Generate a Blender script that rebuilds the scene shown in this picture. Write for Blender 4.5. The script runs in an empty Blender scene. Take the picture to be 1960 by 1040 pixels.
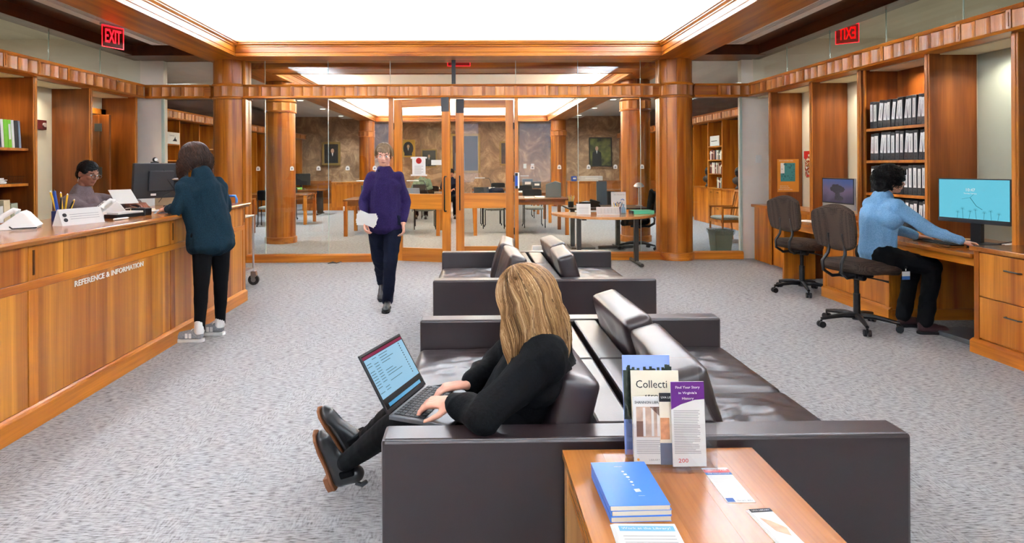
import bpy, bmesh, math, random
from mathutils import Vector, Matrix, noise
PI = math.pi
R = math.radians
random.seed(7)
scn = bpy.context.scene
col = scn.collection

# ------------------------------------------------------------------ camera
cd = bpy.data.cameras.new('camera'); cam = bpy.data.objects.new('camera', cd); col.objects.link(cam)
cd.sensor_width = 36; cd.lens = 1170/1960*36
cd.shift_x = 59.6/1960; cd.shift_y = -203/1960
cd.clip_start = .05; cd.clip_end = 200
cam.matrix_world = Matrix.Translation((0, 0, 1.45)) @ Matrix.Rotation(-R(1), 4, 'Z') @ Matrix.Rotation(PI/2, 4, 'X') @ Matrix.Rotation(-.005, 4, 'Z')
scn.camera = cam
scn.cycles.sample_clamp_indirect = 0
scn.view_settings.view_transform = 'Standard'; scn.view_settings.look = 'None'
scn.view_settings.gamma = 1; scn.view_settings.use_curve_mapping = False
scn.view_settings.exposure = -0.08

# ------------------------------------------------------------------ world and lamps
w = bpy.data.worlds.new('world'); scn.world = w; w.use_nodes = True
w.node_tree.nodes['Background'].inputs[0].default_value = (.75, .85, 1, 1)
w.node_tree.nodes['Background'].inputs[1].default_value = 1.0

def area(name, loc, rot, sx, sy, power, color=(1, .95, .88), spread=PI):
    l = bpy.data.lights.new(name, 'AREA'); l.shape = 'RECTANGLE'; l.size = sx; l.size_y = sy
    l.energy = power; l.color = color; l.spread = spread
    o = bpy.data.objects.new(name, l); col.objects.link(o); o.location = loc; o.rotation_euler = rot
    return o
WARM = (.80, .95, 1.14); RWARM = (1, .96, .86)
# cove lamps of the front coffer (hidden behind its crown moulding, shining up at the white ceiling)
HX0, HX1, HY0, HY1 = -3.39, 2.82, -3.6, 8.86      # front coffer opening
RX0, RX1, RY0, RY1 = -3.39, 2.82, 10.6, 21.9      # reading room coffer opening
def coves(x0, x1, y0, y1, p, WARM=WARM):
    sp = R(125)
    yc, ly = (y0+y1)/2, (y1-y0)
    up = .2
    area('cove_lamp', (x0-.16, yc, 3.28), (0, PI-up, 0), .10, ly, p*ly, WARM, sp)
    area('cove_lamp', (x1+.16, yc, 3.28), (0, PI+up, 0), .10, ly, p*ly, WARM, sp)
    xc, lx = (x0+x1)/2, (x1-x0)
    area('cove_lamp', (xc, y1+.16, 3.28), (PI-up, 0, 0), lx, .10, p*lx, WARM, sp)
    area('cove_lamp', (xc, y0-.16, 3.28), (PI+up, 0, 0), lx, .10, p*lx, WARM, sp)
coves(HX0, HX1, HY0, HY1, 46)
coves(RX0, RX1, RY0, RY1, 54, RWARM)
# daylight through the windows at the entrance end of the hall
for wx_ in (-3.2, -.3, 2.6): area('entrance_daylight', (wx_, -5.8, 1.95), (R(84), 0, 0), 1.25, 2.35, 20, (.50, .70, 1))
for yy in (1.5, 4.5, 7.5):
    area('side_room_fill', (-6.5, yy, 3.3), (0, 0, 0), .5, .9, 26, (.95, .96, 1)); area('side_room_fill', (6.3, yy, 3.3), (0, 0, 0), .5, .9, 30, (.95, .98, 1))  # added fill, only to brighten the side rooms seen through the clerestory
# recessed downlights of the aisles and niches
def down(x, y, z, p, s=.16, c=WARM):
    area('downlight_lamp', (x, y, z), (0, 0, 0), s, s, p, c, R(130))
for yy in (8.35, 7.3, 6.3, 5.3): down(4.56, yy, 2.465, 5.5, .12, (1, .92, .78))
for yy in (8.7, 7.6, 6.6, 5.6): down(-5.2, yy, 2.465, 4.5, .12, (1, .92, .78))
for yy in (12.2, 14.6, 17.2, 19.8, 22.6):
    down(-4.9, yy, 3.2, 42); down(4.4, yy, 3.2, 42)

# ------------------------------------------------------------------ material helpers
def srgb(h):
    h = h.lstrip('#'); v = [int(h[i:i+2], 16)/255 for i in (0, 2, 4)]
    return tuple(c/12.92 if c <= .04045 else ((c+.055)/1.055)**2.4 for c in v) + (1,)
MATS = {}
def base(name):
    m = bpy.data.materials.new(name); m.use_nodes = True
    nt = m.node_tree; b = nt.nodes['Principled BSDF']; MATS[name] = m
    return m, nt, b
def L(nt, a, b): nt.links.new(a, b)
def N(nt, t, **kw):
    n = nt.nodes.new(t)
    for k, v in kw.items():
        if hasattr(n, k): setattr(n, k, v)
        else: n.inputs[k].default_value = v
    return n
def ramp(nt, stops):
    n = nt.nodes.new('ShaderNodeValToRGB'); e = n.color_ramp.elements
    while len(e) < len(stops): e.new(.5)
    for i, (p, c) in enumerate(stops): e[i].position = p; e[i].color = c if isinstance(c, tuple) else srgb(c)
    return n
def plain(name, hexc, rough=.5, metal=0, var=0.0, scale=20, bump=0, coat=0, spec=.5, emit=0):
    m, nt, b = base(name)
    b.inputs['Base Color'].default_value = srgb(hexc); b.inputs['Roughness'].default_value = rough
    b.inputs['Metallic'].default_value = metal; b.inputs['Coat Weight'].default_value = coat
    b.inputs['Specular IOR Level'].default_value = spec
    tc = N(nt, 'ShaderNodeTexCoord'); nz = N(nt, 'ShaderNodeTexNoise'); nz.inputs['Scale'].default_value = scale; nz.inputs['Detail'].default_value = 4
    L(nt, tc.outputs['Object'], nz.inputs['Vector'])
    if var:
        c = srgb(hexc); r = ramp(nt, [(.3, tuple(x*(1-var) for x in c[:3])+(1,)), (.7, tuple(min(1, x*(1+var)) for x in c[:3])+(1,))])
        L(nt, nz.outputs['Fac'], r.inputs['Fac']); L(nt, r.outputs['Color'], b.inputs['Base Color'])
    if bump:
        bp = N(nt, 'ShaderNodeBump'); bp.inputs['Strength'].default_value = bump; bp.inputs['Distance'].default_value = .003
        L(nt, nz.outputs['Fac'], bp.inputs['Height']); L(nt, bp.outputs['Normal'], b.inputs['Normal'])
    if emit:
        b.inputs['Emission Color'].default_value = srgb(hexc); b.inputs['Emission Strength'].default_value = emit
    return m
def wood(name, lo, hi, axis='z', s=1.0, rough=.32, along=.5, across=7, vary=.13):
    m, nt, b = base(name)
    tc = N(nt, 'ShaderNodeTexCoord'); oi = N(nt, 'ShaderNodeObjectInfo')
    mul = N(nt, 'ShaderNodeVectorMath', operation='SCALE'); mul.inputs['Scale'].default_value = 53.0
    cmb = N(nt, 'ShaderNodeCombineXYZ')
    for k in 'XYZ': L(nt, oi.outputs['Random'], cmb.inputs[k])
    L(nt, cmb.outputs[0], mul.inputs[0])
    add = N(nt, 'ShaderNodeVectorMath', operation='ADD'); L(nt, tc.outputs['Object'], add.inputs[0]); L(nt, mul.outputs[0], add.inputs[1])
    sc = {'x': (along, across, across), 'y': (across, along, across), 'z': (across, across, along)}[axis]
    mp = N(nt, 'ShaderNodeMapping'); mp.inputs['Scale'].default_value = sc; L(nt, add.outputs[0], mp.inputs['Vector'])
    n1 = N(nt, 'ShaderNodeTexNoise'); n1.inputs['Scale'].default_value = s; n1.inputs['Detail'].default_value = 3; n1.inputs['Distortion'].default_value = .7
    L(nt, mp.outputs[0], n1.inputs['Vector'])
    sc2 = {'x': (2.2, 95, 95), 'y': (95, 2.2, 95), 'z': (95, 95, 2.2)}[axis]
    mp2 = N(nt, 'ShaderNodeMapping'); mp2.inputs['Scale'].default_value = sc2; L(nt, add.outputs[0], mp2.inputs['Vector'])
    n2 = N(nt, 'ShaderNodeTexNoise'); n2.inputs['Scale'].default_value = 1; n2.inputs['Detail'].default_value = 2; L(nt, mp2.outputs[0], n2.inputs['Vector'])
    r = ramp(nt, [(.3, lo), (.68, hi)]); L(nt, n1.outputs['Fac'], r.inputs['Fac'])
    r2 = ramp(nt, [(.3, (.80, .76, .72, 1)), (.6, (1, 1, 1, 1))]); L(nt, n2.outputs['Fac'], r2.inputs['Fac'])
    mx = N(nt, 'ShaderNodeMixRGB', blend_type='MULTIPLY'); mx.inputs[0].default_value = .8
    L(nt, r.outputs['Color'], mx.inputs[1]); L(nt, r2.outputs['Color'], mx.inputs[2])
    hs = N(nt, 'ShaderNodeHueSaturation'); mr = N(nt, 'ShaderNodeMapRange'); mr.inputs['To Min'].default_value = 1-vary; mr.inputs['To Max'].default_value = 1+vary
    L(nt, oi.outputs['Random'], mr.inputs['Value']); L(nt, mr.outputs[0], hs.inputs['Value']); L(nt, mx.outputs[0], hs.inputs['Color'])
    L(nt, hs.outputs[0], b.inputs['Base Color'])
    b.inputs['Roughness'].default_value = rough; b.inputs['Coat Weight'].default_value = .15; b.inputs['Coat Roughness'].default_value = .2
    return m
W_LO, W_HI = '#98480A', '#DE8A26'
wz = wood('cherry_upright', W_LO, W_HI, 'z'); wx = wood('cherry_lengthwise', W_LO, W_HI, 'x'); wy = wood('cherry_deep', W_LO, W_HI, 'y')
wpan = wood('cherry_veneer_panel', '#924412', '#E09638', 'z', s=1.0, across=7, along=.16, vary=.06)
wblk = wood('cherry_fluted', '#AA5A1C', '#DC9444', 'z', across=6, vary=.2)
wpier = wood('pier_cherry', '#6A3008', '#A0581C', 'z', across=5, s=1.3)
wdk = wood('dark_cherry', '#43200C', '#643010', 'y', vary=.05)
wdoor = wood('cherry_door', '#A0540E', '#D8882C', 'z'); wdoorx = wood('cherry_door_rail', '#A0540E', '#D8882C', 'x')
wtop = wood('maple_table', '#98561C', '#B87432', 'y', rough=.25, across=4, vary=.04)
wtopx = wood('maple_apron', '#90541C', '#AE7030', 'x', rough=.3)
wctr = wood('counter_top', '#9A541A', '#C88036', 'x', rough=.16)
wread = wood('reading_table', '#744018', '#A0622C', 'x', rough=.25)

def carpet():
    m, nt, b = base('carpet')
    tc = N(nt, 'ShaderNodeTexCoord')
    def nz(scale, detail=3, dist=0.0):
        mp = N(nt, 'ShaderNodeMapping'); mp.inputs['Scale'].default_value = scale; L(nt, tc.outputs['Object'], mp.inputs['Vector'])
        n = N(nt, 'ShaderNodeTexNoise'); n.inputs['Scale'].default_value = 1; n.inputs['Detail'].default_value = detail; n.inputs['Distortion'].default_value = dist
        L(nt, mp.outputs[0], n.inputs['Vector']); return n
    a = nz((22, 150, 1), 3, .2); c = nz((110, 26, 1), 3); d = nz((3.5, 3.5, 1), 3); f = nz((260, 260, 1), 1)
    mx = N(nt, 'ShaderNodeMixRGB'); L(nt, a.outputs['Fac'], mx.inputs[1]); L(nt, c.outputs['Fac'], mx.inputs[2])
    rd = ramp(nt, [(.45, (.08, .08, .08, 1)), (.62, (.5, .5, .5, 1))]); L(nt, d.outputs['Fac'], rd.inputs['Fac']); L(nt, rd.outputs['Color'], mx.inputs[0])
    r = ramp(nt, [(.35, '#6A6867'), (.47, '#A3A2A2'), (.58, '#BBBABB')]); L(nt, mx.outputs[0], r.inputs['Fac'])
    m2 = N(nt, 'ShaderNodeMixRGB', blend_type='MULTIPLY'); m2.inputs[0].default_value = .25; L(nt, r.outputs['Color'], m2.inputs[1]); L(nt, f.outputs['Fac'], m2.inputs[2])
    br = N(nt, 'ShaderNodeBrightContrast'); br.inputs['Bright'].default_value = .02; L(nt, m2.outputs[0], br.inputs[0])
    L(nt, br.outputs[0], b.inputs['Base Color']); b.inputs['Roughness'].default_value = .95; b.inputs['Specular IOR Level'].default_value = .1
    bp = N(nt, 'ShaderNodeBump'); bp.inputs['Strength'].default_value = .5; bp.inputs['Distance'].default_value = .004
    L(nt, mx.outputs[0], bp.inputs['Height']); L(nt, bp.outputs['Normal'], b.inputs['Normal'])
    return m
m_carpet = carpet()
def plaster():
    m, nt, b = base('mottled_brown_plaster')
    tc = N(nt, 'ShaderNodeTexCoord'); n = N(nt, 'ShaderNodeTexNoise'); n.inputs['Scale'].default_value = 1.6; n.inputs['Detail'].default_value = 9; n.inputs['Distortion'].default_value = 1.4; n.inputs['Roughness'].default_value = .7
    L(nt, tc.outputs['Object'], n.inputs['Vector'])
    r = ramp(nt, [(.3, '#7A5A3E'), (.5, '#A67E5A'), (.68, '#DCB488')]); L(nt, n.outputs['Fac'], r.inputs['Fac']); L(nt, r.outputs['Color'], b.inputs['Base Color'])
    b.inputs['Roughness'].default_value = .55
    return m
m_plaster = plaster()
def glass(name, tint=(.93, .96, .94, 1), rough=0.0, refl=1.0):
    m = bpy.data.materials.new(name); m.use_nodes = True; nt = m.node_tree; nt.nodes.clear()
    o = N(nt, 'ShaderNodeOutputMaterial'); t = N(nt, 'ShaderNodeBsdfTransparent'); t.inputs[0].default_value = tint
    g = N(nt, 'ShaderNodeBsdfGlossy'); g.inputs['Roughness'].default_value = rough
    f = N(nt, 'ShaderNodeLayerWeight'); f.inputs[0].default_value = .5
    pw = N(nt, 'ShaderNodeMath', operation='POWER'); pw.inputs[1].default_value = 5; L(nt, f.outputs['Facing'], pw.inputs[0])
    mu = N(nt, 'ShaderNodeMath', operation='MULTIPLY_ADD'); mu.inputs[1].default_value = .9*min(1, refl); mu.inputs[2].default_value = .035*refl; L(nt, pw.outputs[0], mu.inputs[0])
    mx = N(nt, 'ShaderNodeMixShader'); L(nt, mu.outputs[0], mx.inputs[0]); L(nt, t.outputs[0], mx.inputs[1]); L(nt, g.outputs[0], mx.inputs[2]); L(nt, mx.outputs[0], o.inputs[0])
    return m
m_glass = glass('clear_glass')
m_acryl = glass('clear_acrylic', (.985, .985, .99, 1), .03, 1.0)
def frosted():
    m, nt, b = base('frosted_green_glass'); b.inputs['Base Color'].default_value = srgb('#C9D2C2'); b.inputs['Roughness'].default_value = .25
    b.inputs['Transmission Weight'].default_value = .25; return m
m_frost = frosted()
m_gedge = plain('glass_edge', '#C4D6CC', .2)
m_white = plain('white_ceiling', '#F7F5F0', .9, var=.01)
m_cream = plain('cream_paint', '#DDD3B4', .8, var=.03, scale=3)
m_creamw = plain('pale_paint', '#F0E6DA', .8, var=.03, scale=3)
m_beige = plain('beige_ceiling', '#E2DCD0', .85, var=.03, scale=2)
m_black = plain('black_plastic', '#17171A', .42, bump=.1, scale=200)
m_dgrey = plain('dark_grey_plastic', '#2B2C30', .45)
m_bmet = plain('black_metal', '#1A1A1C', .35, .3)
m_grmet = plain('grey_metal', '#54524F', .4, .5)
m_silver = plain('silver_metal', '#C9CBCE', .28, .9)
m_wplas = plain('white_plastic', '#E9E7E2', .4)
m_strip = plain('diffuser_metal', '#F0ECE8', .45, .2)
def leather(name, hexc, rough):
    m, nt, b = base(name); b.inputs['Base Color'].default_value = srgb(hexc); b.inputs['Roughness'].default_value = rough
    tc = N(nt, 'ShaderNodeTexCoord'); v = N(nt, 'ShaderNodeTexVoronoi'); v.inputs['Scale'].default_value = 260; L(nt, tc.outputs['Object'], v.inputs['Vector'])
    n = N(nt, 'ShaderNodeTexNoise'); n.inputs['Scale'].default_value = 7; n.inputs['Detail'].default_value = 4; L(nt, tc.outputs['Object'], n.inputs['Vector'])
    b.inputs['Coat Weight'].default_value = .5; b.inputs['Coat Roughness'].default_value = .36; b.inputs['Coat IOR'].default_value = 1.6
    bp = N(nt, 'ShaderNodeBump'); bp.inputs['Strength'].default_value = .12; bp.inputs['Distance'].default_value = .0012; L(nt, v.outputs['Distance'], bp.inputs['Height']); L(nt, bp.outputs['Normal'], b.inputs['Normal'])
    mr = N(nt, 'ShaderNodeMapRange'); mr.inputs['To Min'].default_value = rough-.06; mr.inputs['To Max'].default_value = rough+.08; L(nt, n.outputs['Fac'], mr.inputs['Value']); L(nt, mr.outputs[0], b.inputs['Roughness'])
    return m
m_leather = leather('brown_leather', '#2A1E20', .32)
m_bootl = leather('boot_leather', '#1B1B1D', .3)
def fabric(name, hexa, hexb, scale=140, rough=.9, bump=.4):
    m, nt, b = base(name)
    tc = N(nt, 'ShaderNodeTexCoord'); n = N(nt, 'ShaderNodeTexNoise'); n.inputs['Scale'].default_value = scale; n.inputs['Detail'].default_value = 3; L(nt, tc.outputs['Object'], n.inputs['Vector'])
    r = ramp(nt, [(.35, hexa), (.65, hexb)]); L(nt, n.outputs['Fac'], r.inputs['Fac']); L(nt, r.outputs['Color'], b.inputs['Base Color'])
    b.inputs['Roughness'].default_value = rough; b.inputs['Specular IOR Level'].default_value = .2; b.inputs['Sheen Weight'].default_value = 0.0
    bp = N(nt, 'ShaderNodeBump'); bp.inputs['Strength'].default_value = bump; bp.inputs['Distance'].default_value = .003; L(nt, n.outputs['Fac'], bp.inputs['Height']); L(nt, bp.outputs['Normal'], b.inputs['Normal'])
    return m
m_blackwool = fabric('black_wool', '#030304', '#0C0D11', 120)
m_blackcloth = fabric('black_cloth', '#040406', '#0A0A0E', 300, bump=.15)
m_teal = fabric('dark_teal_knit', '#0D1D28', '#163240', 220, bump=.3)
m_blueknit = fabric('light_blue_knit', '#6899C4', '#86B2D8', 150, bump=.35)
m_brownknit = fabric('taupe_knit', '#6A5C5E', '#85767A', 200, bump=.25)
m_purple = fabric('purple_shirt', '#21163A', '#322355', 200, bump=.2)
m_navycloth = fabric('navy_cloth', '#0D1020', '#151A2E', 250, bump=.15)
m_greycush = fabric('grey_seat_fabric', '#8E9088', '#B4B4AA', 60)
def honeycomb():
    m, nt, b = base('dotted_chair_fabric')
    tc = N(nt, 'ShaderNodeTexCoord'); v = N(nt, 'ShaderNodeTexVoronoi'); v.inputs['Scale'].default_value = 85; v.inputs['Randomness'].default_value = .15
    L(nt, tc.outputs['Object'], v.inputs['Vector'])
    r = ramp(nt, [(.22, '#0C0A0A'), (.46, '#4E4038')]); L(nt, v.outputs['Distance'], r.inputs['Fac']); L(nt, r.outputs['Color'], b.inputs['Base Color']); b.inputs['Roughness'].default_value = .9
    b.inputs['Specular IOR Level'].default_value = .15
    return m
m_honey = honeycomb()
def skin(name, a, c):
    m = plain(name, a, .5, var=.08, scale=25); b = m.node_tree.nodes['Principled BSDF']; b.inputs['Subsurface Weight'].default_value = .12
    b.inputs['Subsurface Radius'].default_value = (.02, .008, .005); b.inputs['Subsurface Scale'].default_value = .4
    return m
m_skinl = skin('light_skin', '#D99E85', 0); m_skind = skin('brown_skin', '#9C6650', 0)
def hair(name, stops):
    m, nt, b = base(name)
    at = N(nt, 'ShaderNodeAttribute'); at.attribute_name = 'shade'
    r = ramp(nt, stops); L(nt, at.outputs['Fac'], r.inputs['Fac']); L(nt, r.outputs['Color'], b.inputs['Base Color'])
    b.inputs['Roughness'].default_value = .38 if name != 'black_hair' else .6; b.inputs['Specular IOR Level'].default_value = .4 if name != 'black_hair' else .2
    return m
m_blonde = hair('dark_blonde_hair', [(0, '#4E3218'), (.35, '#8E663C'), (.7, '#C09664'), (1, '#E6C89C')])
m_brownh = hair('brown_hair', [(0, '#1E120D'), (.6, '#4A3024'), (1, '#6E4C3A')])
m_blackh = hair('black_hair', [(0, '#050404'), (.6, '#14100F'), (1, '#2A2220')])
m_greyh = hair('sandy_hair', [(0, '#5A4632'), (.6, '#8C7050'), (1, '#B09878')])
# ------------------------------------------------------------------ mesh helpers
class MB:
    def __init__(s): s.v = []; s.f = []
    def add(s, vs, fs):
        o = len(s.v); s.v += [Vector(q) for q in vs]; s.f += [[i+o for i in f] for f in fs]; return s
    def box(s, x0, x1, y0, y1, z0, z1, M=None):
        vs = [Vector(p) for p in ((x0,y0,z0),(x1,y0,z0),(x1,y1,z0),(x0,y1,z0),(x0,y0,z1),(x1,y0,z1),(x1,y1,z1),(x0,y1,z1))]
        if M: vs = [M @ p for p in vs]
        return s.add(vs, [(0,3,2,1),(4,5,6,7),(0,1,5,4),(1,2,6,5),(2,3,7,6),(3,0,4,7)])
    def cb(s, c, d, M=None):          # centre, dims
        return s.box(c[0]-d[0]/2, c[0]+d[0]/2, c[1]-d[1]/2, c[1]+d[1]/2, c[2]-d[2]/2, c[2]+d[2]/2, M)
    def tube(s, pts, r, n=8, cap=True, M=None):
        pts = [Vector(p) for p in pts]; rr = r if isinstance(r, (list, tuple)) else [r]*len(pts)
        vs = []; fs = []; prev = None
        for i, p in enumerate(pts):
            d = (pts[min(i+1, len(pts)-1)] - pts[max(i-1, 0)]).normalized()
            if prev is None:
                u = d.orthogonal().normalized()
            else:
                u = (prev - d*prev.dot(d)).normalized()
            prev = u; v = d.cross(u)
            for k in range(n):
                a = 2*PI*k/n; vs.append(p + (u*math.cos(a) + v*math.sin(a))*rr[i])
        for i in range(len(pts)-1):
            for k in range(n):
                fs.append((i*n+k, i*n+(k+1) % n, (i+1)*n+(k+1) % n, (i+1)*n+k))
        if cap:
            fs.append(tuple(range(n))[::-1]); fs.append(tuple((len(pts)-1)*n+k for k in range(n)))
        if M: vs = [M @ q for q in vs]
        return s.add(vs, fs)
    def cyl(s, a, b, r, r1=None, n=16, M=None): return s.tube([a, b], [r, r if r1 is None else r1], n, True, M)
    def lathe(s, prof, c=(0,0,0), n=24, M=None):
        vs = []; fs = []; c = Vector(c); m = len(prof)
        for r, z in prof:
            for k in range(n):
                a = 2*PI*k/n; vs.append(c + Vector((r*math.cos(a), r*math.sin(a), z)))
        for i in range(m-1):
            for k in range(n): fs.append((i*n+k, i*n+(k+1) % n, (i+1)*n+(k+1) % n, (i+1)*n+k))
        fs.append(tuple(range(n))[::-1]); fs.append(tuple((m-1)*n+k for k in range(n)))
        if M: vs = [M @ q for q in vs]
        return s.add(vs, fs)
    def prism(s, poly, a, b, axis='z', M=None):
        n = len(poly)
        def P(p, h): return {'z': (p[0], p[1], h), 'y': (p[0], h, p[1]), 'x': (h, p[0], p[1])}[axis]
        vs = [Vector(P(p, a)) for p in poly] + [Vector(P(p, b)) for p in poly]
        if M: vs = [M @ q for q in vs]
        return s.add(vs, [tuple(range(n))[::-1], tuple(range(n, 2*n))] + [(i, (i+1) % n, n+(i+1) % n, n+i) for i in range(n)])
    def cap(s, a, b, ra, rb, n=14):   # rounded tapered limb
        a = Vector(a); b = Vector(b); d = b-a
        d = d.normalized() if d.length > 1e-6 else Vector((0,0,1))
        pts = []; rr = []
        for t in (-85, -60, -35, -10): pts.append(a + d*ra*math.sin(R(t))); rr.append(ra*math.cos(R(t)))
        for t in (10, 35, 60, 85): pts.append(b + d*rb*math.sin(R(t))); rr.append(rb*math.cos(R(t)))
        u = d.orthogonal().normalized(); v = d.cross(u); vs = []; fs = []
        for p, r in zip(pts, rr):
            for k in range(n): al = 2*PI*k/n; vs.append(p + (u*math.cos(al)+v*math.sin(al))*r)
        m = len(pts)
        for i in range(m-1):
            for k in range(n): fs.append((i*n+k, i*n+(k+1) % n, (i+1)*n+(k+1) % n, (i+1)*n+k))
        fs.append(tuple(range(n))[::-1]); fs.append(tuple((m-1)*n+k for k in range(n)))
        return s.add(vs, fs)
    def chain(s, pts, rr, n=14):
        for i in range(len(pts)-1): s.cap(pts[i], pts[i+1], rr[i], rr[i+1], n)
        return s
    def ell(s, c, r, ax=None, nu=18, nv=12):
        c = Vector(c); X, Y, Z = ax or (Vector((1,0,0)), Vector((0,1,0)), Vector((0,0,1)))
        vs = []; fs = []
        for i in range(1, nv):
            t = -PI/2 + PI*i/nv
            for k in range(nu):
                a = 2*PI*k/nu
                vs.append(c + X*(r[0]*math.cos(t)*math.cos(a)) + Y*(r[1]*math.cos(t)*math.sin(a)) + Z*(r[2]*math.sin(t)))
        m = nv-1
        for i in range(m-1):
            for k in range(nu): fs.append((i*nu+k, i*nu+(k+1) % nu, (i+1)*nu+(k+1) % nu, (i+1)*nu+k))
        fs.append(tuple(range(nu))[::-1]); fs.append(tuple((m-1)*nu+k for k in range(nu)))
        return s.add(vs, fs)
    def mesh(s, name, off=None):
        me = bpy.data.meshes.new(name)
        me.from_pydata([tuple(q - off) if off else tuple(q) for q in s.v], [], s.f); me.update()
        return me
    def build(s, name, mat, parent=None, world=False, bevel=0, smooth=None, label=None, kind=None):
        off = Vector(parent.location) if (world and parent is not None) else None
        me = s.mesh(name, off)
        if smooth is not None:
            me.polygons.foreach_set('use_smooth', [True]*len(me.polygons)); me.set_sharp_from_angle(angle=R(smooth))
        return link(name, me, mat, parent, bevel, label, kind)
def link(name, me, mat, parent=None, bevel=0, label=None, kind=None):
    o = bpy.data.objects.new(name, me); col.objects.link(o)
    if mat is not None and len(me.materials) == 0: me.materials.append(mat)
    if parent is not None: o.parent = parent
    if bevel:
        md = o.modifiers.new('bevel', 'BEVEL'); md.width = bevel; md.segments = 2; md.limit_method = 'ANGLE'; md.angle_limit = R(40)
    if label: o['label'] = label
    if kind: o['kind'] = kind
    return o
def thing(name, label, cat, loc=(0,0,0), rz=0, group=None, kind=None):
    o = bpy.data.objects.new(name, None); col.objects.link(o); o.location = loc; o.rotation_euler = (0, 0, rz); o.empty_display_size = .1
    tag(o, label, cat, group, kind); return o
def tag(o, label=None, cat=None, group=None, kind=None):
    if label: o['label'] = label
    if cat: o['category'] = cat
    if group: o['group'] = group
    if kind: o['kind'] = kind
    return o
def struct(name, mb, mat, label=None, bevel=0, smooth=None):
    o = mb.build(name, mat, bevel=bevel, smooth=smooth, kind='structure')
    if label: o['label'] = label
    return o
def sthing(name, label, loc=(0,0,0), rz=0):
    o = bpy.data.objects.new(name, None); col.objects.link(o); o.location = loc; o.rotation_euler = (0,0,rz); o['kind'] = 'structure'; o['label'] = label
    return o
KIDS = {}
def copy_tree(o, parent=None, kids=None):
    if kids is None:
        kids = {}
        for q in bpy.data.objects:
            if q.parent: kids.setdefault(q.parent.name, []).append(q)
    c = o.copy(); col.objects.link(c)
    if parent is not None: c.parent = parent
    for ch in kids.get(o.name, []): copy_tree(ch, c, kids)
    return c
def dup(root, loc, rz=0, label=None, group=None):
    c = copy_tree(root); c.location = loc; c.rotation_euler = (0, 0, rz)
    if label: c['label'] = label
    if group: c['group'] = group
    return c
def inst(o, loc, rot=(0,0,0), parent=None, scale=None):
    c = o.copy(); col.objects.link(c); c.location = loc; c.rotation_euler = rot
    if parent is not None: c.parent = parent
    if scale: c.scale = scale
    return c
def text(name, s, width, loc, rot, mat, parent=None, depth=.0006, align='CENTER', height=None, squash=None, bold=0):
    cu = bpy.data.curves.new(name, 'FONT'); cu.body = s; cu.size = 1; cu.extrude = 0; cu.align_x = align; cu.align_y = 'CENTER'; cu.resolution_u = 2; cu.offset = bold
    o = bpy.data.objects.new(name, cu); col.objects.link(o)
    me = bpy.data.meshes.new_from_object(o.evaluated_get(bpy.context.evaluated_depsgraph_get()))
    bpy.data.objects.remove(o); bpy.data.curves.remove(cu)
    xs = [q.co.x for q in me.vertices]; ys = [q.co.y for q in me.vertices]
    if not xs: return None
    k = width/(max(xs)-min(xs)); ky = height/(max(ys)-min(ys)) if height else k
    me.transform(Matrix.Diagonal((k, ky, 1, 1)))
    me.name = name
    # give the letters a little real thickness
    bm = bmesh.new(); bm.from_mesh(me)
    g = bmesh.ops.extrude_face_region(bm, geom=list(bm.faces))
    for e in g['geom']:
        if isinstance(e, bmesh.types.BMVert): e.co.z += depth
    bm.to_mesh(me); bm.free()
    me.materials.clear(); me.materials.append(mat)
    o = bpy.data.objects.new(name, me); col.objects.link(o); o.location = loc; o.rotation_euler = rot; o['kind'] = 'stuff'
    if parent is not None: o.parent = parent
    return o
def remesh(mb, voxel=.006, smooth=4, off=None, fold=0, fscale=9, seed=0, fstretch=(1,1,1)):
    me = mb.mesh('tmp', off); o = bpy.data.objects.new('tmp', me); col.objects.link(o)
    m = o.modifiers.new('r', 'REMESH'); m.mode = 'VOXEL'; m.voxel_size = voxel
    if smooth: s_ = o.modifiers.new('s', 'SMOOTH'); s_.iterations = smooth; s_.factor = .5
    dg = bpy.context.evaluated_depsgraph_get(); out = bpy.data.meshes.new_from_object(o.evaluated_get(dg))
    bpy.data.objects.remove(o); bpy.data.meshes.remove(me)
    if fold:
        sv = Vector((seed*7.3, seed*3.1, seed*5.7)); fs = Vector(fstretch)
        ns = [v.normal.copy() for v in out.vertices]
        for v, n_ in zip(out.vertices, ns):
            q = Vector((v.co.x*fs.x, v.co.y*fs.y, v.co.z*fs.z))*fscale + sv
            a = noise.noise(q); b_ = noise.noise(q*2.3)
            v.co += n_ * fold * ((1-abs(a)*2.2) + b_*.5 - .3)
    out.polygons.foreach_set('use_smooth', [True]*len(out.polygons)); out.update()
    return out
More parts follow.
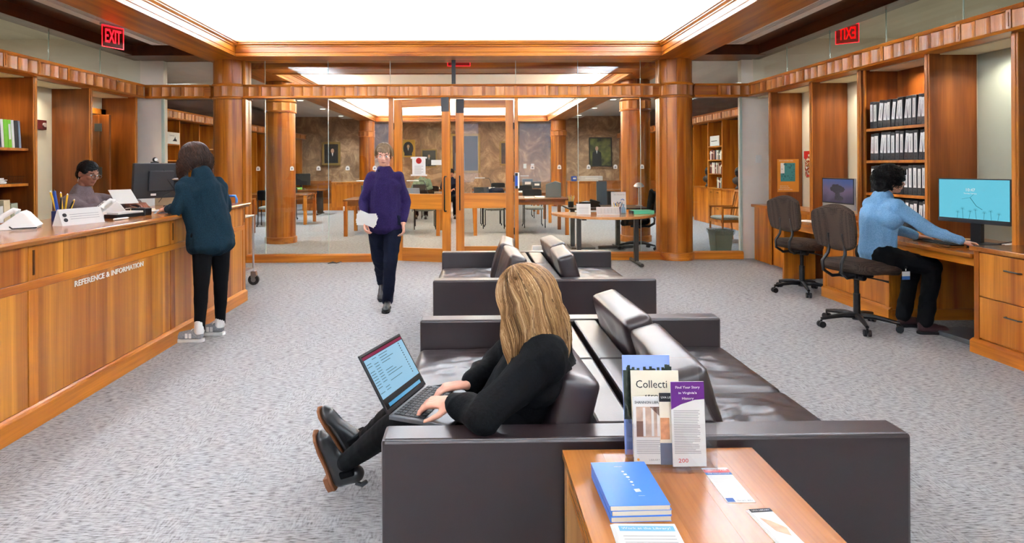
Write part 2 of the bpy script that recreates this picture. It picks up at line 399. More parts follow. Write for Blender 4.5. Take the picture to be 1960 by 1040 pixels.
def cushion_mesh(w, d, h, puff=.25, seed=0, wr=.006, n=18, edge=.035, sb=.12):
    """soft box: rounded edges, domed faces and shallow creases"""
    vs = []; fs = []; idx = {}
    def key(i, j, k):
        if (i, j, k) not in idx:
            x = i/n*2-1; y = j/n*2-1; z = k/6*2-1
            p = Vector((x*w/2, y*d/2, z*h/2))
            r = edge
            q = Vector((max(-w/2+r, min(w/2-r, p.x)), max(-d/2+r, min(d/2-r, p.y)), max(-h/2+r, min(h/2-r, p.z))))
            dd = p-q
            if dd.length > 1e-6: p = q + dd.normalized()*r
            dome = (1-x*x)*(1-y*y)
            p.z += (1 if z > 0 else -1)*abs(z)*dome*h*puff
            p.x += (1 if x > 0 else -1)*(abs(x)**6)*(1-y*y)*(1-z*z)*h*sb
            p.y += (1 if y > 0 else -1)*(abs(y)**6)*(1-x*x)*(1-z*z)*h*sb
            if abs(z) == 1:
                t = noise.noise(Vector((p.x*5+seed*9, p.y*14+seed, seed)))
                t2 = noise.noise(Vector((p.x*22+seed*3, p.y*6+seed, seed+4)))
                p.z += z*wr*(1-abs(t)*4)*dome + z*wr*.5*t2*dome
            idx[(i, j, k)] = len(vs); vs.append(p)
        return idx[(i, j, k)]
    for i in range(n):
        for j in range(n):
            fs.append((key(i,j,0), key(i,j+1,0), key(i+1,j+1,0), key(i+1,j,0)))
            fs.append((key(i,j,6), key(i+1,j,6), key(i+1,j+1,6), key(i,j+1,6)))
    for k in range(6):
        for i in range(n):
            fs.append((key(i,0,k), key(i+1,0,k), key(i+1,0,k+1), key(i,0,k+1)))
            fs.append((key(i,n,k), key(i,n,k+1), key(i+1,n,k+1), key(i+1,n,k)))
            fs.append((key(0,i,k), key(0,i,k+1), key(0,i+1,k+1), key(0,i+1,k)))
            fs.append((key(n,i,k), key(n,i+1,k), key(n,i+1,k+1), key(n,i,k+1)))
    me = bpy.data.meshes.new('cushion'); me.from_pydata([tuple(p) for p in vs], [], fs)
    me.polygons.foreach_set('use_smooth', [True]*len(me.polygons)); me.update(); return me
def rrect(w, h, r, n=6, cx=0, cy=0):
    pts = []
    for (sx, sy, a0) in ((1,1,0),(-1,1,90),(-1,-1,180),(1,-1,270)):
        for i in range(n+1):
            a = R(a0 + 90*i/n); pts.append((cx+sx*(w/2-r)+r*math.cos(a), cy+sy*(h/2-r)+r*math.sin(a)))
    return pts
# ================================================================== STRUCTURE
YW = 9.32; XL = -4.95; XR = 4.33
struct('floor', MB().box(-8, 8, -6, 26, -.12, 0), m_carpet, 'grey and beige streaked carpet')
# outer shell
struct('wall_left', MB().box(-8.1, -8, -6, 26, 0, 3.4), m_cream, 'plain outer wall of the rooms on the left')
struct('wall_right', MB().box(8, 8.1, -6, 26, 0, 3.4), m_cream, 'plain outer wall of the rooms on the right')
struct('wall_far', MB().box(-8, 8, 24, 24.15, 0, 3.4), m_plaster, 'mottled brown plaster end wall of the reading room')
wf = MB(); wf.box(-8, 8, -6.1, -6, 0, .7); wf.box(-8, 8, -6.1, -6, 3.1, 4.2); 
for a_, b_ in ((-8, -3.85), (-2.55, -.95), (.35, 1.95), (3.25, 8)): wf.box(a_, b_, -6.1, -6, .7, 3.1)
struct('wall_entrance', wf, m_creamw, 'pale entrance wall with three tall window openings')
struct('ceiling_side_left', MB().box(-8, -4.97, -6, 24, 3.38, 3.45), m_beige, 'beige ceiling of the rooms on the left')
struct('ceiling_side_right', MB().box(4.35, 8, -6, 24, 3.38, 3.45), m_beige, 'beige ceiling of the rooms on the right')
struct('ceiling_reading_left', MB().box(-4.97, -3.9, 9.45, 24, 3.3, 3.36), m_beige, 'beige ceiling over the left aisle of the reading room')
struct('ceiling_reading_right', MB().box(3.35, 4.35, 9.45, 24, 3.3, 3.36), m_beige, 'beige ceiling over the right aisle of the reading room')
struct('ceiling_reading_near', MB().box(-3.9, 3.35, 9.5, 10.2, 3.3, 3.36), m_beige, 'strip of ceiling just inside the reading room')
struct('ceiling_reading_far', MB().box(-3.9, 3.35, 22.3, 24, 3.3, 3.36), m_beige, 'strip of ceiling at the end of the reading room')
# side niche back walls (front hall)
struct('wall_niche_left', MB().box(-5.48, -5.42, -6, YW, 0, 2.5), m_cream, 'cream wall behind the wooden piers on the left')
struct('wall_niche_right', MB().box(4.78, 4.84, 5.67, YW, 0, 2.5), m_cream, 'cream wall behind the wooden piers on the right')
struct('window_6', MB().box(4.78, 4.81, 4.0, 5.67, .75, 2.48), m_frost, 'frosted pale green glass between the wooden piers on the right')
struct('wall_niche_right_near', MB().box(4.78, 4.84, -6, 4.0, 0, 2.5), m_cream, 'cream wall at the near end of the right side')
struct('wall_under_glass', MB().box(4.80, 4.86, 4.0, 5.67, 0, .75), m_cream, 'low wall under the frosted glass')
# white end pieces beside the glass wings
struct('wall_back_left', MB().box(-8, -4.63, YW, YW+.12, 0, 3.4), m_creamw, 'pale wall at the back left corner')
struct('wall_back_right', MB().box(4.17, 8, YW, YW+.12, 0, 3.4), m_creamw, 'pale wall at the back right corner')

def coffer(x0, x1, y0, y1, tag_, n0):
    # soffit ring
    ox0, ox1 = x0-.56, x1+.6
    struct('trim_%d' % n0, MB().box(ox0, x0, y0-.5, y1+.64, 3.05, 3.2), wdk if 0 else wy, 'wooden ceiling beam left of the %s light well' % tag_, bevel=.004)
    struct('trim_%d' % (n0+1), MB().box(x1, ox1, y0-.5, y1+.64, 3.05, 3.2), wy, 'wooden ceiling beam right of the %s light well' % tag_, bevel=.004)
    struct('trim_%d' % (n0+2), MB().box(x0, x1, y1, y1+.64, 3.05, 3.2), wx, 'wooden ceiling beam at the far end of the %s light well' % tag_, bevel=.004)
    struct('trim_%d' % (n0+3), MB().box(x0, x1, y0-.5, y0, 3.05, 3.2), wx, 'wooden ceiling beam at the near end of the %s light well' % tag_, bevel=.004)
    # stepped crown moulding, profile (distance into the well, height)
    prof = [(-.02, 3.035), (.035, 3.035), (.035, 3.06), (.022, 3.068), (.022, 3.088), (.03, 3.094), (.03, 3.165), (.045, 3.172), (.045, 3.186), (.075, 3.204), (.075, 3.218), (.09, 3.226), (.09, 3.25), (-.02, 3.25)]
    cr = sthing('trim_%d' % (n0+4), 'stepped wooden crown moulding round the %s light well' % tag_)
    MB().prism([(x0+a, z) for a, z in prof], y0, y1, 'y').build('moulding_length', wy, cr)
    MB().prism([(x1-a, z) for a, z in prof], y0, y1, 'y').build('moulding_length', wy, cr)
    MB().prism([(y1-a, z) for a, z in prof], x0, x1, 'x').build('moulding_length', wx, cr)
    MB().prism([(y0+a, z) for a, z in prof], x0, x1, 'x').build('moulding_length', wx, cr)
    # white light well above
    e = .42; zt = 3.78
    b = MB(); b.box(x0-e-.05, x0-e, y0-e, y1+e, 3.2, zt); b.box(x1+e, x1+e+.05, y0-e, y1+e, 3.2, zt)
    b.box(x0-e, x1+e, y0-e-.05, y0-e, 3.2, zt); b.box(x0-e, x1+e, y1+e, y1+e+.05, 3.2, zt); b.box(x0-e-.05, x1+e+.05, y0-e-.05, y1+e+.05, zt, zt+.06)
    struct('ceiling_%s' % tag_, b, m_white, 'bright white %s light well lit from its cove' % tag_)
coffer(HX0, HX1, HY0, HY1, 'hall', 1)
coffer(RX0, RX1, RY0, RY1, 'reading', 11)

# aisle ceilings of the hall
for sx, x0, x1, nm in ((-1, XL-.05, HX0-.56, 'left'), (1, HX1+.6, XR+.05, 'right')):
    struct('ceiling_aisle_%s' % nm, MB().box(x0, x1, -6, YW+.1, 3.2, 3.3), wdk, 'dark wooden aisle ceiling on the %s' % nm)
    xi = x1 if sx < 0 else x0
    d = -1 if sx < 0 else 1
    t = sthing('trim_%d' % (21 if sx < 0 else 22), 'long pale linear air diffuser in the %s aisle ceiling' % nm)
    for (a, b_) in ((.02, .13), (.155, .165), (.19, .20), (.225, .34)):
        MB().box(*sorted((xi+d*a, xi+d*b_)), -2, 8.3, 3.10, 3.14).build('diffuser_blade', m_strip, t)
    MB().box(*sorted((xi+d*.02, xi+d*.34)), -2, 8.3, 3.15, 3.2).build('slot', m_black, t)
    MB().box(*sorted((xi+d*.02, xi+d*.34)), 8.3, 8.34, 3.10, 3.2).build('end_cap', m_strip, t)
    # header over the clerestory
    xw = XL if sx < 0 else XR
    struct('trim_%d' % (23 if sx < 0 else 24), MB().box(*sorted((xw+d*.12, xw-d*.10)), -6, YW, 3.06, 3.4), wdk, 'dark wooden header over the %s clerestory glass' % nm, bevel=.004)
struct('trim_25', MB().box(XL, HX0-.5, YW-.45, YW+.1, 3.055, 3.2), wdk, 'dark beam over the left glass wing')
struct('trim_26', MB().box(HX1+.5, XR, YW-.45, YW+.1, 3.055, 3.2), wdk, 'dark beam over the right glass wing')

# ------------------------------------------------------------------ fluted frieze
def fluted_block(w, h, d=.022, n=7):
    vs = []; fs = []
    for i in range(n+1):
        t = i/n*2-1; x = (t+1)/2*w; y = -d*t*t
        for z in (0, h): vs.append((x, y, z))
    for i in range(n): a = 2*i; fs.append((a, a+2, a+3, a+1))
    b = len(vs); vs += [(0, .02, 0), (w, .02, 0), (w, .02, h), (0, .02, h)]
    fs += [(b+1, b, b+3, b+2), (0, 1, b+3, b), (2*n+1, 2*n, b+1, b+2)]
    fs.append(tuple(2*i for i in range(n+1))[::-1] + (b, b+1)); fs.append(tuple(2*i+1 for i in range(n+1)) + (b+2, b+3))
    me = bpy.data.meshes.new('fluted_block'); me.from_pydata(vs, [], fs); me.update(); me.materials.append(wblk); return me
FB = {}
def frieze(name, label, loc, rz, Ln, pitch, start=0, z0=2.48, z1=2.68, flutes=3, depth=.09):
    t = sthing(name, label, (loc[0], loc[1], 0), rz)
    MB().box(0, Ln, -depth+.035, depth-.035, z0+.02, z1-.02).build('frieze_core', wx, t)
    MB().prism([(-depth-.012, z0), (depth, z0), (depth, z0+.022), (-depth+.004, z0+.03), (-depth-.004, z0+.018)], 0, Ln, 'x').build('lower_ledge', wx, t)
    MB().prism([(-depth-.016, z1), (depth, z1), (depth, z1-.026), (-depth+.004, z1-.03), (-depth-.008, z1-.016)], 0, Ln, 'x').build('upper_ledge', wx, t)
    k = 0; x = start; bw = (pitch-.05)/flutes
    dm = MB().box(-.022, .022, -depth-.004, -.03, z0+.025, z1-.025); dm.box(-.005, .005, -depth-.009, -.03, z0+.045, z1-.045)
    dmesh = dm.mesh('divider')
    key = (round(bw, 4), z0)
    if key not in FB: FB[key] = fluted_block(bw-.004, z1-z0-.062)
    while x <= Ln+.01:
        if x >= -.01: link('divider', dmesh, wz, t).location = (x, 0, 0)
        for j in range(flutes):
            bx = x+.025+bw*j
            if bx < -.005 or bx+bw > Ln+.005: continue
            o = link('fluted_block', FB[key], wblk, t); o.location = (bx+.002, -depth+.026, z0+.031)
        x += pitch
    return t
frieze('trim_31', 'fluted wooden frieze over the glass wall and doors', (-3.40, YW), 0, 6.30, .48, start=-.23+.0)
frieze('trim_32', 'fluted wooden frieze over the left glass wing', (-4.88, YW), 0, .98, .48, start=.1)
frieze('trim_33', 'fluted wooden frieze over the right glass wing', (3.42, YW), 0, .86, .48, start=.38)
frieze('trim_34', 'fluted wooden frieze along the left side', (XL, 2.3), PI/2, 6.95, .508, start=.12)
frieze('trim_35', 'fluted wooden frieze along the right side', (XR, YW-.05), -PI/2, 6.9, .495, start=.08)
frieze('trim_36', 'fluted wooden frieze on the left side of the reading room', (-6.45, 10), PI/2, 13.9, .52, start=.1, flutes=3)
frieze('trim_37', 'fluted wooden frieze on the right side of the reading room', (5.85, 23.9), -PI/2, 13.9, .52, start=.1, flutes=3)

# ------------------------------------------------------------------ round columns built of staves
def stave_mesh(r, z0, z1, n, gap=.0018):
    b = MB(); a0 = -PI/n + gap/r; a1 = PI/n - gap/r; m = 4; poly = [((r-.03)*math.cos(a1), (r-.03)*math.sin(a1)), ((r-.03)*math.cos(a0), (r-.03)*math.sin(a0))]
    for i in range(m+1):
        a = a0+(a1-a0)*i/m; poly.append((r*math.cos(a), r*math.sin(a)))
    b.prism(poly, z0, z1); me = b.mesh('stave'); me.polygons.foreach_set('use_smooth', [True]*len(me.polygons)); me.set_sharp_from_angle(angle=R(25)); me.materials.append(wz); return me
S1 = stave_mesh(.272, .0, 2.47, 12); S2 = stave_mesh(.272, 2.69, 3.06, 12)
CB = MB().prism([(.245, -.068), (.285, -.075), (.272, -.03), (.268, 0), (.272, .03), (.285, .075), (.245, .068)], 2.505, 2.655).mesh('collar_block')
def column(x, y, label):
    t = sthing('column', label, (x, y, 0))
    MB().cyl((0,0,0), (0,0,3.06), .245, n=24).build('core', wz, t, smooth=30)
    for me, nm in ((S1, 'stave'), (S2, 'stave')):
        for k in range(12): link(nm, me, wz, t).rotation_euler = (0, 0, 2*PI*k/12+.1)
    for k in range(12): link('collar_block', CB, wblk, t).rotation_euler = (0, 0, 2*PI*k/12+.1)
    MB().lathe([(.25, 2.465), (.292, 2.465), (.297, 2.478), (.292, 2.495), (.278, 2.505), (.25, 2.508)], n=36).build('collar_ring', wx, t, smooth=40)
    MB().lathe([(.25, 2.652), (.278, 2.655), (.292, 2.667), (.298, 2.68), (.292, 2.694), (.25, 2.696)], n=36).build('collar_ring', wx, t, smooth=40)
    MB().lathe([(.25, 0), (.296, 0), (.296, .10), (.288, .115), (.275, .12), (.25, .12)], n=36).build('base_ring', wx, t, smooth=40)
    return t
column(-3.64, 9.44, 'round wooden column left of the glass wall')
column(3.15, 9.40, 'round wooden column right of the glass wall')
column(-3.62, 11.75, 'round wooden column just inside the reading room on the left')
column(3.15, 11.6, 'round wooden column just inside the reading room on the right')
column(-3.65, 21.7, 'round wooden column at the far left of the reading room')
column(3.15, 21.7, 'round wooden column at the far right of the reading room')
for x in (-3.65, 3.15):
    pass

# ------------------------------------------------------------------ glass wall
def glasswall(name, label, xs, z0, z1, joint=True):
    t = sthing(name, label)
    for a, b_ in zip(xs[:-1], xs[1:]):
        MB().box(a+.004, b_-.004, YW-.006, YW+.006, z0, z1).build('pane', m_glass, t)
    if joint:
        for a in xs[1:-1]: MB().box(a-.0035, a+.0035, YW-.0065, YW+.0065, z0, z1).build('pane_joint', m_gedge, t)
    return t
DX0, DX1 = -1.23, .73
glasswall('window_1', 'clear glass panes left of the doors', [-3.37, -3.10, -2.15, DX0-.0], .11, 2.48)
glasswall('window_2', 'clear glass panes right of the doors', [DX1+.0, 1.65, 2.61, 2.90], .11, 2.48)
glasswall('window_3', 'clerestory glass over the doors', [-3.40, -3.10, -2.15, -1.21, -.26, .70, 1.65, 2.61, 2.90], 2.672, 3.06)
glasswall('window_4', 'glass pane of the left wing', [-4.63, -3.86], .11, 2.48); glasswall('window_5', 'glass pane of the right wing', [3.38, 4.17], .11, 2.48)
glasswall('window_7', 'clerestory pane of the left wing', [-4.63, -3.86], 2.672, 3.06); glasswall('window_8', 'clerestory pane of the right wing', [3.38, 4.17], 2.672, 3.06)
MBg = MB().box(-4.655, -4.615, YW-.015, YW+.01, .0, 2.48); struct('trim_41', MBg, m_gedge, 'pale metal edge of the left glass wing')
MBg = MB().box(4.14, 4.175, YW-.015, YW+.01, .11, 2.48); struct('trim_42', MBg, m_gedge, 'pale metal edge of the right glass wing')
def baserail(name, x0, x1, lab):
    struct(name, MB().prism([(YW-.06, 0), (YW+.06, 0), (YW+.06, .10), (YW+.03, .12), (YW-.03, .12), (YW-.06, .10)], x0, x1, 'x'), wx, lab)
baserail('baseboard_left', -4.63, -3.85, 'wooden base rail of the left glass wing'); baserail('baseboard_back_left', -3.4, DX0, 'wooden base rail of the glass wall left of the doors')
baserail('baseboard_back_right', DX1, 2.92, 'wooden base rail of the glass wall right of the doors'); baserail('baseboard_right', 3.37, 4.17, 'wooden base rail of the right glass wing')
# frame posts
struct('trim_43', MB().box(-3.42, -3.375, YW-.06, YW+.06, 0, 3.06), wz, 'wooden post beside the left column', bevel=.004)
struct('trim_44', MB().box(2.885, 2.93, YW-.06, YW+.06, 0, 3.06), wz, 'wooden post beside the right column', bevel=.004)
fr = sthing('trim_45', 'wooden door frame in the glass wall')
MB().box(DX0, DX0+.075, YW-.07, YW+.07, 0, 2.48).build('jamb', wdoor, fr, bevel=.004)
MB().box(DX1-.055, DX1, YW-.07, YW+.07, 0, 2.48).build('jamb', wdoor, fr, bevel=.004)
struct('trim_46', MB().box(-.275, -.215, YW-.05, YW+.02, 2.69, 3.1), m_dgrey, 'dark metal hanger post over the doors')
# double doors; local x runs from the hinge stile, leaf faces -y
def door(name, label, loc, rz, w, flip=1):
    t = sthing(name, label, loc, rz); s = flip; th = .022
    def bx(a, b_, z0, z1): return MB().box(*sorted((s*a, s*b_)), -th, th, z0, z1)
    bx(0, .125, .02, 2.45).build('stile', wdoor, t, bevel=.003)
    bx(w-.125, w, .02, 2.45).build('stile', wdoor, t, bevel=.003)
    bx(.125, w-.125, 2.33, 2.45).build('rail', wdoorx, t, bevel=.003)
    bx(.125, w-.125, .80, 1.03).build('rail', wdoorx, t, bevel=.003)
    bx(.125, w-.125, .02, .22).build('rail', wdoorx, t, bevel=.003)
    for z0, z1 in ((.22, .80), (1.03, 2.33)): MB().box(*sorted((s*.125, s*(w-.125))), -.004, .004, z0, z1).build('pane', m_glass, t)
    for sd in (-1, 1):
        hx = s*(w-.06); y = sd*th
        pts = [(hx, y, 1.29), (hx, y+sd*.055, 1.29), (hx+s*-.0, y+sd*.075, 1.27), (hx, y+sd*.075, .80), (hx, y+sd*.055, .78), (hx, y, .78)]
        MB().tube(pts, .011, 8).build('door_pull', m_bmet, t, smooth=40, label='black metal door pull')
    MB().box(*sorted((s*(w-.13), s*(w-.01))), -th-.008, th+.008, 2.25, 2.462).build('patch_fitting', m_dgrey, t, label='dark metal fitting at the top corner')
    for z in (.45, 1.25, 2.05): MB().cyl((0, -th-.006, z-.05), (0, -th-.006, z+.05), .008, n=8).build('hinge', m_bmet, t)
    return t
door('door_1', 'wooden glazed door standing slightly open with a notice on its glass', (DX0+.085, YW-.03, 0), R(-17), .89)
door('door_2', 'closed wooden glazed door', (DX1-.065, YW, 0), 0, .885, -1)

# ------------------------------------------------------------------ side piers
def pier(x0, x1, y, lab, z0=0, z1=2.48, th=.045, nm='trim_5'):
    t = sthing(nm, lab)
    MB().box(min(x0,x1), max(x0,x1), y, y+th, z0, z1).build('board', wpier, t, bevel=.003)
    d = -1 if x0 > 0 else 1
    MB().box(*sorted((x0, x0+d*.012)), y-.008, y+th+.008, z0, z1).build('edge_strip', wdoor, t, bevel=.003)
    MB().box(*sorted((x0+d*.012, x0+d*.02)), y+.008, y+th-.008, z0, z1).build('edge_bead', wdoor, t, bevel=.003)
    return t
PR = [8.70, 7.64, 6.68, 5.67, 4.74, 3.75]; PL = [9.10, 8.02, 7.0, 5.98, 4.96, 3.95]
names_r = ['with the orange map notice', 'behind the silver computer', 'at the far side of the binder shelves', 'at the near side of the binder shelves', 'at the near side of the frosted glass', 'nearest on the right']
names_l = ['by the back corner on the left', 'between the door and the fire alarm', 'beside the open shelves', 'on the far side of the near shelves', 'second nearest on the left', 'nearest on the left']
for i, y in enumerate(PR): pier(XR-.01, 4.77, y, 'tall wooden pier '+names_r[i], nm='trim_%d' % (51+i), th=.045)
for i, y in enumerate(PL): pier(XL+.01, -5.43, y, 'tall wooden pier '+names_l[i], nm='trim_%d' % (61+i), th=.045)
struct('ceiling_niche_right', MB().box(XR+.09, 4.9, -2, YW, 2.47, 2.5), m_cream, 'niche ceiling on the right')
struct('ceiling_niche_left', MB().box(-5.46, XL-.09, -2, YW, 2.47, 2.5), m_cream, 'niche ceiling on the left')
# clerestory glass along the sides
for nm, x, lab in (('window_9', XL-.02, 'left'), ('window_10', XR+.02, 'right')):
    t = sthing(nm, 'clerestory glass along the %s side' % lab)
    y = YW-.02
    while y > 1.5:
        MB().box(x-.005, x+.005, y-.985, y, 2.68, 3.07).build('pane', m_glass, t)
        MB().box(x-.004, x+.004, y-.998, y-.988, 2.68, 3.07).build('pane_joint', m_gedge, t); y -= 1.0
# door in the left side bay
t = sthing('door_3', 'half open wooden door with metal hinges in the left side bay')
MB().box(-5.43, -5.36, 8.065, 8.13, 0, 2.3).build('jamb', wdoor, t, bevel=.003)
MB().box(-5.43, -5.36, 8.98, 9.1, 0, 2.3).build('jamb', wdoor, t, bevel=.003)
MB().box(-5.43, -5.36, 8.06, 9.1, 2.22, 2.3).build('head', wdoorx, t, bevel=.003)
MB().box(-5.40, -5.28, 8.80, 8.845, .01, 2.2).build('stile', wpier, t, bevel=.003)
MB().box(-5.28, -5.14, 8.80, 8.845, .01, 2.2).build('leaf_edge', wpier, t, bevel=.003)
MB().box(-5.41, -5.395, 8.13, 8.82, .2, 2.2).build('pane', m_glass, t)
for z in (.35, 1.40, 2.02): MB().box(-5.34, -5.24, 8.785, 8.80, z-.055, z+.055).build('hinge', m_grmet, t, bevel=.002)
# room beyond: reading room side shelving
def shelfwall(prefix, xf, xd, ys, lab):
    t = sthing(prefix, lab)
    d = 1 if xd > xf else -1
    for y in ys:
        MB().box(*sorted((xf, xd)), y-.02, y+.02, 0, 2.48).build('upright', wz, t, bevel=.002)
    MB().box(*sorted((xd, xd+d*.04)), min(ys), max(ys), 0, 3.3).build('back_panel', wdk, t)
    return t
YS = [10.0+1.0*i for i in range(14)]
YSR = [10.15, 11.15, 12.15, 13.2, 14.1, 14.95, 15.9, 16.9, 17.9, 18.9, 19.9, 20.9, 21.9, 22.9, 23.9]
YSL = [10.0, 11.0, 12.0, 13.0, 13.7, 14.68, 15.6, 16.6, 17.6, 18.6, 19.6, 20.6, 21.6, 22.6, 23.6]
shelfwall('wall_reading_right', 5.85, 6.3, YSR, 'wooden shelving wall on the right of the reading room')
shelfwall('wall_reading_left', -6.45, -6.9, YSL, 'wooden shelving wall on the left of the reading room')
def bay(side, y0, y1, shelves, base=True, lab='', drawers=0):
    xf, xd = (5.85, 6.3) if side > 0 else (-6.45, -6.9)
    d = 1 if side > 0 else -1
    t = thing('shelf_unit', lab, 'shelf', ((xf+xd)/2, (y0+y1)/2, 0))
    X = sorted((xf-d*.0, xd))
    if base:
        MB().box(X[0], X[1], y0+.02, y1-.02, 0, .86).build('base_cabinet', wz, t, True, bevel=.003)
        MB().box(*sorted((xf-d*.03, xd)), y0+.021, y1-.021, .86, .89).build('worktop', wy, t, True, bevel=.003)
        if drawers:
            w_ = (y1-y0-.06)/2
            for i in range(2):
                for j in range(2):
                    yy = y0+.03+i*w_; zz = .1+j*.38
                    dr = MB().box(*sorted((xf-d*.012, xf)), yy+.005, yy+w_-.005, zz, zz+.37).build('drawer', wdoor, t, True, bevel=.002)
                    MB().cb((xf-d*.02-t.location.x, yy+w_/2-t.location.y, zz+.3), (.012, .09, .012)).build('handle', m_bmet, dr)
    for z in shelves: MB().box(X[0], X[1], y0+.02, y1-.02, z-.025, z).build('shelf', wy, t, True, bevel=.002)
    return t
bay(1, 14.1, 14.95, [.89, 1.2, 1.53, 1.86], True, 'wooden shelf bay with books over drawers in the reading room', 2) if 0 else bay(1, 14.1, 14.95, [1.23, 1.56, 1.89], True, 'wooden shelf bay with books over drawers, right of the reading room', 2)
bay(1, 14.95, 15.9, [], True, 'low wooden cabinet carrying a dark bust beyond the book shelves')
bay(1, 13.2, 14.1, [], True, 'open wooden bay with a dark bust standing in it')
bay(-1, 13.0, 13.7, [1.6, 1.95], True, 'wooden shelf bay with a white card, left of the reading room')
bay(-1, 14.68, 15.6, [1.23, 1.6, 1.9], True, 'wooden shelf bay with books seen left of the near column')
bay(-1, 15.6, 16.6, [1.23, 1.6, 1.9], True, 'wooden shelf bay with books, further along the left side')
# ================================================================== SERVICE COUNTER (front faces +x)
cn = thing('service_counter', 'long wooden service desk with panelled front and white lettering', 'counter', (-2.44, 1.0, 0), PI/2)
CL = 5.66
MB().prism([(-.03, 1.02), (.78, 1.02), (.78, 1.06), (-.05, 1.06), (-.055, 1.045)], -.0, CL+.03, 'x').build('countertop', wctr, cn, bevel=.004, label='glossy wooden countertop')
MB().box(0, CL, .03, .72, .0, 1.02).build('carcass', wz, cn)
MB().prism([(-.02, 0), (.03, 0), (.03, .125), (.005, .125), (-.005, .115), (-.02, .105)], 0, CL+.015, 'x').build('plinth', wx, cn)
MB().box(0, CL, 0, .03, .77, .82).build('rail', wx, cn, bevel=.003)
for i in range(5):
    x = .80+1.6*i - .0
    xs = x - .8+.0
stiles = [.82, 2.42, 4.02, 5.60]
for i, x in enumerate(stiles):
    MB().box(x, x+.075, .002, .03, .125, .77).build('stile', wx if 0 else wz, cn, bevel=.002)
    s_ = MB().box(x, x+.075, .002, .03, .82, 1.02).build('stile', wz, cn, bevel=.002)
    MB().box(x+.03, x+.045, -.001, .004, .85, .99).build('inlay_slot', wdk, cn)
prev = 0
for x in stiles:
    MB().box(prev+.004, x-.004, .006, .03, .128, .768).build('lower_panel', wpan, cn, bevel=.002)
    n = max(1, round((x-prev)/.218)); w_ = (x-prev)/n
    for k in range(n):
        MB().box(prev+k*w_+.002, prev+(k+1)*w_-.002, .004, .03, .822, 1.018).build('upper_panel', wpan, cn, bevel=.002)
    prev = x+.075
MB().box(CL-.0, CL+.012, .002, .72, .0, 1.02).build('end_panel', wz, cn, bevel=.003)
text('lettering', 'REFERENCE & INFORMATION', .79, (3.21, .005, .728), (PI/2, 0, 0), m_wplas, cn, depth=.004, height=.036)
# ------------------------------------------------------------------ right-hand desk run (front faces -x), world coordinates
dk = thing('desk_run', 'built-in wooden desk run with pedestals along the right side', 'desk', (4.3, 6.0, 0))
XF = 3.85
b = MB().box(XF, 4.77, 4.65, 7.66, .715, .75); b.build('desktop', wood('desk_top', '#8E4812', '#BC742C', 'y', rough=.15), dk, True, bevel=.005)
MB().box(XF+.03, XF+.05, 4.62, 7.64, .655, .715).build('apron', wy, dk, True)
MB().box(XF+.08, 4.33, 7.60, 7.64, 0, .715).build('side_panel', wz, dk, True, bevel=.003)
def pedestal(y0, y1, top, nm):
    MB().box(XF+.035, 4.77, y0, y1, 0, top).build('pedestal', wz, dk, True)
    MB().prism([(XF-.0, 0), (XF+.04, 0), (XF+.04, .12), (XF+.025, .12), (XF+.01, .105), (XF, .1)], y0-.01, y1+.01, 'y').build('plinth', wy, dk, True)
    MB().box(XF+.03, 4.8, y0-.014, y0, 0, .1).build('plinth', wx, dk, True)
    MB().box(XF+.012, XF+.035, y0, y0+.05, .12, top).build('stile', wz, dk, True, bevel=.002); MB().box(XF+.012, XF+.035, y1-.05, y1, .12, top).build('stile', wz, dk, True, bevel=.002)
pedestal(5.58, 6.64, .715, 'a')
for a, b_ in ((5.635, 6.105), (6.115, 6.585)): MB().box(XF+.018, XF+.035, a, b_, .13, .65).build('door', wdoor, dk, True, bevel=.002)
# taller drawer cabinet at the near end
dc = thing('drawer_cabinet', 'wooden cabinet with dark pull handles at the near end of the desk', 'cabinet', (4.3, 4.0, 0))
MB().box(XF+.03, 4.76, 3.3, 4.62, 0, .78).build('body', wz, dc, True)
MB().box(XF-.01, 4.77, 3.28, 4.645, .78, .815).build('top', wctr, dc, True, bevel=.004)
MB().prism([(XF-.012, 0), (XF+.04, 0), (XF+.04, .11), (XF+.015, .11), (XF, .10), (XF-.012, .09)], 3.3, 4.64, 'y').build('plinth', wy, dc, True)
MB().box(XF, 4.76, 4.62, 4.635, 0, .1).build('plinth', wx, dc, True)
MB().box(XF+.006, XF+.03, 4.575, 4.62, .11, .78).build('stile', wdoor, dc, True, bevel=.002)
for y0, y1 in ((3.98, 4.57), (3.36, 3.965)):
    for z0, z1 in ((.125, .435), (.443, .77)):
        d = MB().box(XF+.008, XF+.03, y0, y1, z0, z1).build('drawer', wdoor, dc, True, bevel=.002)
        ym = (y0+y1)/2; zz = z1-.10
        MB().tube([(XF+.008, ym-.062, zz), (XF-.016, ym-.055, zz+.002), (XF-.02, ym, zz+.004), (XF-.016, ym+.055, zz+.002), (XF+.008, ym+.062, zz)], .0055, 8).build('handle', m_grmet, d, label='dark metal bow handle').location = (-4.3, -4.0, 0)
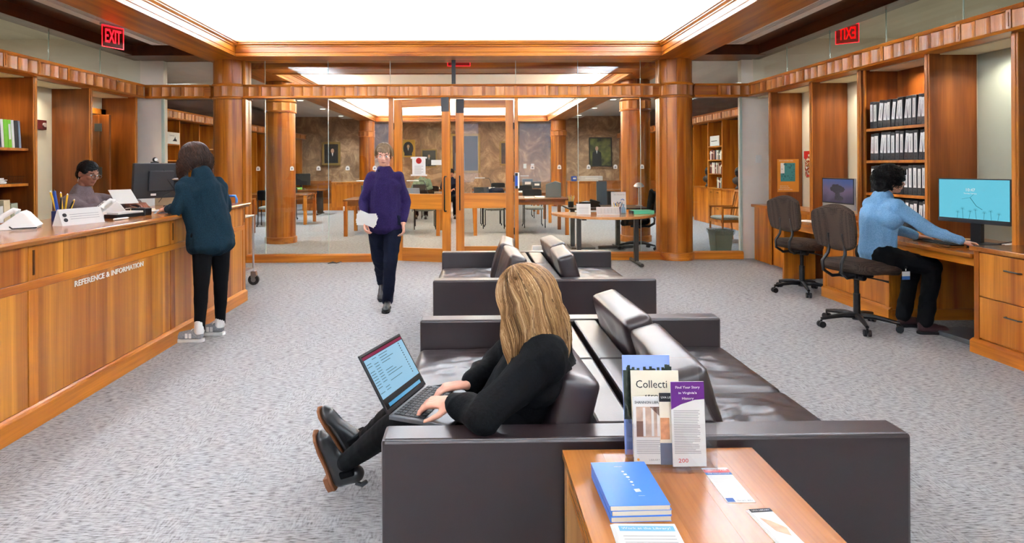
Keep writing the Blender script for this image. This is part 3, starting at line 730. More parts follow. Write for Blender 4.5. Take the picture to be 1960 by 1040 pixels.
# rear ledge with the raised step in the far bay and end counter
lg = thing('ledge_counter', 'raised wooden ledge counter in the far bay with a pale sculpture', 'counter', (4.6, 8.3, 0))
MB().box(4.30, 4.77, 8.76, 9.30, .80, .84).build('top', wy, lg, True, bevel=.004)
MB().box(4.33, 4.6, 9.20, 9.24, 0, .80).build('side_panel', wz, lg, True, bevel=.003)
MB().box(4.325, 4.345, 8.75, 9.24, 0, .80).build('front_panel', wz, lg, True, bevel=.003)
lg2 = thing('ledge_counter', 'wooden ledge counter behind the orange notice pier', 'counter', (4.6, 8.2, 0))
MB().box(4.30, 4.77, 7.69, 8.69, .80, .84).build('top', wy, lg2, True, bevel=.004)
MB().box(4.34, 4.76, 7.70, 8.69, 0, .80).build('body', wz, lg2, True, bevel=.003)
MB().box(4.40, 4.76, 7.2, 7.55, .75, .83).build('riser', wy, dk, True, bevel=.004)

# ------------------------------------------------------------------ binder bookcase
bc = thing('bookcase', 'built-in wooden bookcase full of black binders', 'bookcase', (4.6, 6.2, 0))
MB().box(4.73, 4.77, 5.72, 6.68, .75, 2.48).build('back_panel', wpier, bc, True)
SH = [.785, 1.135, 1.485, 1.83]
for z in SH: MB().box(4.36, 4.73, 5.72, 6.675, z-.03, z).build('shelf', wdoor, bc, True, bevel=.002)
MB().box(4.345, 4.365, 6.655, 6.682, .75, 2.48).build('face_frame', wdoor, bc, True, bevel=.002); MB().box(4.345, 4.365, 5.715, 5.74, .75, 2.48).build('face_frame', wdoor, bc, True, bevel=.002)
ORD = 'first second third fourth fifth sixth seventh eighth ninth tenth eleventh twelfth thirteenth fourteenth fifteenth sixteenth seventeenth eighteenth nineteenth twentieth'.split()
m_lbl = plain('binder_label', '#E4E2DE', .6)
m_txt = plain('print_grey', '#8A8A88', .7); m_dark = plain('print_dark', '#26262A', .7)
def binder_proto(w, h, lw, lz0, lz1):
    t = thing('binder', 'black binder with a white spine label', 'binder')
    MB().box(-.01, .24, -w/2, w/2, 0, h).build('cover', m_dgrey, t, bevel=.004)
    l = MB().box(-.0125, -.0095, -lw/2, lw/2, lz0, lz1).build('label', m_lbl, t)
    b = MB(); b.box(-.0135, -.0123, -lw*.12, -lw*.04, lz0+.02, lz1-.03); b.box(-.0135, -.0123, lw*.04, lw*.1, lz0+.03, lz1-.07); b.build('print', m_txt, l, kind='stuff')
    MB().tube([(-.0115, 0, lz0*.45), (-.008, 0, lz0*.45)], .008, 10).build('finger_ring', m_black, t)
    return t
bw = [.052, .064, .076, .06, .058]
protos = [binder_proto(w, h, w*lf, .075, h-.03) for w, h, lf in ((.052, .292, .68), (.064, .30, .6), (.076, .292, .72), (.06, .285, .72), (.058, .297, .62))]
kidmap = {}
for q in bpy.data.objects:
    if q.parent: kidmap.setdefault(q.parent.name, []).append(q)
rowname = ['bottom', 'second lowest', 'third', 'top']
used = [0]*5; rg = random.Random(3)
for r_, z in enumerate(SH):
    y = 6.62; n = 0; row = []
    lean = 0
    while True:
        k = rg.randrange(5); w_ = bw[k]
        lean = rg.choice([-.13, -.10, -.02, -.13, .0]) if r_ in (2, 3) and 1 < n < 12 else rg.choice([0, 0, -.05])
        need = w_+abs(math.sin(lean))*.05+.002
        if y-need < 5.78: break
        row.append((k, y-need/2, lean)); y -= need; n += 1
    for i, (k, yy, ln_) in enumerate(row):
        if used[k] == 0: o = protos[k]; used[k] = 1
        else: o = copy_tree(protos[k], None, kidmap)
        o.location = (4.39, yy, z + abs(math.sin(ln_))*bw[k]/2); o.rotation_euler = (-ln_, 0, 0)
        o['group'] = 'black binders with white spine labels'
        o['label'] = 'black binder, %s from the far end of the %s binder shelf' % (ORD[i], rowname[r_])
# ------------------------------------------------------------------ left open shelves
bl = thing('bookcase', 'built-in wooden open shelves at the left edge', 'bookcase', (-5.2, 6.4, 0))
MB().box(-5.42, -5.38, 4.98, 6.98, 0, 2.48).build('back_panel', wz, bl, True)
for z in (.45, .86, 1.275, 1.67): MB().box(-5.38, -4.99, 6.03, 6.995, z-.03, z).build('shelf', wdoor, bl, True, bevel=.002)
def spine(name, label, cat, x, y, z, w, h, d, mat, lean=0, group=None, lab=None):
    t = thing(name, label, cat, (x, y, z), 0, group)
    MB().box(-d, 0, -w/2, w/2, 0, h).build('cover', mat, t, bevel=.003)
    if lab: MB().box(-.001, .0015, -w*.28, w*.28, h*.3, h*.85).build('label', lab, t)
    t.rotation_euler = (lean, 0, 0); return t
m_green = plain('green_binder', '#7CCB2A', .4); m_bluegrey = plain('blue_grey_board', '#8C99A8', .5)
y = 6.93
for i, (w_, m, lb, l) in enumerate(((.03, m_bluegrey, None, 'thin blue grey folder beside the shelf upright'), (.055, m_black, None, 'black binder between the grey folder and the green pair'), (.035, m_lbl, None, 'white folder right of the green binders'), (.05, m_green, m_lbl, 'bright green binder with a white spine label'), (.05, m_green, None, 'plain bright green binder'), (.035, m_lbl, None, 'white folder left of the green binders'), (.05, m_dgrey, None, 'dark grey binder left of the white folder'), (.09, m_bluegrey, m_lbl, 'blue grey magazine box at the left edge of the shelf'), (.08, m_dgrey, None, 'dark magazine box at the very left of the shelf'))):
    spine('binder' if 'binder' in l else ('folder' if 'folder' in l else 'magazine_box'), l, 'binder' if 'binder' in l else 'folder', -5.02, y-w_/2, 1.67, w_, .305, .25, m, R(4), None, lb); y -= w_+.006
pt = thing('paper_stack', 'loose stack of papers on the middle shelf at the left', 'papers', (-5.18, 6.62, 1.275))
for i in range(7): MB().cb((random.uniform(-.02, .02), random.uniform(-.03, .03), .006+.009*i), (.24, .34-.02*i, .007), Matrix.Rotation(random.uniform(-.15, .15), 4, 'Z')).build('sheet', m_lbl, pt)
tr = thing('wire_basket', 'black wire basket on the middle shelf at the left', 'basket', (-5.1, 6.86, 1.275))
b = MB()
for i in range(8): b.tube([(-.1+.025*i, -.07, .005), (-.1+.025*i, .07, .005), (-.1+.025*i, .09, .08)], .0015, 5)
b.tube([(-.1, .09, .08), (.1, .09, .08)], .002, 5); b.build('wires', m_bmet, tr)
m_manila = plain('manila_card', '#D9C9A4', .7); m_sage = plain('sage_box', '#A9AE92', .6)
y = 6.88
for i, (w_, h_, m, l, nm) in enumerate(((.10, .20, m_sage, 'sage green file box on the lowest open shelf', 'file_box'), (.09, .24, m_manila, 'bundle of manila folders beside the sage box', 'folder_bundle'), (.07, .18, m_lbl, 'cream file box left of the manila folders', 'file_box'), (.06, .22, m_manila, 'second manila bundle at the left', 'folder_bundle'))):
    spine(nm, l, 'box' if 'box' in nm else 'folders', -5.02, y-w_/2, .86, w_, h_, .22, m, R(3)); y -= w_+.012

# ------------------------------------------------------------------ sofas
def sofa(label, Y, ln, seed):
    t = thing('double_sofa', label, 'sofa', (.545, Y, 0)); H = .61; W = 1.645; h2 = W/2; la = ln/2; at = .115
    for s in (-1, 1):
        a = sorted((s*la, s*(la-at)))
        b = MB().prism([(-h2, .06), (h2, .06), (h2, H), (-h2, H)], a[0], a[1], 'y'); b.build('arm', m_leather, t, bevel=.012)
        MB().tube([(-h2+.012, a[0]+.004, H-.003), (h2-.012, a[0]+.004, H-.003)], .0028, 5).build('welt', m_leather, t)
    for s in (-1, 1):
        for k in (-1, 1):
            yc = k*(la-at)/2
            MB().box(*sorted((s*.012, s*.135)), yc-(la-at)/2+.003, yc+(la-at)/2-.003, .08, H-.003).build('back_frame', m_leather, t, bevel=.010)
            me = cushion_mesh(.69, la-at-.008, .17, .12, seed+k+s*3, .012, 26, .03); me.materials.append(m_leather)
            o = link('seat_cushion', me, m_leather, t); o.location = (s*(.135+.345), yc, .375)
        MB().box(*sorted((s*.13, s*(h2-.03))), -la+at, la-at, .08, .30).build('seat_base', m_leather, t, bevel=.006)
    for sx in (-1, 1):
        for sy in (-1, 1): MB().cb((sx*(h2-.08), sy*(la-.06), .03), (.05, .05, .06)).build('foot', m_bmet, t)
    return t
SOFL = 1.56
sf1 = sofa('brown leather back-to-back sofa nearest, with a woman sitting on it', 2.655, SOFL, 1)
sf2 = sofa('brown leather back-to-back sofa farther back, empty', 5.25, SOFL, 9)
def backcush(label, x, y, z, lean, yaw=0, seed=0, w=.62, h=.325, d=.135):
    me = cushion_mesh(w, h, d, .07, seed, .005, 20, .024, .05); me.materials.append(m_leather)
    t = thing('back_cushion', label, 'cushion', (x, y, z), yaw, 'loose leather back cushions')
    o = link('cover', me, m_leather, t)
    # cushion mesh: width x, height y, thickness z  -> stand it up with thickness along x
    o.rotation_euler = Matrix(((0, 0, 1), (1, 0, 0), (0, 1, 0))).to_euler()
    o2 = MB(); pts = [(d/2*.93*0+ .0, 0, 0)]
    t.rotation_euler = (0, lean, yaw)
    s_ = 1
    for sd in (-1, 1):
        pr = rrect(w-.045, h-.045, .03, 4)
        MB().tube([(sd*(d/2-.012), p[0], p[1]) for p in pr]+[(sd*(d/2-.012), pr[0][0], pr[0][1])], .003, 5, False).build('piping', m_leather, t)
    return t
backcush('leather back cushion upright at the far right seat of the near sofa', .545+.22, 2.98, .615, R(-16), R(2), 3)
backcush('leather back cushion at the near right seat behind the leaflet holder', .545+.235, 2.33, .60, R(-16), R(-2), 5)
backcush('leather back cushion behind the seated woman', .545-.235, 2.30, .59, R(15), R(3), 7)
backcush('leather back cushion hidden behind her at the far left seat', .545-.24, 3.0, .60, R(14), R(-2), 11)
backcush('leather cushion at the near left seat of the farther sofa', .545-.23, 4.93, .60, R(16), R(2), 13)
backcush('leather cushion at the far left seat of the farther sofa', .545-.25, 5.56, .61, R(18), R(-4), 15)
backcush('leather cushion at the near right seat of the farther sofa', .545+.23, 4.95, .60, R(-15), R(-2), 17)
backcush('leather cushion at the far right seat of the farther sofa', .545+.24, 5.58, .61, R(-16), R(3), 19)

# ------------------------------------------------------------------ side table in front
tb = thing('side_table', 'light wooden side table against the arm of the near sofa', 'table', (.565, 1.40, 0))
for i in range(5): MB().box(-.29+.116*i+.00015, -.29+.116*(i+1)-.00015, -.45, .45, .562, .585).build('top_board', wtop, tb)
MB().box(-.275, .275, -.435, -.415, .49, .562).build('apron', wtopx, tb); MB().box(-.275, .275, .415, .435, .49, .562).build('apron', wtopx, tb)
MB().box(-.28, -.26, -.42, .42, .49, .562).build('apron', wtop, tb); MB().box(.26, .28, -.42, .42, .49, .562).build('apron', wtop, tb)
for sx in (-1, 1):
    for sy in (-1, 1): MB().cb((sx*.26, sy*.42, .281), (.05, .05, .562)).build('leg', wood('maple_leg', '#B47A42', '#D09A60', 'z') if (sx == -1 and sy == -1) else MATS['maple_leg'], tb, bevel=.003)

# ------------------------------------------------------------------ office chair (faces +x)
def office_chair(label, loc, rz, seat_h=.50):
    t = thing('office_chair', label, 'chair', loc, rz)
    for k in range(5):
        a = 2*PI*k/5 + .3
        M = Matrix.Rotation(a, 4, 'Z')
        lg_ = MB().tube([(.03, 0, .105), (.12, 0, .108), (.22, 0, .095), (.315, 0, .078)], [.026, .023, .019, .014], 8, True, M).build('base_arm', m_bmet, t, smooth=40)
        c = MB()
        for s in (-1, 1): c.tube([(.315, s*.007, .029), (.315, s*.027, .029)], .029, 14, True, M)
        c.tube([(.315, 0, .07), (.315, 0, .03)], .009, 8, True, M)
        c.build('caster', m_black, lg_, smooth=40)
    MB().cyl((0,0,.07), (0,0,.13), .038, .032, 18).build('hub', m_black, t, smooth=40)
    MB().cyl((0,0,.12), (0,0,.30), .028, n=16).build('gas_column', m_black, t, smooth=40); MB().cyl((0,0,.29), (0,0,seat_h-.07), .02, n=16).build('piston', m_bmet, t, smooth=40)
    b = MB(); b.cb((0, 0, seat_h-.075), (.22, .16, .05)); b.cyl((-.05, -.12, seat_h-.085), (-.05, .12, seat_h-.085), .03, n=12); b.build('mechanism', m_black, t, bevel=.008)
    MB().tube([(.02, -.08, seat_h-.09), (.05, -.2, seat_h-.10), (.06, -.25, seat_h-.105)], [.006, .006, .010], 8).build('lever', m_black, t)
    # seat
    me = cushion_mesh(.47, .48, .10, .18, 2, .0, 16, .048)
    for v in me.vertices:
        x = v.co.x/.235
        v.co.z += .018*x*x*(1 if x < 0 else -1.6)
        v.co.y *= 1 - .10*max(0, -x)
    me.materials.append(m_honey); o = link('seat', me, m_honey, t); o.location = (.03, 0, seat_h)
    # S-shaped back supports
    for s in (-1, 1):
        MB().tube([(-.05, s*.05, seat_h-.08), (-.20, s*.075, seat_h-.085), (-.285, s*.09, seat_h-.03), (-.29, s*.095, seat_h+.05), (-.235, s*.085, seat_h+.12), (-.225, s*.075, seat_h+.20), (-.245, s*.07, seat_h+.30)], .014, 8).build('back_support', m_black, t, smooth=40)
    me = cushion_mesh(.42, .40, .065, .12, 4, .0, 16, .03)
    for v in me.vertices:
        yy = v.co.y/.20; xx = v.co.x/.21
        v.co.x *= 1-.16*max(0, -yy)**1.5 - .06*max(0, yy)**3; v.co.z += -.05*xx*xx + .0
        if yy > .6: v.co.y -= .05*xx*xx*(yy-.6)/.4
        if yy < -.6: v.co.y += .04*xx*xx*(-yy-.6)/.4
    me.materials.append(m_honey)
    o = link('backrest', me, m_honey, t); o.location = (-.20, 0, seat_h+.35); o.matrix_local = Matrix.Translation((-.215, 0, seat_h+.35)) @ Matrix.Rotation(R(-8), 4, 'Y') @ Matrix(((0,0,1,0),(1,0,0,0),(0,1,0,0),(0,0,0,1)))
    return t
ch1 = office_chair('dotted brown office chair the woman in blue sits on', (3.42, 5.36, 0), R(18), .545)
ch2 = dup(ch1, (3.74, 6.84, 0), R(20), 'empty dotted brown office chair by the silver computer', 'dotted office chairs'); ch1['group'] = 'dotted office chairs'
# ================================================================== COMPUTERS AND DESK ITEMS
def emis(name, build, strength=1.0, rough=.15):
    m, nt, b = base(name); c = build(nt); b.inputs['Base Color'].default_value = (.01, .01, .012, 1); b.inputs['Roughness'].default_value = rough
    L(nt, c, b.inputs['Emission Color']); b.inputs['Emission Strength'].default_value = strength; return m
def grad(nt, stops, axis=1, scale=1.0, off=.5, noise_amt=0.0, nscale=3):
    tc = N(nt, 'ShaderNodeTexCoord'); sp = N(nt, 'ShaderNodeSeparateXYZ'); L(nt, tc.outputs['Object'], sp.inputs[0])
    ma = N(nt, 'ShaderNodeMath', operation='MULTIPLY_ADD'); ma.inputs[1].default_value = scale; ma.inputs[2].default_value = off
    L(nt, sp.outputs[axis], ma.inputs[0]); out = ma.outputs[0]
    if noise_amt:
        n = N(nt, 'ShaderNodeTexNoise'); n.inputs['Scale'].default_value = nscale; L(nt, tc.outputs['Object'], n.inputs['Vector'])
        m2 = N(nt, 'ShaderNodeMath', operation='MULTIPLY_ADD'); m2.inputs[1].default_value = noise_amt; L(nt, n.outputs['Fac'], m2.inputs[0]); L(nt, out, m2.inputs[2]); out = m2.outputs[0]
    r = ramp(nt, stops); L(nt, out, r.inputs['Fac']); return r.outputs['Color']
# all screens: local x across, local z up, facing -y
m_scyan = emis('cyan_screen', lambda nt: grad(nt, [(.1, '#1B98B8'), (.4, '#55CBE0'), (.7, '#8FE3EA'), (1, '#6CCDE4')], 2, 2.4, .2, .5, 4), .95)
m_sisland = emis('dusk_screen', lambda nt: grad(nt, [(.0, '#4A4058'), (.4, '#7A6A86'), (.7, '#5A6AA0'), (1, '#3A5C9C')], 2, 3, -.9, .5, 6), .6)
m_sdoc = emis('document_screen', lambda nt: grad(nt, [(0, '#8CC8EA'), (1, '#A8D8F4')], 2, 3, .3), .9)
m_stask = emis('dark_screen', lambda nt: grad(nt, [(0, '#10181C'), (1, '#2A2A28')], 0, 3, .5, .5, 20), .6)
m_smar = emis('maroon_bar', lambda nt: grad(nt, [(0, '#8E1E4E'), (1, '#A02858')], 0, 1), .8)
m_sblue = emis('screen_blue_icons', lambda nt: grad(nt, [(0, '#3FA0D8'), (1, '#7CC8F0')], 0, 8, .5, .5, 80), .8)
m_wem = emis('screen_white', lambda nt: grad(nt, [(0, '#F0FAFF'), (1, '#FFFFFF')], 0, 1), .8)
m_sline = emis('screen_ink', lambda nt: grad(nt, [(0, '#3C6C88'), (1, '#4A7890')], 0, 1), .5)
m_stem = emis('screen_teal_ink', lambda nt: grad(nt, [(0, '#146880'), (1, '#1C7C90')], 0, 1), .5)
m_rock = emis('screen_rock', lambda nt: grad(nt, [(0, '#16161C'), (1, '#4A4650')], 2, 8, .5, .9, 30), .5)
# monitor facing -x on the right-hand desk
mo = thing('monitor', 'wide black monitor with a pale cyan lock screen on the desk', 'monitor', (4.36, 5.22, .75), R(-90+15))
sc_ = MB().box(-.30, .30, -.012, .022, .18, .565).build('housing', m_dgrey, mo, bevel=.004)
MB().box(-.29, .29, -.0135, -.0115, .215, .555).build('screen', m_scyan, mo, label='glowing cyan screen')
MB().box(-.30, .30, -.016, -.010, .178, .214).build('chin', m_dgrey, mo, bevel=.002)
text('clock_digits', '10:47', .075, (-.02, -.014, .465), (PI/2, 0, 0), m_wem, mo)
text('screen_print', 'Thursday, February', .11, (-.02, -.014, .435), (PI/2, 0, 0), m_wem, mo)
b = MB()
for (x, h, a) in ((-.13, .05, .1), (-.08, .08, -.1), (-.03, .06, .2), (.03, .075, -.15), (.09, .055, .1), (.15, .07, -.1), (.20, .05, .2)):
    b.tube([(x, -.0145, .216), (x+a*.05, -.0145, .216+h)], .0012, 4)
    for q in range(7):
        an = PI*q/6; b.tube([(x+a*.05, -.0145, .216+h), (x+a*.05+.02*math.cos(an), -.0145, .216+h+.02*math.sin(an))], .0006, 4)
b.tube([(-.02, -.0145, .40), (.03, -.0145, .33), (.08, -.0145, .30)], .002, 4); b.tube([(-.02, -.0145, .40), (-.09, -.0145, .385)], .0012, 4); b.tube([(-.02, -.0145, .40), (.01, -.0145, .43)], .001, 4)
b.build('screen_picture', m_stem, mo, kind='stuff')
MB().box(-.045, .045, .02, .06, .01, .40).build('stand_neck', m_black, mo, bevel=.004)
MB().prism(rrect(.30, .22, .03, 4, 0, .02), 0, .012).build('stand_base', m_dgrey, mo, bevel=.002)
MB().prism(rrect(.02, .008, .002, 2, -.27, 0), .19, .205, 'y').build('sticker', m_lbl, mo) if 0 else None
kb_mat = plain('key_caps', '#1E1F22', .5)
def keyboard(label, loc, rz, w=.44, d=.13, mat=None, cat='keyboard', par=None, off=(0,0,0), rows=5, cols=14, name='keyboard'):
    t = thing(name, label, cat, loc, rz); MB().prism(rrect(w, d, .01, 3), 0, .014).build('case', mat or m_black, t, bevel=.002)
    b = MB()
    for r_ in range(rows):
        for c in range(cols):
            b.cb((-w/2+.02+(w-.04)*(c+.5)/cols, -d/2+.012+(d-.024)*(r_+.5)/rows, .016), ((w-.04)/cols-.003, (d-.024)/rows-.003, .006))
    b.build('keys', kb_mat, t, kind='stuff'); return t
keyboard('black keyboard under the hands of the woman in blue', (4.10, 5.30, .75), R(-90))
def mouse(label, loc, rz, mat):
    t = thing('mouse', label, 'mouse', loc, rz); me = remesh(MB().ell((0,0,.008), (.03, .052, .026)).cb((0, 0, -.02), (.1, .14, .001)), .004, 2) if 0 else None
    b = MB(); b.lathe([(.0, 0)], n=3) if 0 else None
    MB().ell((0,0,.006), (.03, .052, .022), nu=20, nv=10).build('shell', mat, t, smooth=60); return t
mouse('black mouse near the hand of the woman in blue', (4.16, 4.99, .752), R(-90), m_black)
nt_ = thing('envelope', 'small kraft envelope on the desk beside the monitor stand', 'envelope', (4.42, 5.50, .75), R(20)); MB().cb((0, 0, .008), (.16, .22, .016)).build('sheet', plain('kraft_paper', '#C9A878', .7), nt_)
cb_ = thing('cable', 'pale cable bundle behind the monitor', 'cable', (4.6, 4.95, .75))
for k in range(3): MB().tube([(-.12, .1+.03*k, .012), (0, .02*k, .03+.015*k), (.1, -.06, .012+.02*k), (.15, -.16+.03*k, .01), (.08, -.22, .008)], .004, 6).build('lead', m_wplas if k < 2 else m_black, cb_, smooth=60)
fp = thing('floor_box', 'low grey metal plate on the carpet under the desk', 'floor box', (4.12, 4.98, 0), R(4)); MB().cb((0, 0, .02), (.34, .42, .04)).build('body', plain('steel_grey', '#6E7276', .4, .6), fp, bevel=.006)
cb2 = thing('cable', 'grey cable hanging under the desktop to the floor plate', 'cable', (4.2, 4.75, 0)); MB().tube([(0.05, 0, .70), (.02, .02, .5), (0, .08, .3), (.06, .12, .1), (.08, .2, .045)], .006, 6).build('lead', m_grmet, cb2, smooth=60)
# silver all-in-one
im = thing('desktop_computer', 'silver all-in-one computer showing a dusky island picture', 'computer', (4.20, 6.90, .80), R(-90+5))
MB().box(-.265, .265, -.012, .014, .13, .485).build('housing', m_silver, im, bevel=.004); MB().box(-.264, .264, -.0135, -.0115, .195, .484).build('bezel', m_black, im)
MB().box(-.25, .25, -.0145, -.0130, .207, .473).build('screen', m_sisland, im, label='glowing screen with an island picture')
rk = remesh(MB().ell((0, 0, .36), (.12, .02, .04)).ell((-.03, 0, .39), (.06, .02, .03)).ell((.0, 0, .31), (.035, .015, .06)).ell((.02, 0, .26), (.07, .015, .03)), .004, 2, fold=.01, fscale=30)
for v in rk.vertices: v.co.y = -.0148 + v.co.y*.02
rk.materials.append(m_rock); link('screen_picture', rk, m_rock, im)
MB().prism([(-.1, .01), (.1, .01), (.07, .26), (-.07, .26)], .03, .04, 'y').build('stand_neck', m_silver, im, bevel=.003); MB().prism(rrect(.2, .19, .02, 4), 0, .008).build('stand_foot', m_silver, im)
MB().box(-.10, .10, -.02, .04, 0, .012).build('foot_edge', m_silver, im) if 0 else None
MB().box(4.09, 4.40, 6.70, 7.1, .75, .80).build('riser', wy, dk, True, bevel=.004)
fl = thing('paper_sheet', 'white paper sheet on the far desktop', 'paper', (4.12, 7.35, .752), R(20)); MB().cb((0,0,.002), (.22, .3, .003)).build('sheet', m_lbl, fl)
tp = thing('sign_stand', 'small upright white and blue card in the far bay', 'sign', (4.62, 7.95, .84), R(-60)); MB().box(-.1, .1, -.004, .004, 0, .2, Matrix.Rotation(R(-15), 4, 'X')).build('card', m_lbl, tp)
MB().box(-.09, .09, -.006, -.0035, .02, .06, Matrix.Rotation(R(-15), 4, 'X')).build('blue_strip', plain('print_blue', '#3C6FB4', .5), tp)
sn = thing('snack_bag', 'red and clear bag of mixed snacks hanging on the cream wall', 'snack bag', (4.775, 8.42, 1.27))
me = cushion_mesh(.26, .36, .05, .5, 3, .01, 14, .02); m_bag, nt, b = base('snack_print')
tc = N(nt, 'ShaderNodeTexCoord'); vo = N(nt, 'ShaderNodeTexVoronoi'); vo.inputs['Scale'].default_value = 45; L(nt, tc.outputs['Object'], vo.inputs['Vector'])
rr = ramp(nt, [(.2, '#F0E8D8'), (.45, '#C9A050'), (.6, '#7A3A38'), (.8, '#D04030')]); L(nt, vo.outputs['Color'], rr.inputs['Fac']); L(nt, rr.outputs[0], b.inputs['Base Color']); b.inputs['Roughness'].default_value = .25
me.materials.append(m_bag); o = link('pouch', me, m_bag, sn); o.matrix_local = Matrix.Translation((-.03, 0, .17)) @ Matrix(((0,0,-1,0),(-1,0,0,0),(0,1,0,0),(0,0,0,1)))
m_red = plain('red_print', '#C8281E', .35)
MB().prism([(-.13, .36), (.13, .36), (.13, .26), (.0, .20), (-.13, .30)], -.064, -.058, 'x').build('header_band', m_red, sn); MB().box(-.066, -.058, -.07, .06, .0, .05).build('lower_band', m_red, sn)
om = thing('map_notice', 'orange notice with a teal floor map fixed to the pier', 'notice', (4.56, 8.696, 1.285))
m_or = plain('orange_card', '#D98A2A', .5); m_tealp = plain('teal_print', '#3E8C90', .5); m_tealp2 = plain('teal_dark', '#2C6A74', .5)
MB().box(-.155, .155, -.006, .0, -.235, .235).build('card', m_or, om)
MB().box(-.11, .10, -.008, -.0058, -.085, .18).build('map_field', m_tealp, om); MB().box(-.11, -.055, -.009, -.0078, .03, .18).build('map_key', m_lbl, om)
b = MB(); rg = random.Random(5)
for k in range(26):
    x = rg.uniform(-.10, .08); z = rg.uniform(-.075, .16); b.box(x, x+rg.uniform(.008, .03), -.009, -.0079, z, z+rg.uniform(.006, .03))
b.build('map_lines', m_tealp2, om, kind='stuff')
text('notice_print', 'PARTICIPATING SITES', .2, (-.03, -.0062, .21), (PI/2, 0, 0), m_lbl, om)
for i in range(3): text('notice_print', ['Exploring the map', 'Ground floor plan', 'Scholars collections today'][i], [.12, .14, .2][i], (-.06+[0, .01, .02][i], -.0062, -.15-.026*i), (PI/2, 0, 0), m_lbl, om)
sw = thing('light_switch', 'white double rocker switch on the pale back wall', 'switch', (4.43, YW-.002, 1.53)); MB().box(-.045, .045, -.008, 0, -.06, .06).build('plate', m_wplas, sw, bevel=.003)
for s in (-1, 1): MB().box(s*.02-.014, s*.02+.014, -.012, -.008, -.03, .03).build('rocker', m_wplas, sw, bevel=.002)
sw = thing('thermostat', 'white wall box right of the light switch', 'thermostat', (4.63, YW-.002, 1.53)); MB().box(-.05, .05, -.03, 0, -.055, .055).build('cover', m_wplas, sw, bevel=.006); MB().box(-.02, .02, -.032, -.03, .0, .03).build('display', m_bluegrey, sw)
ps = thing('paper_sculpture', 'pale crumpled sculpture standing on the end counter by the corner', 'sculpture', (4.72, 9.05, .84))
rg = random.Random(2); b = MB()
for k in range(26): z = .03+.018*k*1.0; b.ell((rg.uniform(-.06, .06)*(1-k/40), rg.uniform(-.04, .04), z*1.35), (rg.uniform(.03, .07)*(1.1-k/34), .04, .025))
me = remesh(b, .007, 1, fold=.01, fscale=22); me.materials.append(m_wplas); link('figure', me, m_wplas, ps)

# ------------------------------------------------------------------ left wall fittings
fa = thing('fire_alarm', 'dark red fire alarm box on the cream wall at the left', 'fire alarm', (-5.415, 7.78, 1.99)); MB().box(0, .04, -.08, .08, -.06, .06).build('box', plain('alarm_red', '#5E1A18', .4), fa, bevel=.004)
MB().cyl((.04, .03, .0), (.055, .03, .0), .028, n=16).build('strobe', plain('alarm_lens', '#B8A8A0', .2), fa, smooth=40)
for z, l in ((1.35, 'upper white notice card on the edge of the cream wall at the left'), (1.02, 'lower white notice card on the edge of the cream wall at the left')):
    nn = thing('wall_notice', l, 'notice', (-5.415, 7.5, z)); MB().box(0, .01, -.07, .07, -.12, .12).build('card', m_lbl, nn); MB().box(.0095, .0115, -.05, .05, .08, .10).build('print', m_dark, nn)

# ------------------------------------------------------------------ exit signs
m_red_e = emis('red_glow', lambda nt: grad(nt, [(0, '#FF1020'), (1, '#FF2030')], 0, 1), 3.0)
m_redglass = glass('red_tinted_acrylic', (.95, .30, .32, 1), .02, 1.5)
def exit_sign(label, loc, rz, mir=False, w=.33, h=.25, z=3.05):
    t = thing('exit_sign', label, 'exit sign', loc, rz)
    MB().box(-w/2-.01, w/2+.01, -.02, .02, -.02, 0).build('rail', m_silver, t, bevel=.002); MB().box(-w/2, w/2, -.004, .004, -h-.02, -.02).build('panel', m_redglass, t)
    for a in ((-w/2, w/2, -h-.02, -h-.012), (-w/2, -w/2+.008, -h-.02, -.02), (w/2-.008, w/2, -h-.02, -.02), (-w/2, w/2, -.03, -.02)): MB().box(a[0], a[1], -.0055, -.004, a[2], a[3]).build('glowing_edge', m_red_e, t)
    text('lettering', 'EXIT', w*.72, (0, -.0045 if not mir else .0045, -h/2-.02), (PI/2, 0, PI if mir else 0), m_red_e, t, depth=.003, height=h*.62, bold=.012)
    return t
exit_sign('red lit exit sign under the left aisle ceiling', (-4.13, 7.15, 3.10), R(66), False, .27)
exit_sign('red exit sign seen from behind over the doors', (-.17, 9.60, 3.3), 0, True, .36, .27)
exit_sign('red exit sign seen from behind beyond the right clerestory glass', (5.12, 8.2, 3.36), R(-38), True, .28, .26)
exit_sign('faint red sign added as a reflection in the left clerestory glass', (-5.9, 7.3, 3.28), R(40), True, .30, .18)  # glowing stand-in for red reflections in the glass, added behind it

# ------------------------------------------------------------------ table items in front
def textlines(t, x0, x1, ztop, n, dz, y, mat, rg, axis='z', name='print', h=.0016, M=None):
    b = MB()
    for i in range(n):
        xe = x1 - rg.uniform(0, .35)*(x1-x0)*(1 if i % 4 == 3 else .25); z = ztop-dz*i
        if axis == 'z': b.box(x0, xe, y-.0004, y, z-h, z, M)
        else: b.box(x0, xe, z-h, z, y, y+.0003, M)
    return b.build(name, mat, t, kind='stuff')
rg = random.Random(11)
hd = thing('leaflet_holder', 'clear acrylic leaflet holder on the near side table', 'leaflet holder', (.576, 1.775, .585), R(-2))
Mt = Matrix.Rotation(R(-8), 4, 'X')
MB().box(-.11, .11, .035, .038, .0, .285, Mt).build('back_plate', m_acryl, hd)
for z in range(1): pass
MB().box(-.118, .118, -.062, -.059, .0, .125, Matrix.Rotation(R(-4), 4, 'X')).build('front_plate', m_acryl, hd)
MB().box(-.118, .118, -.075, .05, 0, .0035).build('floor_plate', m_acryl, hd)
for s in (-1, 1): MB().prism([(-.062, 0), (.04, 0), (.045, .16), (.0, .14), (-.055, .125)], s*.118-.0015, s*.118+.0015, 'x').build('side_plate', m_acryl, hd)
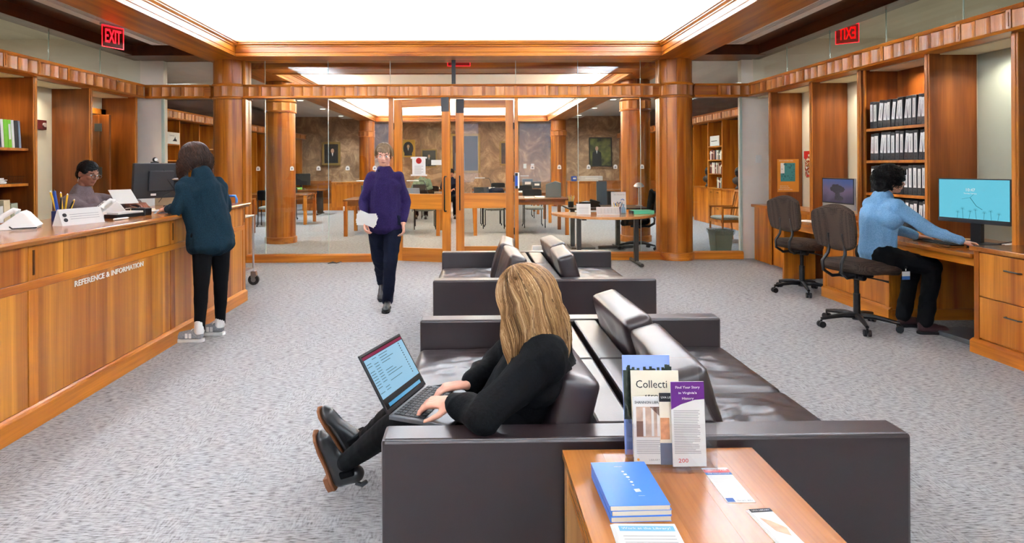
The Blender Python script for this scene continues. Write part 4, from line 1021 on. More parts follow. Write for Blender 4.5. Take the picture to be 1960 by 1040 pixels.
for x0, x1 in ((.0, .04), (.085, .118)): MB().box(x0, x1, -.078, -.055, 0, .010).build('foot', m_acryl, hd, bevel=.001)
for s in (-1, 1): MB().tube([(s*.112, -.062, .123), (s*.118, -.064, .13), (s*.119, -.03, .138), (s*.119, .02, .155)], .0022, 6).build('rim', m_acryl, hd)
# leaflets standing in the holder: each its own thing
def leaflet(label, x, y, w, h, mat, tilt=-8, yaw=0, z0=.006, roll=0, th=.003):
    t = thing('leaflet', label, 'leaflet', (.576+x, 1.775+y, .585+z0)); t.rotation_euler = (R(tilt), R(roll), R(-2+yaw))
    MB().box(-w/2, w/2, -th, 0, 0, h).build('sheet', mat, t); return t
m_paper = plain('paper_white', '#D2CFC9', .5); m_ivory = plain('paper_ivory', '#DCD2BC', .5); m_purplep = plain('purple_print', '#5E1E78', .4); m_skyp, nt, b = base('sky_print')
L(nt, grad(nt, [(.0, '#7E98D8'), (.5, '#A8B8E8'), (1, '#8EA6E4')], 2, 6, -.8, .6, 18), b.inputs['Base Color'])
m_treep = plain('tree_print', '#3A4438', .6, var=.5, scale=60)
lf = leaflet('tall leaflet with trees against blue sky, behind the others', -.05, .028, .142, .285, m_skyp)
b = MB(); 
for k in range(60):
    x = rg.uniform(-.07, .068); h_ = .232+.02*abs(noise.noise(Vector((x*60, 1, 2))))+.018*rg.random(); b.box(x, x+.008, -.0038, -.0031, .10, h_)
b.build('tree_picture', m_treep, lf, kind='stuff')
lf = leaflet('cream leaflet with large serif heading, second from the back', -.03, .012, .142, .245, m_ivory)
text('heading', 'Collecti', .092, (-.01, -.0032, .205), (PI/2, 0, 0), m_dark, lf, height=.022); text('heading', 'strong', .062, (.0, -.0032, .172), (PI/2, 0, 0), m_dark, lf, height=.015)
lf = leaflet('white leaflet with a photograph of a pale colonnade', -.062, -.03, .096, .188, m_paper, -5)
text('heading', 'SHANNON LIBRARY', .086, (.0, -.0032, .172), (PI/2, 0, 0), m_dark, lf, height=.0075)
ph = MB().box(-.039, .043, -.0036, -.003, .075, .16).build('photo', plain('colonnade_photo', '#B59A86', .5, var=.35, scale=30), lf)
b = MB(); 
for x in (-.02, .004, .02, .032): b.box(x, x+.007, -.0042, -.0036, .078, .158)
b.build('columns_print', m_paper, ph); b = MB(); b.prism([(.02, .16), (.043, .16), (.043, .12), (.0, .16)], -.0042, -.0036, 'y'); b.box(-.039, -.02, -.0042, -.0036, .077, .12); b.build('shade_print', plain('print_brown', '#6A4A3E', .6), ph)
textlines(lf, -.04, .044, .066, 8, .005, -.003, m_txt, rg); text('footer', 'LIBRARY', .03, (.01, -.0032, .012), (PI/2, 0, 0), m_txt, lf); MB().prism([(-.036+.004*math.cos(a*PI/3), .013+.004*math.sin(a*PI/3)) for a in range(6)], -.0036, -.003, 'y').build('orange_mark', m_or, lf)
lf = leaflet('narrow dark-topped leaflet squeezed between the white and the purple one', -.005, -.034, .06, .20, m_ivory, -5, 0)
MB().box(-.03, .03, -.0036, -.003, .175, .20).build('dark_band', m_dark, lf); text('heading', 'UVA LIBRARY', .05, (0, -.0037, .187), (PI/2, 0, 0), m_paper, lf); MB().box(-.028, -.002, -.0036, -.003, .07, .13).build('picture', plain('terracotta_print', '#C98A5E', .6, var=.3, scale=40), lf); MB().box(-.03, .03, -.0036, -.003, .0, .06).build('blue_field', plain('slate_print', '#4A5870', .5), lf)
lf = leaflet('white leaflet with a purple heading about finding your story', .044, -.046, .096, .235, m_paper, -5, 2)
MB().prism([(-.048, .235), (.048, .235), (.048, .186), (.02, .184), (-.02, .172), (-.048, .158)], -.0036, -.003, 'y').build('purple_field', m_purplep, lf)
for i, (s_, w_) in enumerate((('Find Your Story', .07), ("in Virginia's", .052), ('History', .033))): text('heading', s_, w_, (0, -.0037, .219-.0155*i), (PI/2, 0, 0), m_paper, lf, height=.0085 if i else .0095, bold=.01)
textlines(lf, -.042, .034, .155, 26, .0047, -.003, m_txt, rg); text('heading', '200', .028, (-.018, -.0032, .016), (PI/2, 0, 0), m_red, lf, height=.011)
# blue books
m_bluec = plain('blue_cover', '#3E7ED8', .3); m_pages = plain('page_edges', '#D8CBB4', .8)
for i, (dx, dy, rz) in enumerate(((0, 0, 0), (.001, .002, .4), (-.002, 0, -.3))):
    t = thing('book', ['lowest blue paperback of the stack on the near table', 'middle blue paperback of the stack on the near table', 'top blue paperback with white shapes on its cover'][i], 'book', (.408+dx, 1.58+dy, .585+.0135*i), R(1+rz), 'stacked blue paperbacks')
    MB().box(-.072, .073, -.107, .107, .001, .0122).build('pages', m_pages, t)
    b = MB(); b.box(-.074, .074, -.108, .108, 0, .001); b.box(-.074, .074, -.108, .108, .0122, .0134); b.box(-.075, -.0735, -.108, .108, 0, .0134); b.build('cover', m_bluec, t)
zc = .0134
b = MB()
for (x, y, r_, k) in ((0.0, .055, .004, 8), (.003, .040, .006, 4), (.006, .026, .0055, 5), (.006, .013, .002, 8), (.009, .001, .0045, 8), (.009, -.014, .0045, 3), (.013, -.04, .0105, 4)):
    b.prism([(x+r_*math.cos(2*PI*q/k+PI/4+.15), y+r_*.95*math.sin(2*PI*q/k+PI/4+.15)) for q in range(k)], zc, zc+.0003)
b.build('white_shapes', m_paper, t, kind='stuff')
text('title', 'UNBOUND', .022, (-.006, .082, zc), (0,0,0), m_paper, t, depth=.0003); text('title', 'COLLECTED ESSAYS', .016, (.016, -.066, zc), (0,0,0), m_paper, t, depth=.0003)
# flat cards
def card(label, c, w, d, rz, mat, n=1):
    t = thing('card', label, 'card', (c[0], c[1], .585), rz)
    for k in range(n): MB().cb((-.002*k, .001*k, .0006+.0012*(n-1-k)), (w, d, .001)).build('sheet', mat, t)
    return t
m_navyp = plain('blue_print', '#2E5E9E', .5)
t = card('white rack card with red and blue heading on the near table', (.689, 1.638), .073, .178, R(0), m_paper)
MB().box(-.0365, .0365, .062, .08, .0011, .0014).build('red_band', m_red, t); MB().box(-.0365, .0365, .05, .062, .0011, .0014).build('blue_band', m_navyp, t)
text('heading', 'DISCOVER', .06, (0, .075, .0014), (0,0,0), m_paper, t, depth=.0003, height=.009); text('heading', 'THE COLLECTIONS', .06, (0, .056, .0014), (0,0,0), m_paper, t, depth=.0003, height=.005)
b = MB(); 
for i in range(12): b.box(-.03, .03-.02*(i % 3 == 2), .04-.008*i, .0412-.008*i, .0011, .0013)
b.build('print', plain('print_pale', '#B8B4AE', .7), t, kind='stuff'); MB().box(-.034, -.014, -.086, -.068, .0011, .0014).build('blue_mark', m_navyp, t); text('footer', 'library.edu', .04, (.012, -.08, .0011), (0,0,0), m_txt, t, depth=.0003)
t = card('small stack of dark-topped bookmarks with a drawing', (.722, 1.43), .055, .165, R(4), m_paper, 4)
MB().box(-.0275, .0275, .068, .0825, .0050, .0054).build('dark_band', m_dark, t); text('heading', 'UVA LIBRARY', .045, (0, .075, .0054), (0,0,0), m_paper, t, depth=.0003); MB().prism([(-.02, .045), (0, .03), (.022, .0), (.015, -.03), (-.01, -.01)], .005, .0053).build('picture', plain('peach_print', '#D9A68A', .6, var=.2, scale=50), t)
t = card('stack of white flyers with a blue banner about work, at the front edge', (.408, 1.355), .145, .2, R(-2), m_paper, 5)
MB().box(-.064, .066, .07, .090, .0062, .0066).build('blue_banner', plain('banner_blue', '#6FA8DC', .5), t); text('heading', 'Work at the Library!', .115, (0, .080, .0066), (0,0,0), m_paper, t, depth=.0003, height=.011)
b = MB(); [b.box(-.06, .06, .05-.012*i, .052-.012*i, .0062, .0064) for i in range(8)]; b.build('print', m_txt, t, kind='stuff')

# ------------------------------------------------------------------ counter items
ZC = 1.06
def phone(label, loc, rz):
    t = thing('desk_phone', label, 'phone', loc, rz)
    me = remesh(MB().prism([(-.10, .0), (.115, .0), (.125, .02), (.06, .10), (.035, .115), (-.06, .04), (-.10, .02)], -.09, .09, 'y'), .005, 5); me.materials.append(m_wplas); link('body', me, m_wplas, t)
    MB().tube([(.02, -.075, .11), (-.0, -.07, .125), (-.06, -.07, .085), (-.08, -.075, .06)], [.024, .016, .016, .024], 10).build('handset', m_wplas, t, smooth=50)
    M = Matrix.Translation((-.015, .03, .078)) @ Matrix.Rotation(R(-38), 4, 'Y'); b = MB()
    for i in range(4):
        for j in range(3): b.cb((-.03+.02*i, -.02+.022*j, .0), (.012, .014, .008), M)
    b.build('keypad', m_dgrey, t, kind='stuff')
    MB().tube([(-.02, -.09, .02), (-.0, -.12, .01), (.06, -.13, .012), (.12, -.09, .01)], .004, 6).build('cord', m_black, t, smooth=50)
    return t
phone('large white desk phone seen from behind at the near end of the counter', (-2.90, 3.96, ZC), R(25))
phone('white desk phone in front of the librarian', (-2.98, 5.05, ZC), R(60))
tn = thing('tent_sign', 'white tent card in clear acrylic beside the pen cup', 'sign', (-2.70, 4.27, ZC), R(72)); 
MB().prism([(-.045, 0), (.045, 0), (.003, .11), (-.003, .11)], -.16, .16, 'x').build('card', m_paper, tn)
Mx = Matrix.Translation((0, -.0455, 0)) @ Matrix.Rotation(R(-21), 4, 'X')
b = MB(); [b.box(-.09, .13, -.0008, -.0002, .075-.016*i, .078-.016*i, Mx) for i in range(3)]; b.build('print', m_txt, tn, kind='stuff')
for z in (.075, .04): MB().prism([(-.125+.016*math.cos(a*PI/4), z+.014*math.sin(a*PI/4)) for a in range(8)], -.0012, -.0004, 'y', Mx).build('round_mark', m_dark, tn)
MB().box(-.165, .165, -.002, 0, 0, .118, Mx).build('cover', m_acryl, tn)
pc = thing('pen_cup', 'navy pen cup with yellow pens beside the tent card', 'pen cup', (-2.98, 4.52, ZC)); MB().box(-.05, .05, -.05, .05, 0, .075).build('cup', plain('navy_box', '#1C2458', .4), pc, bevel=.004)
m_yel = plain('yellow_pen', '#E8B820', .4); m_bluep = plain('blue_pen', '#2450B0', .4)
for k, (x, y, dx, dy, h, m, l) in enumerate(((-.03, 0, -.06, .0, .20, m_yel, 'yellow pencil leaning left in the pen cup'), (-.01, .02, -.03, .02, .19, m_yel, 'yellow pencil second from the left in the cup'), (-.015, -.02, -.02, -.02, .21, m_bluep, 'blue ruler standing in the pen cup'), (.01, .0, .02, .01, .18, m_yel, 'yellow pen upright in the pen cup'), (.02, .02, .04, .02, .14, m_yel, 'short yellow highlighter at the right in the cup'), (.03, -.02, .06, .0, .13, m_black, 'black marker at the right in the pen cup'), (.0, -.03, .03, -.03, .16, m_black, 'black pen in the middle of the pen cup'))):
    a = R(-20+17*k*0); p = thing('pen', l, 'pen', (-2.98+x*.9, 4.52+y, ZC+.01)); v = Vector((dx, dy, h)); MB().tube([(0,0,0), v], .0065 if m is not m_bluep else .011, 7).build('barrel', m, p, smooth=50); MB().tube([v, v*1.06], [.0065, .002], 7).build('tip', m_wplas if m is m_yel else m_grmet, p)
tr = thing('letter_tray', 'black tray holding printed slips on the counter edge', 'tray', (-2.70, 4.86, ZC), R(78)); MB().box(-.17, .17, -.06, .06, 0, .03).build('tray', m_black, tr, bevel=.004); MB().box(-.15, .12, -.05, .05, .03, .042).build('slips', m_paper, tr); MB().box(.11, .19, -.065, .065, .0, .06).build('end_block', m_black, tr, bevel=.006)
pn = thing('pen', 'white pen lying at the counter edge', 'pen', (-2.60, 4.60, ZC+.008), R(80)); MB().tube([(-.075, 0, 0), (.06, 0, 0), (.075, 0, 0)], [.007, .007, .003], 8).build('barrel', m_wplas, pn, smooth=50)
rt = thing('tape_dispenser', 'red tape dispenser behind the black tray', 'dispenser', (-2.77, 5.20, ZC), R(75)); MB().prism([(-.05, 0), (.05, 0), (.05, .02), (.02, .045), (-.03, .045), (-.05, .02)], -.02, .02, 'y').build('body', m_red, rt, bevel=.003); MB().cyl((0, -.022, .03), (0, .022, .03), .022, n=16).build('roll', m_black, rt, smooth=40)
rg = random.Random(4)
for i, (x, y, rz, m, l) in enumerate(((-2.62, 5.35, 20, plain('blue_leaflet', '#A8C4DC', .5), 'pale blue leaflet at the counter edge by the visitor'), (-2.78, 5.55, -10, m_paper, 'white sheet under the hand of the standing visitor'), (-2.98, 5.62, 30, m_manila, 'manila folder behind the white sheet'), (-2.66, 5.58, 50, plain('yellow_slip', '#E0CC6A', .5), 'yellow slip beside the hand of the visitor'), (-3.05, 5.35, 5, m_paper, 'white sheet in front of the librarian'))):
    t = thing('paper_sheet', l, 'paper', (x, y, ZC+.0012*i), R(rz)); MB().cb((0,0,.0008), (.20 if i != 3 else .08, .27 if i != 3 else .18, .0012)).build('sheet', m, t)
hp = thing('paper_sheet', 'white sheets held up by the librarian', 'paper', (-3.12, 5.62, 1.12)); MB().box(-.10, .10, -.002, .002, 0, .19, Matrix.Rotation(R(55), 4, 'Z') @ Matrix.Rotation(R(-50), 4, 'X')).build('sheet', m_paper, hp)
# monitor seen from behind
mb_ = thing('monitor', 'black monitor on the counter seen from behind with a webcam above', 'monitor', (-3.06, 6.05, ZC), R(52))
Mm = Matrix.Rotation(R(6), 4, 'X')
MB().box(-.25, .25, -.02, .02, .09, .43, Mm).build('housing', m_dgrey, mb_, bevel=.006); MB().box(-.248, .248, .0195, .0215, .10, .42, Mm).build('screen', m_black, mb_)
MB().box(-.12, .12, -.045, -.02, .16, .36, Mm).build('rear_cover', m_dgrey, mb_, bevel=.008); MB().box(-.10, -.05, -.048, -.044, .12, .14, Mm).build('sticker', m_lbl, mb_)
MB().tube([(.03, -.05, .27), (.20, -.08, .27)], .012, 8).build('arm', m_silver, mb_); MB().box(.19, .235, -.13, -.06, 0, .37).build('stand_post', m_black, mb_, bevel=.004); MB().prism(rrect(.24, .2, .02, 3, .17, -.08), 0, .012).build('stand_base', m_black, mb_)
MB().tube([(.02, -.03, .43), (.03, -.06, .36), (.05, -.07, .28), (.12, -.09, .16), (.02, -.08, .12), (-.04, -.09, .05)], .003, 6).build('lead', m_black, mb_, smooth=50)
wc = thing('webcam', 'small black webcam with a pale ring clipped on the rear monitor', 'webcam', (-3.08, 6.03, ZC+.435), R(52)); MB().ell((0, 0, .028), (.024, .02, .024)).build('ball', m_black, wc, smooth=60); MB().tube([(0, -.022, .028), (0, -.018, .028)], .015, 16).build('ring', m_wplas, wc); MB().box(-.03, .03, -.015, .03, -.01, .008).build('clip', m_black, wc, bevel=.002)
cbx = thing('carton', 'pale cardboard box behind the rear monitor', 'box', (-3.14, 6.38, ZC), R(10)); MB().box(-.09, .09, -.08, .08, 0, .11).build('body', m_manila, cbx, bevel=.002)
bt = thing('tape_roll', 'bright blue bottle cap and band near the carton', 'tape', (-2.95, 6.25, ZC), 0); MB().cyl((0,0,0), (0,0,.08), .02, n=14).build('body', plain('bright_blue', '#2E8CDC', .3), bt, smooth=40)
bin_ = thing('white_chair', 'white rounded chair back behind the librarian', 'chair', (-3.55, 6.75, 0), R(20)); me = cushion_mesh(.44, .34, .04, .1, 1, 0, 12, .018); me.materials.append(m_wplas)
o = link('backrest', me, m_wplas, bin_); o.matrix_local = Matrix.Translation((0, 0, 1.02)) @ Matrix.Rotation(PI/2-.15, 4, 'X'); MB().tube([(0,0,.03), (0,0,.86)], .025, 10).build('column', m_bmet, bin_)
for k in range(5): MB().tube([(0,0,.08), (.26*math.cos(k*1.257), .26*math.sin(k*1.257), .03)], .015, 6).build('base_arm', m_bmet, bin_)
MB().prism(rrect(.42, .4, .08, 4), .58, .64).build('seat', m_wplas, bin_)
# dark staff chair at the left edge
scx = thing('staff_chair', 'dark grey high-backed staff chair at the left edge behind the counter', 'chair', (-3.42, 3.60, 0), R(-40)); me = cushion_mesh(.5, .62, .09, .12, 1, 0, 16, .042)
for v in me.vertices: v.co.x *= 1-.22*max(0, v.co.y/.31)**2
m_slate = fabric('slate_mesh', '#23262C', '#30343C', 200, bump=.1); me.materials.append(m_slate); o = link('backrest', me, m_slate, scx); o.matrix_local = Matrix.Translation((0, 0, 1.05)) @ Matrix.Rotation(PI/2-.12, 4, 'X')
MB().prism(rrect(.5, .48, .1, 4, 0, -.3), .60, .68).build('seat', m_slate, scx, bevel=.02); MB().tube([(0, -.3, .06), (0, -.3, .6)], .03, 10).build('column', m_bmet, scx); MB().tube([(0, -.2, .6), (0, .02, .62), (0, .05, .85)], .025, 8).build('back_support', m_bmet, scx, smooth=50)
for k in range(5): MB().tube([(0, -.3, .09), (.3*math.cos(k*1.257), -.3+.3*math.sin(k*1.257), .04)], .018, 6).build('base_arm', m_bmet, scx)
# book cart behind the end of the counter
ct = thing('book_cart', 'grey cart with a blue handle parked behind the end of the counter', 'cart', (-2.86, 7.30, 0))
m_blueh = plain('blue_tube', '#2E7CD0', .3)
MB().box(-.32, .20, -.28, .28, .18, .21).build('deck', m_silver, ct, bevel=.004); MB().box(-.32, .20, -.28, .28, .84, .86).build('deck', m_silver, ct, bevel=.004)
MB().tube([(-.02, -.27, .86), (-.02, -.27, 1.08), (.0, -.25, 1.115), (.17, -.25, 1.115), (.19, -.27, 1.08), (.19, -.27, .86)], .014, 10).build('handle', m_blueh, ct, smooth=50, label='bright blue tubular handle')
for sx in (-.3, .19):
    for sy in (-.26, .26): MB().tube([(sx, sy, .16), (sx, sy, .86)], .012, 8).build('post', m_silver, ct)
for sx in (-.3, .20):
    for sy in (-.24, .24): c = MB().tube([(sx, sy-.016, .065), (sx, sy+.016, .065)], .065, 20).build('wheel', m_grmet, ct, smooth=40); MB().tube([(sx, sy-.02, .065), (sx, sy+.02, .065)], .03, 14).build('hub', m_silver, c); MB().prism([(sx-.02, .06), (sx+.04, .11), (sx+.03, .17), (sx-.03, .17), (sx-.03, .1)], sy-.024, sy+.024, 'y').build('fork', m_silver, c)
sb = thing('water_bottle', 'small clear bottle on the cart by the blue handle', 'bottle', (-2.93, 7.05, .86)); MB().lathe([(.03, 0), (.032, .02), (.032, .16), (.014, .2), (.014, .22)], n=16).build('body', m_acryl, sb, smooth=50); MB().cyl((0,0,.22), (0,0,.24), .016, n=12).build('cap', m_wplas, sb)
# ================================================================== GLASS STICKERS, NOTICE, HALF-ROUND TABLE
m_stick = plain('sticker_white', '#DAD6CC', .6)
SP = MB().prism([(-.03, -.032), (.03, -.032), (.03, .005)]+[(.03*math.cos(R(a)), .005+.03*math.sin(R(a))) for a in range(20, 180, 20)]+[(-.03, .005)], -.0012, 0, 'y').mesh('plate'); 
SI = MB().prism([(-.014, -.018), (.014, -.018), (.014, .0), (.0, .012), (-.014, 0)], -.0018, -.0012, 'y').mesh('print')
ordn = ['first', 'second', 'third', 'fourth', 'fifth']
for i, x in enumerate([-3.21, -2.70, -2.30, -1.86, -1.45][:5]+[.95, 1.36, 1.81, 2.22, 2.63]):
    side = 'left' if i < 5 else 'right'
    t = thing('glass_sticker', 'small white arch sticker, %s from the left on the glass %s of the doors' % (ordn[i % 5], side), 'sticker', (x, YW-.0085, 1.42), 0, 'white arch stickers on the glass wall')
    link('plate', SP, m_stick, t); link('print', SI, m_txt, t)
nd = thing('door_notice', 'white printed notice with a red ring taped on the open door', 'notice', (-.765, 9.13, 1.30), R(-17)); MB().box(-.105, .105, -.002, 0, 0, .285).build('sheet', m_paper, nd)
MB().lathe([(.045, 0), (.045, .001), (.03, .001), (.03, 0)], n=20, M=Matrix.Translation((0, -.0025, .225)) @ Matrix.Rotation(PI/2, 4, 'X')).build('red_ring', m_red, nd)
b = MB(); [b.box(-.07, .07-.03*(i % 2), -.003, -.002, .14-.022*i, .146-.022*i) for i in range(6)]; b.build('print', m_txt, nd, kind='stuff')
for sx in (-1, 1):
    for z in (.01, .27): MB().box(sx*.11-.02, sx*.11+.02, -.0032, -.0022, z-.012, z+.012).build('tape', m_paper, nd)
sg = thing('door_card', 'small pale card on the open door glass right of the notice', 'card', (-.50, 9.06, 1.46), R(-17)); MB().box(-.08, .08, -.002, 0, 0, .075).build('card', m_stick, sg)
hs = thing('sanitizer_dispenser', 'blue and white dispenser on the jamb right of the doors', 'dispenser', (.705, YW-.085, 1.10)); MB().box(-.035, .035, -.03, .0, .0, .24).build('body', m_wplas, hs, bevel=.008); MB().box(-.032, .01, -.036, -.03, .04, .19).build('blue_front', m_bluep, hs, bevel=.004); MB().box(-.03, .012, -.042, -.03, .0, .04).build('spout', m_black, hs, bevel=.004); MB().box(-.03, .012, -.042, -.03, .19, .235).build('lid', m_black, hs, bevel=.004)
dt = thing('door_number', 'white numeral 1 on the glass near the first reading table', 'sign', (-1.92, YW-.0085, .80)); text('numeral', '1', .022, (0, 0, .0), (PI/2, 0, 0), m_wplas, dt, height=.07, bold=.01)
ot = thing('wall_outlet', 'pale outlet box on the glass base behind the farther sofa', 'outlet', (1.0, YW-.09, .12)); MB().box(-.07, .07, -.03, 0, 0, .12).build('cover', m_wplas, ot, bevel=.006)
sh = thing('cord_end', 'small dark cord end lying on the carpet by the glass base', 'cord', (-2.02, 9.12, 0)); MB().tube([(-.10, -.02, .008), (-.03, .0, .022), (.03, .0, .012), (.10, .02, .03)], [.004, .014, .008, .005], 7).build('cord', m_grmet, sh, smooth=50)
# half-round table in front of the glass
ht = thing('half_round_table', 'half-round wooden table on grey T legs standing against the glass', 'table', (1.98, 9.20, 0))
poly = [(.77*math.cos(R(a)), -1.0*math.sin(R(a))) for a in range(0, 181, 6)]
MB().prism([(x, y*.98) for x, y in poly], .705, .74).build('tabletop', wread if 0 else wood('half_table_top', '#A8683A', '#CC935C', 'x', rough=.2), ht, bevel=.004)
for x in (-.40, .44):
    MB().box(x-.03, x+.03, -.34, -.27, .03, .705).build('leg', m_grmet, ht, bevel=.004); MB().tube([(x, -.62, .028), (x, .0, .028)], .026, 8).build('foot', m_grmet, ht, smooth=40); MB().box(x-.03, x+.03, -.75, -.06, .68, .706).build('bracket', m_black, ht)
def tcard(label, x, y, rz, w, h, lean=-12, mat=None, z=.74, name='sign_stand'):
    t = thing(name, label, 'sign', (x, y, z), R(rz)); MB().box(-w/2, w/2, -.003, .003, 0, h, Matrix.Rotation(R(lean), 4, 'X')).build('card', mat or m_paper, t); return t
t = tcard('small white sign block at the left of the half-round table', 1.62, 8.72, -6, .20, .155); b = MB(); [b.box(-.07, .07, -.0045, -.003, .03+.018*i, .033+.018*i, Matrix.Rotation(R(-12), 4, 'X')) for i in range(5)]; b.build('print', m_txt, t, kind='stuff')
t = tcard('wide white calendar card in the middle of the half-round table', 1.96, 8.66, 0, .33, .115, -20); b = MB(); [b.box(-.15, .15, -.0045, -.003, .02+.014*i, .022+.014*i, Matrix.Rotation(R(-20), 4, 'X')) for i in range(6)]; [b.box(-.15+.05*i, -.148+.05*i, -.0045, -.003, .02, .095, Matrix.Rotation(R(-20), 4, 'X')) for i in range(7)]; b.build('print', m_txt, t, kind='stuff')
t = tcard('tall white display sign with dark swirls on the half-round table', 2.19, 8.98, 0, .22, .31, -6)
b = MB(); b.tube([(-.03, -.006, .10), (-.05, -.006, .13), (-.02, -.006, .16), (.0, -.006, .13), (.03, -.006, .16)], .008, 5, True, Matrix.Rotation(R(-6), 4, 'X')); b.tube([(.03, -.006, .19), (.06, -.006, .205), (.085, -.006, .185)], .006, 5, True, Matrix.Rotation(R(-6), 4, 'X')); b.build('swirls', m_navyp, t); text('heading', 'Ask a librarian here', .17, (0, -.035, .27), (PI/2, 0, 0), m_txt, t)
pc2 = thing('pencil_cup', 'navy pencil cup with a red mark on the half-round table', 'pen cup', (2.12, 8.78, .74)); MB().cyl((0,0,0), (0,0,.10), .045, n=20).build('cup', MATS['navy_box'], pc2, smooth=40); MB().cb((0, -.045, .05), (.03, .004, .05)).build('red_mark', m_red, pc2)
for k, (dx, dy, m) in enumerate(((-.04, .0, m_yel), (.02, .01, m_or), (.05, 0, m_black), (.0, .03, m_yel))):
    p = thing('pencil', ['yellow pencil leaning left in the navy cup', 'orange pencil in the navy cup', 'black pencil leaning right in the navy cup', 'yellow pencil at the back of the navy cup'][k], 'pencil', (2.12+dx*.4, 8.78+dy*.4, .75)); MB().tube([(0,0,0), (dx, dy, .155)], .005, 6).build('barrel', m, p)
bt = thing('sanitizer_bottle', 'small clear blue sanitizer bottle behind the navy cup', 'bottle', (2.22, 8.84, .74)); MB().lathe([(.03, 0), (.032, .01), (.032, .08), (.012, .10), (.012, .12), (.018, .125), (.018, .135), (.004, .14)], n=16).build('body', glass('blue_tint', (.6, .8, .95, 1), .05, 1.5), bt, smooth=50)
gb = thing('document_box', 'mint green flat box on the half-round table', 'box', (2.49, 8.84, .74), R(4)); MB().box(-.15, .15, -.10, .10, 0, .05).build('box', plain('mint_green', '#5FCBA0', .5), gb, bevel=.004); MB().box(-.17, -.14, -.08, .08, .0, .045).build('spine', m_black, gb, bevel=.004)
# waste bin and wooden chairs behind the right wing
wb = thing('waste_bin', 'grey green waste bin with a white liner behind the right glass wing', 'bin', (4.11, 9.98, 0)); MB().lathe([(.17, 0), (.215, .36), (.225, .36), (.225, .375), (.205, .375), (.165, .02)], n=4, M=Matrix.Rotation(PI/4, 4, 'Z')).build('tub', plain('bin_green', '#7E8C7E', .5), wb, bevel=.01)
me = remesh(MB().lathe([(.218, .30), (.235, .33), (.24, .385), (.20, .395), (.195, .31)], n=4, M=Matrix.Rotation(PI/4, 4, 'Z')), .008, 1, fold=.01, fscale=18); me.materials.append(glass('bin_liner', (.8, .85, .88, 1), .2, 2.5)); link('liner', me, None, wb)
def wood_chair(label, loc, rz, group=None):
    t = thing('wooden_armchair', label, 'chair', loc, rz, group)
    for s in (-1, 1):
        MB().tube([(.20, s*.24, 0), (.20, s*.24, .64)], .018, 6).build('leg', wz, t); MB().tube([(-.24, s*.22, 0), (-.20, s*.22, .42), (-.30, s*.22, .95)], .018, 6).build('leg', wz, t); MB().tube([(.22, s*.245, .645), (-.24, s*.225, .64)], .017, 6).build('arm', wx, t)
    MB().tube([(-.30, -.23, .93), (-.32, 0, .93), (-.30, .23, .93)], .022, 6).build('top_rail', wy, t); MB().box(-.23, .22, -.22, .22, .36, .41).build('seat_frame', wx, t)
    for k in range(4): MB().tube([(-.205, -.15+.1*k, .42), (-.30, -.15+.1*k, .93)], .009, 5).build('back_slat', wz, t)
    me = cushion_mesh(.44, .44, .06, .2, 3, .004, 10, .025); me.materials.append(m_greycush); link('cushion', me, m_greycush, t).location = (0, 0, .44); return t
wc1 = wood_chair('wooden armchair with grey cushion behind the waste bin, left one', (4.85, 11.5, 0), R(185), 'wooden armchairs by the right wing')
dup(wc1, (5.25, 10.8, 0), R(165), 'wooden armchair with grey cushion behind the waste bin, right one')
# ================================================================== READING ROOM
def bust(label, loc, rz):
    t = thing('bust', label, 'sculpture', loc, rz); b = MB(); b.lathe([(.08, 0), (.08, .03), (.05, .06), (.05, .10)], n=16); b.ell((0, 0, .19), (.10, .17, .10)); b.cap((0,0,.22), (0.01,0,.32), .055, .05); b.ell((0.01, 0, .40), (.085, .068, .10)); b.ell((.09, 0, .385), (.02, .014, .02)); b.ell((.05, 0, .34), (.045, .04, .04)); b.ell((.0, .07, .39), (.015, .01, .025)); b.ell((.0, -.07, .39), (.015, .01, .025))
    me = remesh(b, .008, 2, fold=.004, fscale=20); me.materials.append(MATS['bronze']); link('figure', me, None, t); return t
plain('bronze', '#38342F', .4, .5)
bust('dark bronze bust in the bay beyond the book shelves, right wing', (6.02, 15.35, .89), R(200)); bust('dark bronze bust in the near bay, right wing', (6.02, 13.6, .89), R(200))
cols_b = ['#6E2A22', '#8E8C78', '#D8D0BC', '#2A2A30', '#A89A80', '#44241C', '#E4E0D4', '#1E2A34', '#7A2E26', '#BEB8A4']
bmats = [plain('book_cloth_%s' % 'abcdefghij'[i], c, .6) for i, c in enumerate(cols_b)]
def books(side, y0, y1, z, seed, where, hmax=.25):
    rg = random.Random(seed); xf = 5.87 if side > 0 else -6.47; d = 1 if side > 0 else -1; y = y0+.04; k = 0
    while y < y1-.07:
        w_ = rg.uniform(.028, .06); h = rg.uniform(.18, hmax); m = rg.choice(bmats)
        t = thing('book', 'upright book, %s from the near end %s' % (ORD[k], where), 'book', (xf, y+w_/2, z), 0, 'shelved books '+where)
        MB().box(*sorted((0, d*.2)), -w_/2, w_/2, 0, h).build('block', m, t); MB().box(*sorted((-d*.0015, 0)), -w_*.4, w_*.4, h*.62, h*.8).build('label', m_ivory if rg.random() < .5 else m, t); y += w_+.002; k += 1
books(1, 14.12, 14.93, 1.56, 1, 'on the upper book shelf behind the right wing'); books(1, 14.12, 14.93, 1.23, 2, 'on the middle book shelf behind the right wing', .27); books(1, 14.12, 14.5, .89, 3, 'on the lowest book shelf behind the right wing', .28)
books(-1, 14.72, 15.55, 1.23, 5, 'on the shelf behind the left wing'); books(-1, 14.72, 15.4, 1.6, 6, 'on the upper shelf behind the left wing'); books(-1, 15.62, 16.4, 1.23, 8, 'far along the left shelves')
t = tcard('white name card on the top shelf behind the right wing', 5.84, 14.5, -90, .55, .24, 0, m_paper, 1.89); MB().box(-.2, .15, -.005, -.003, .11, .125).build('print', m_dark, t)
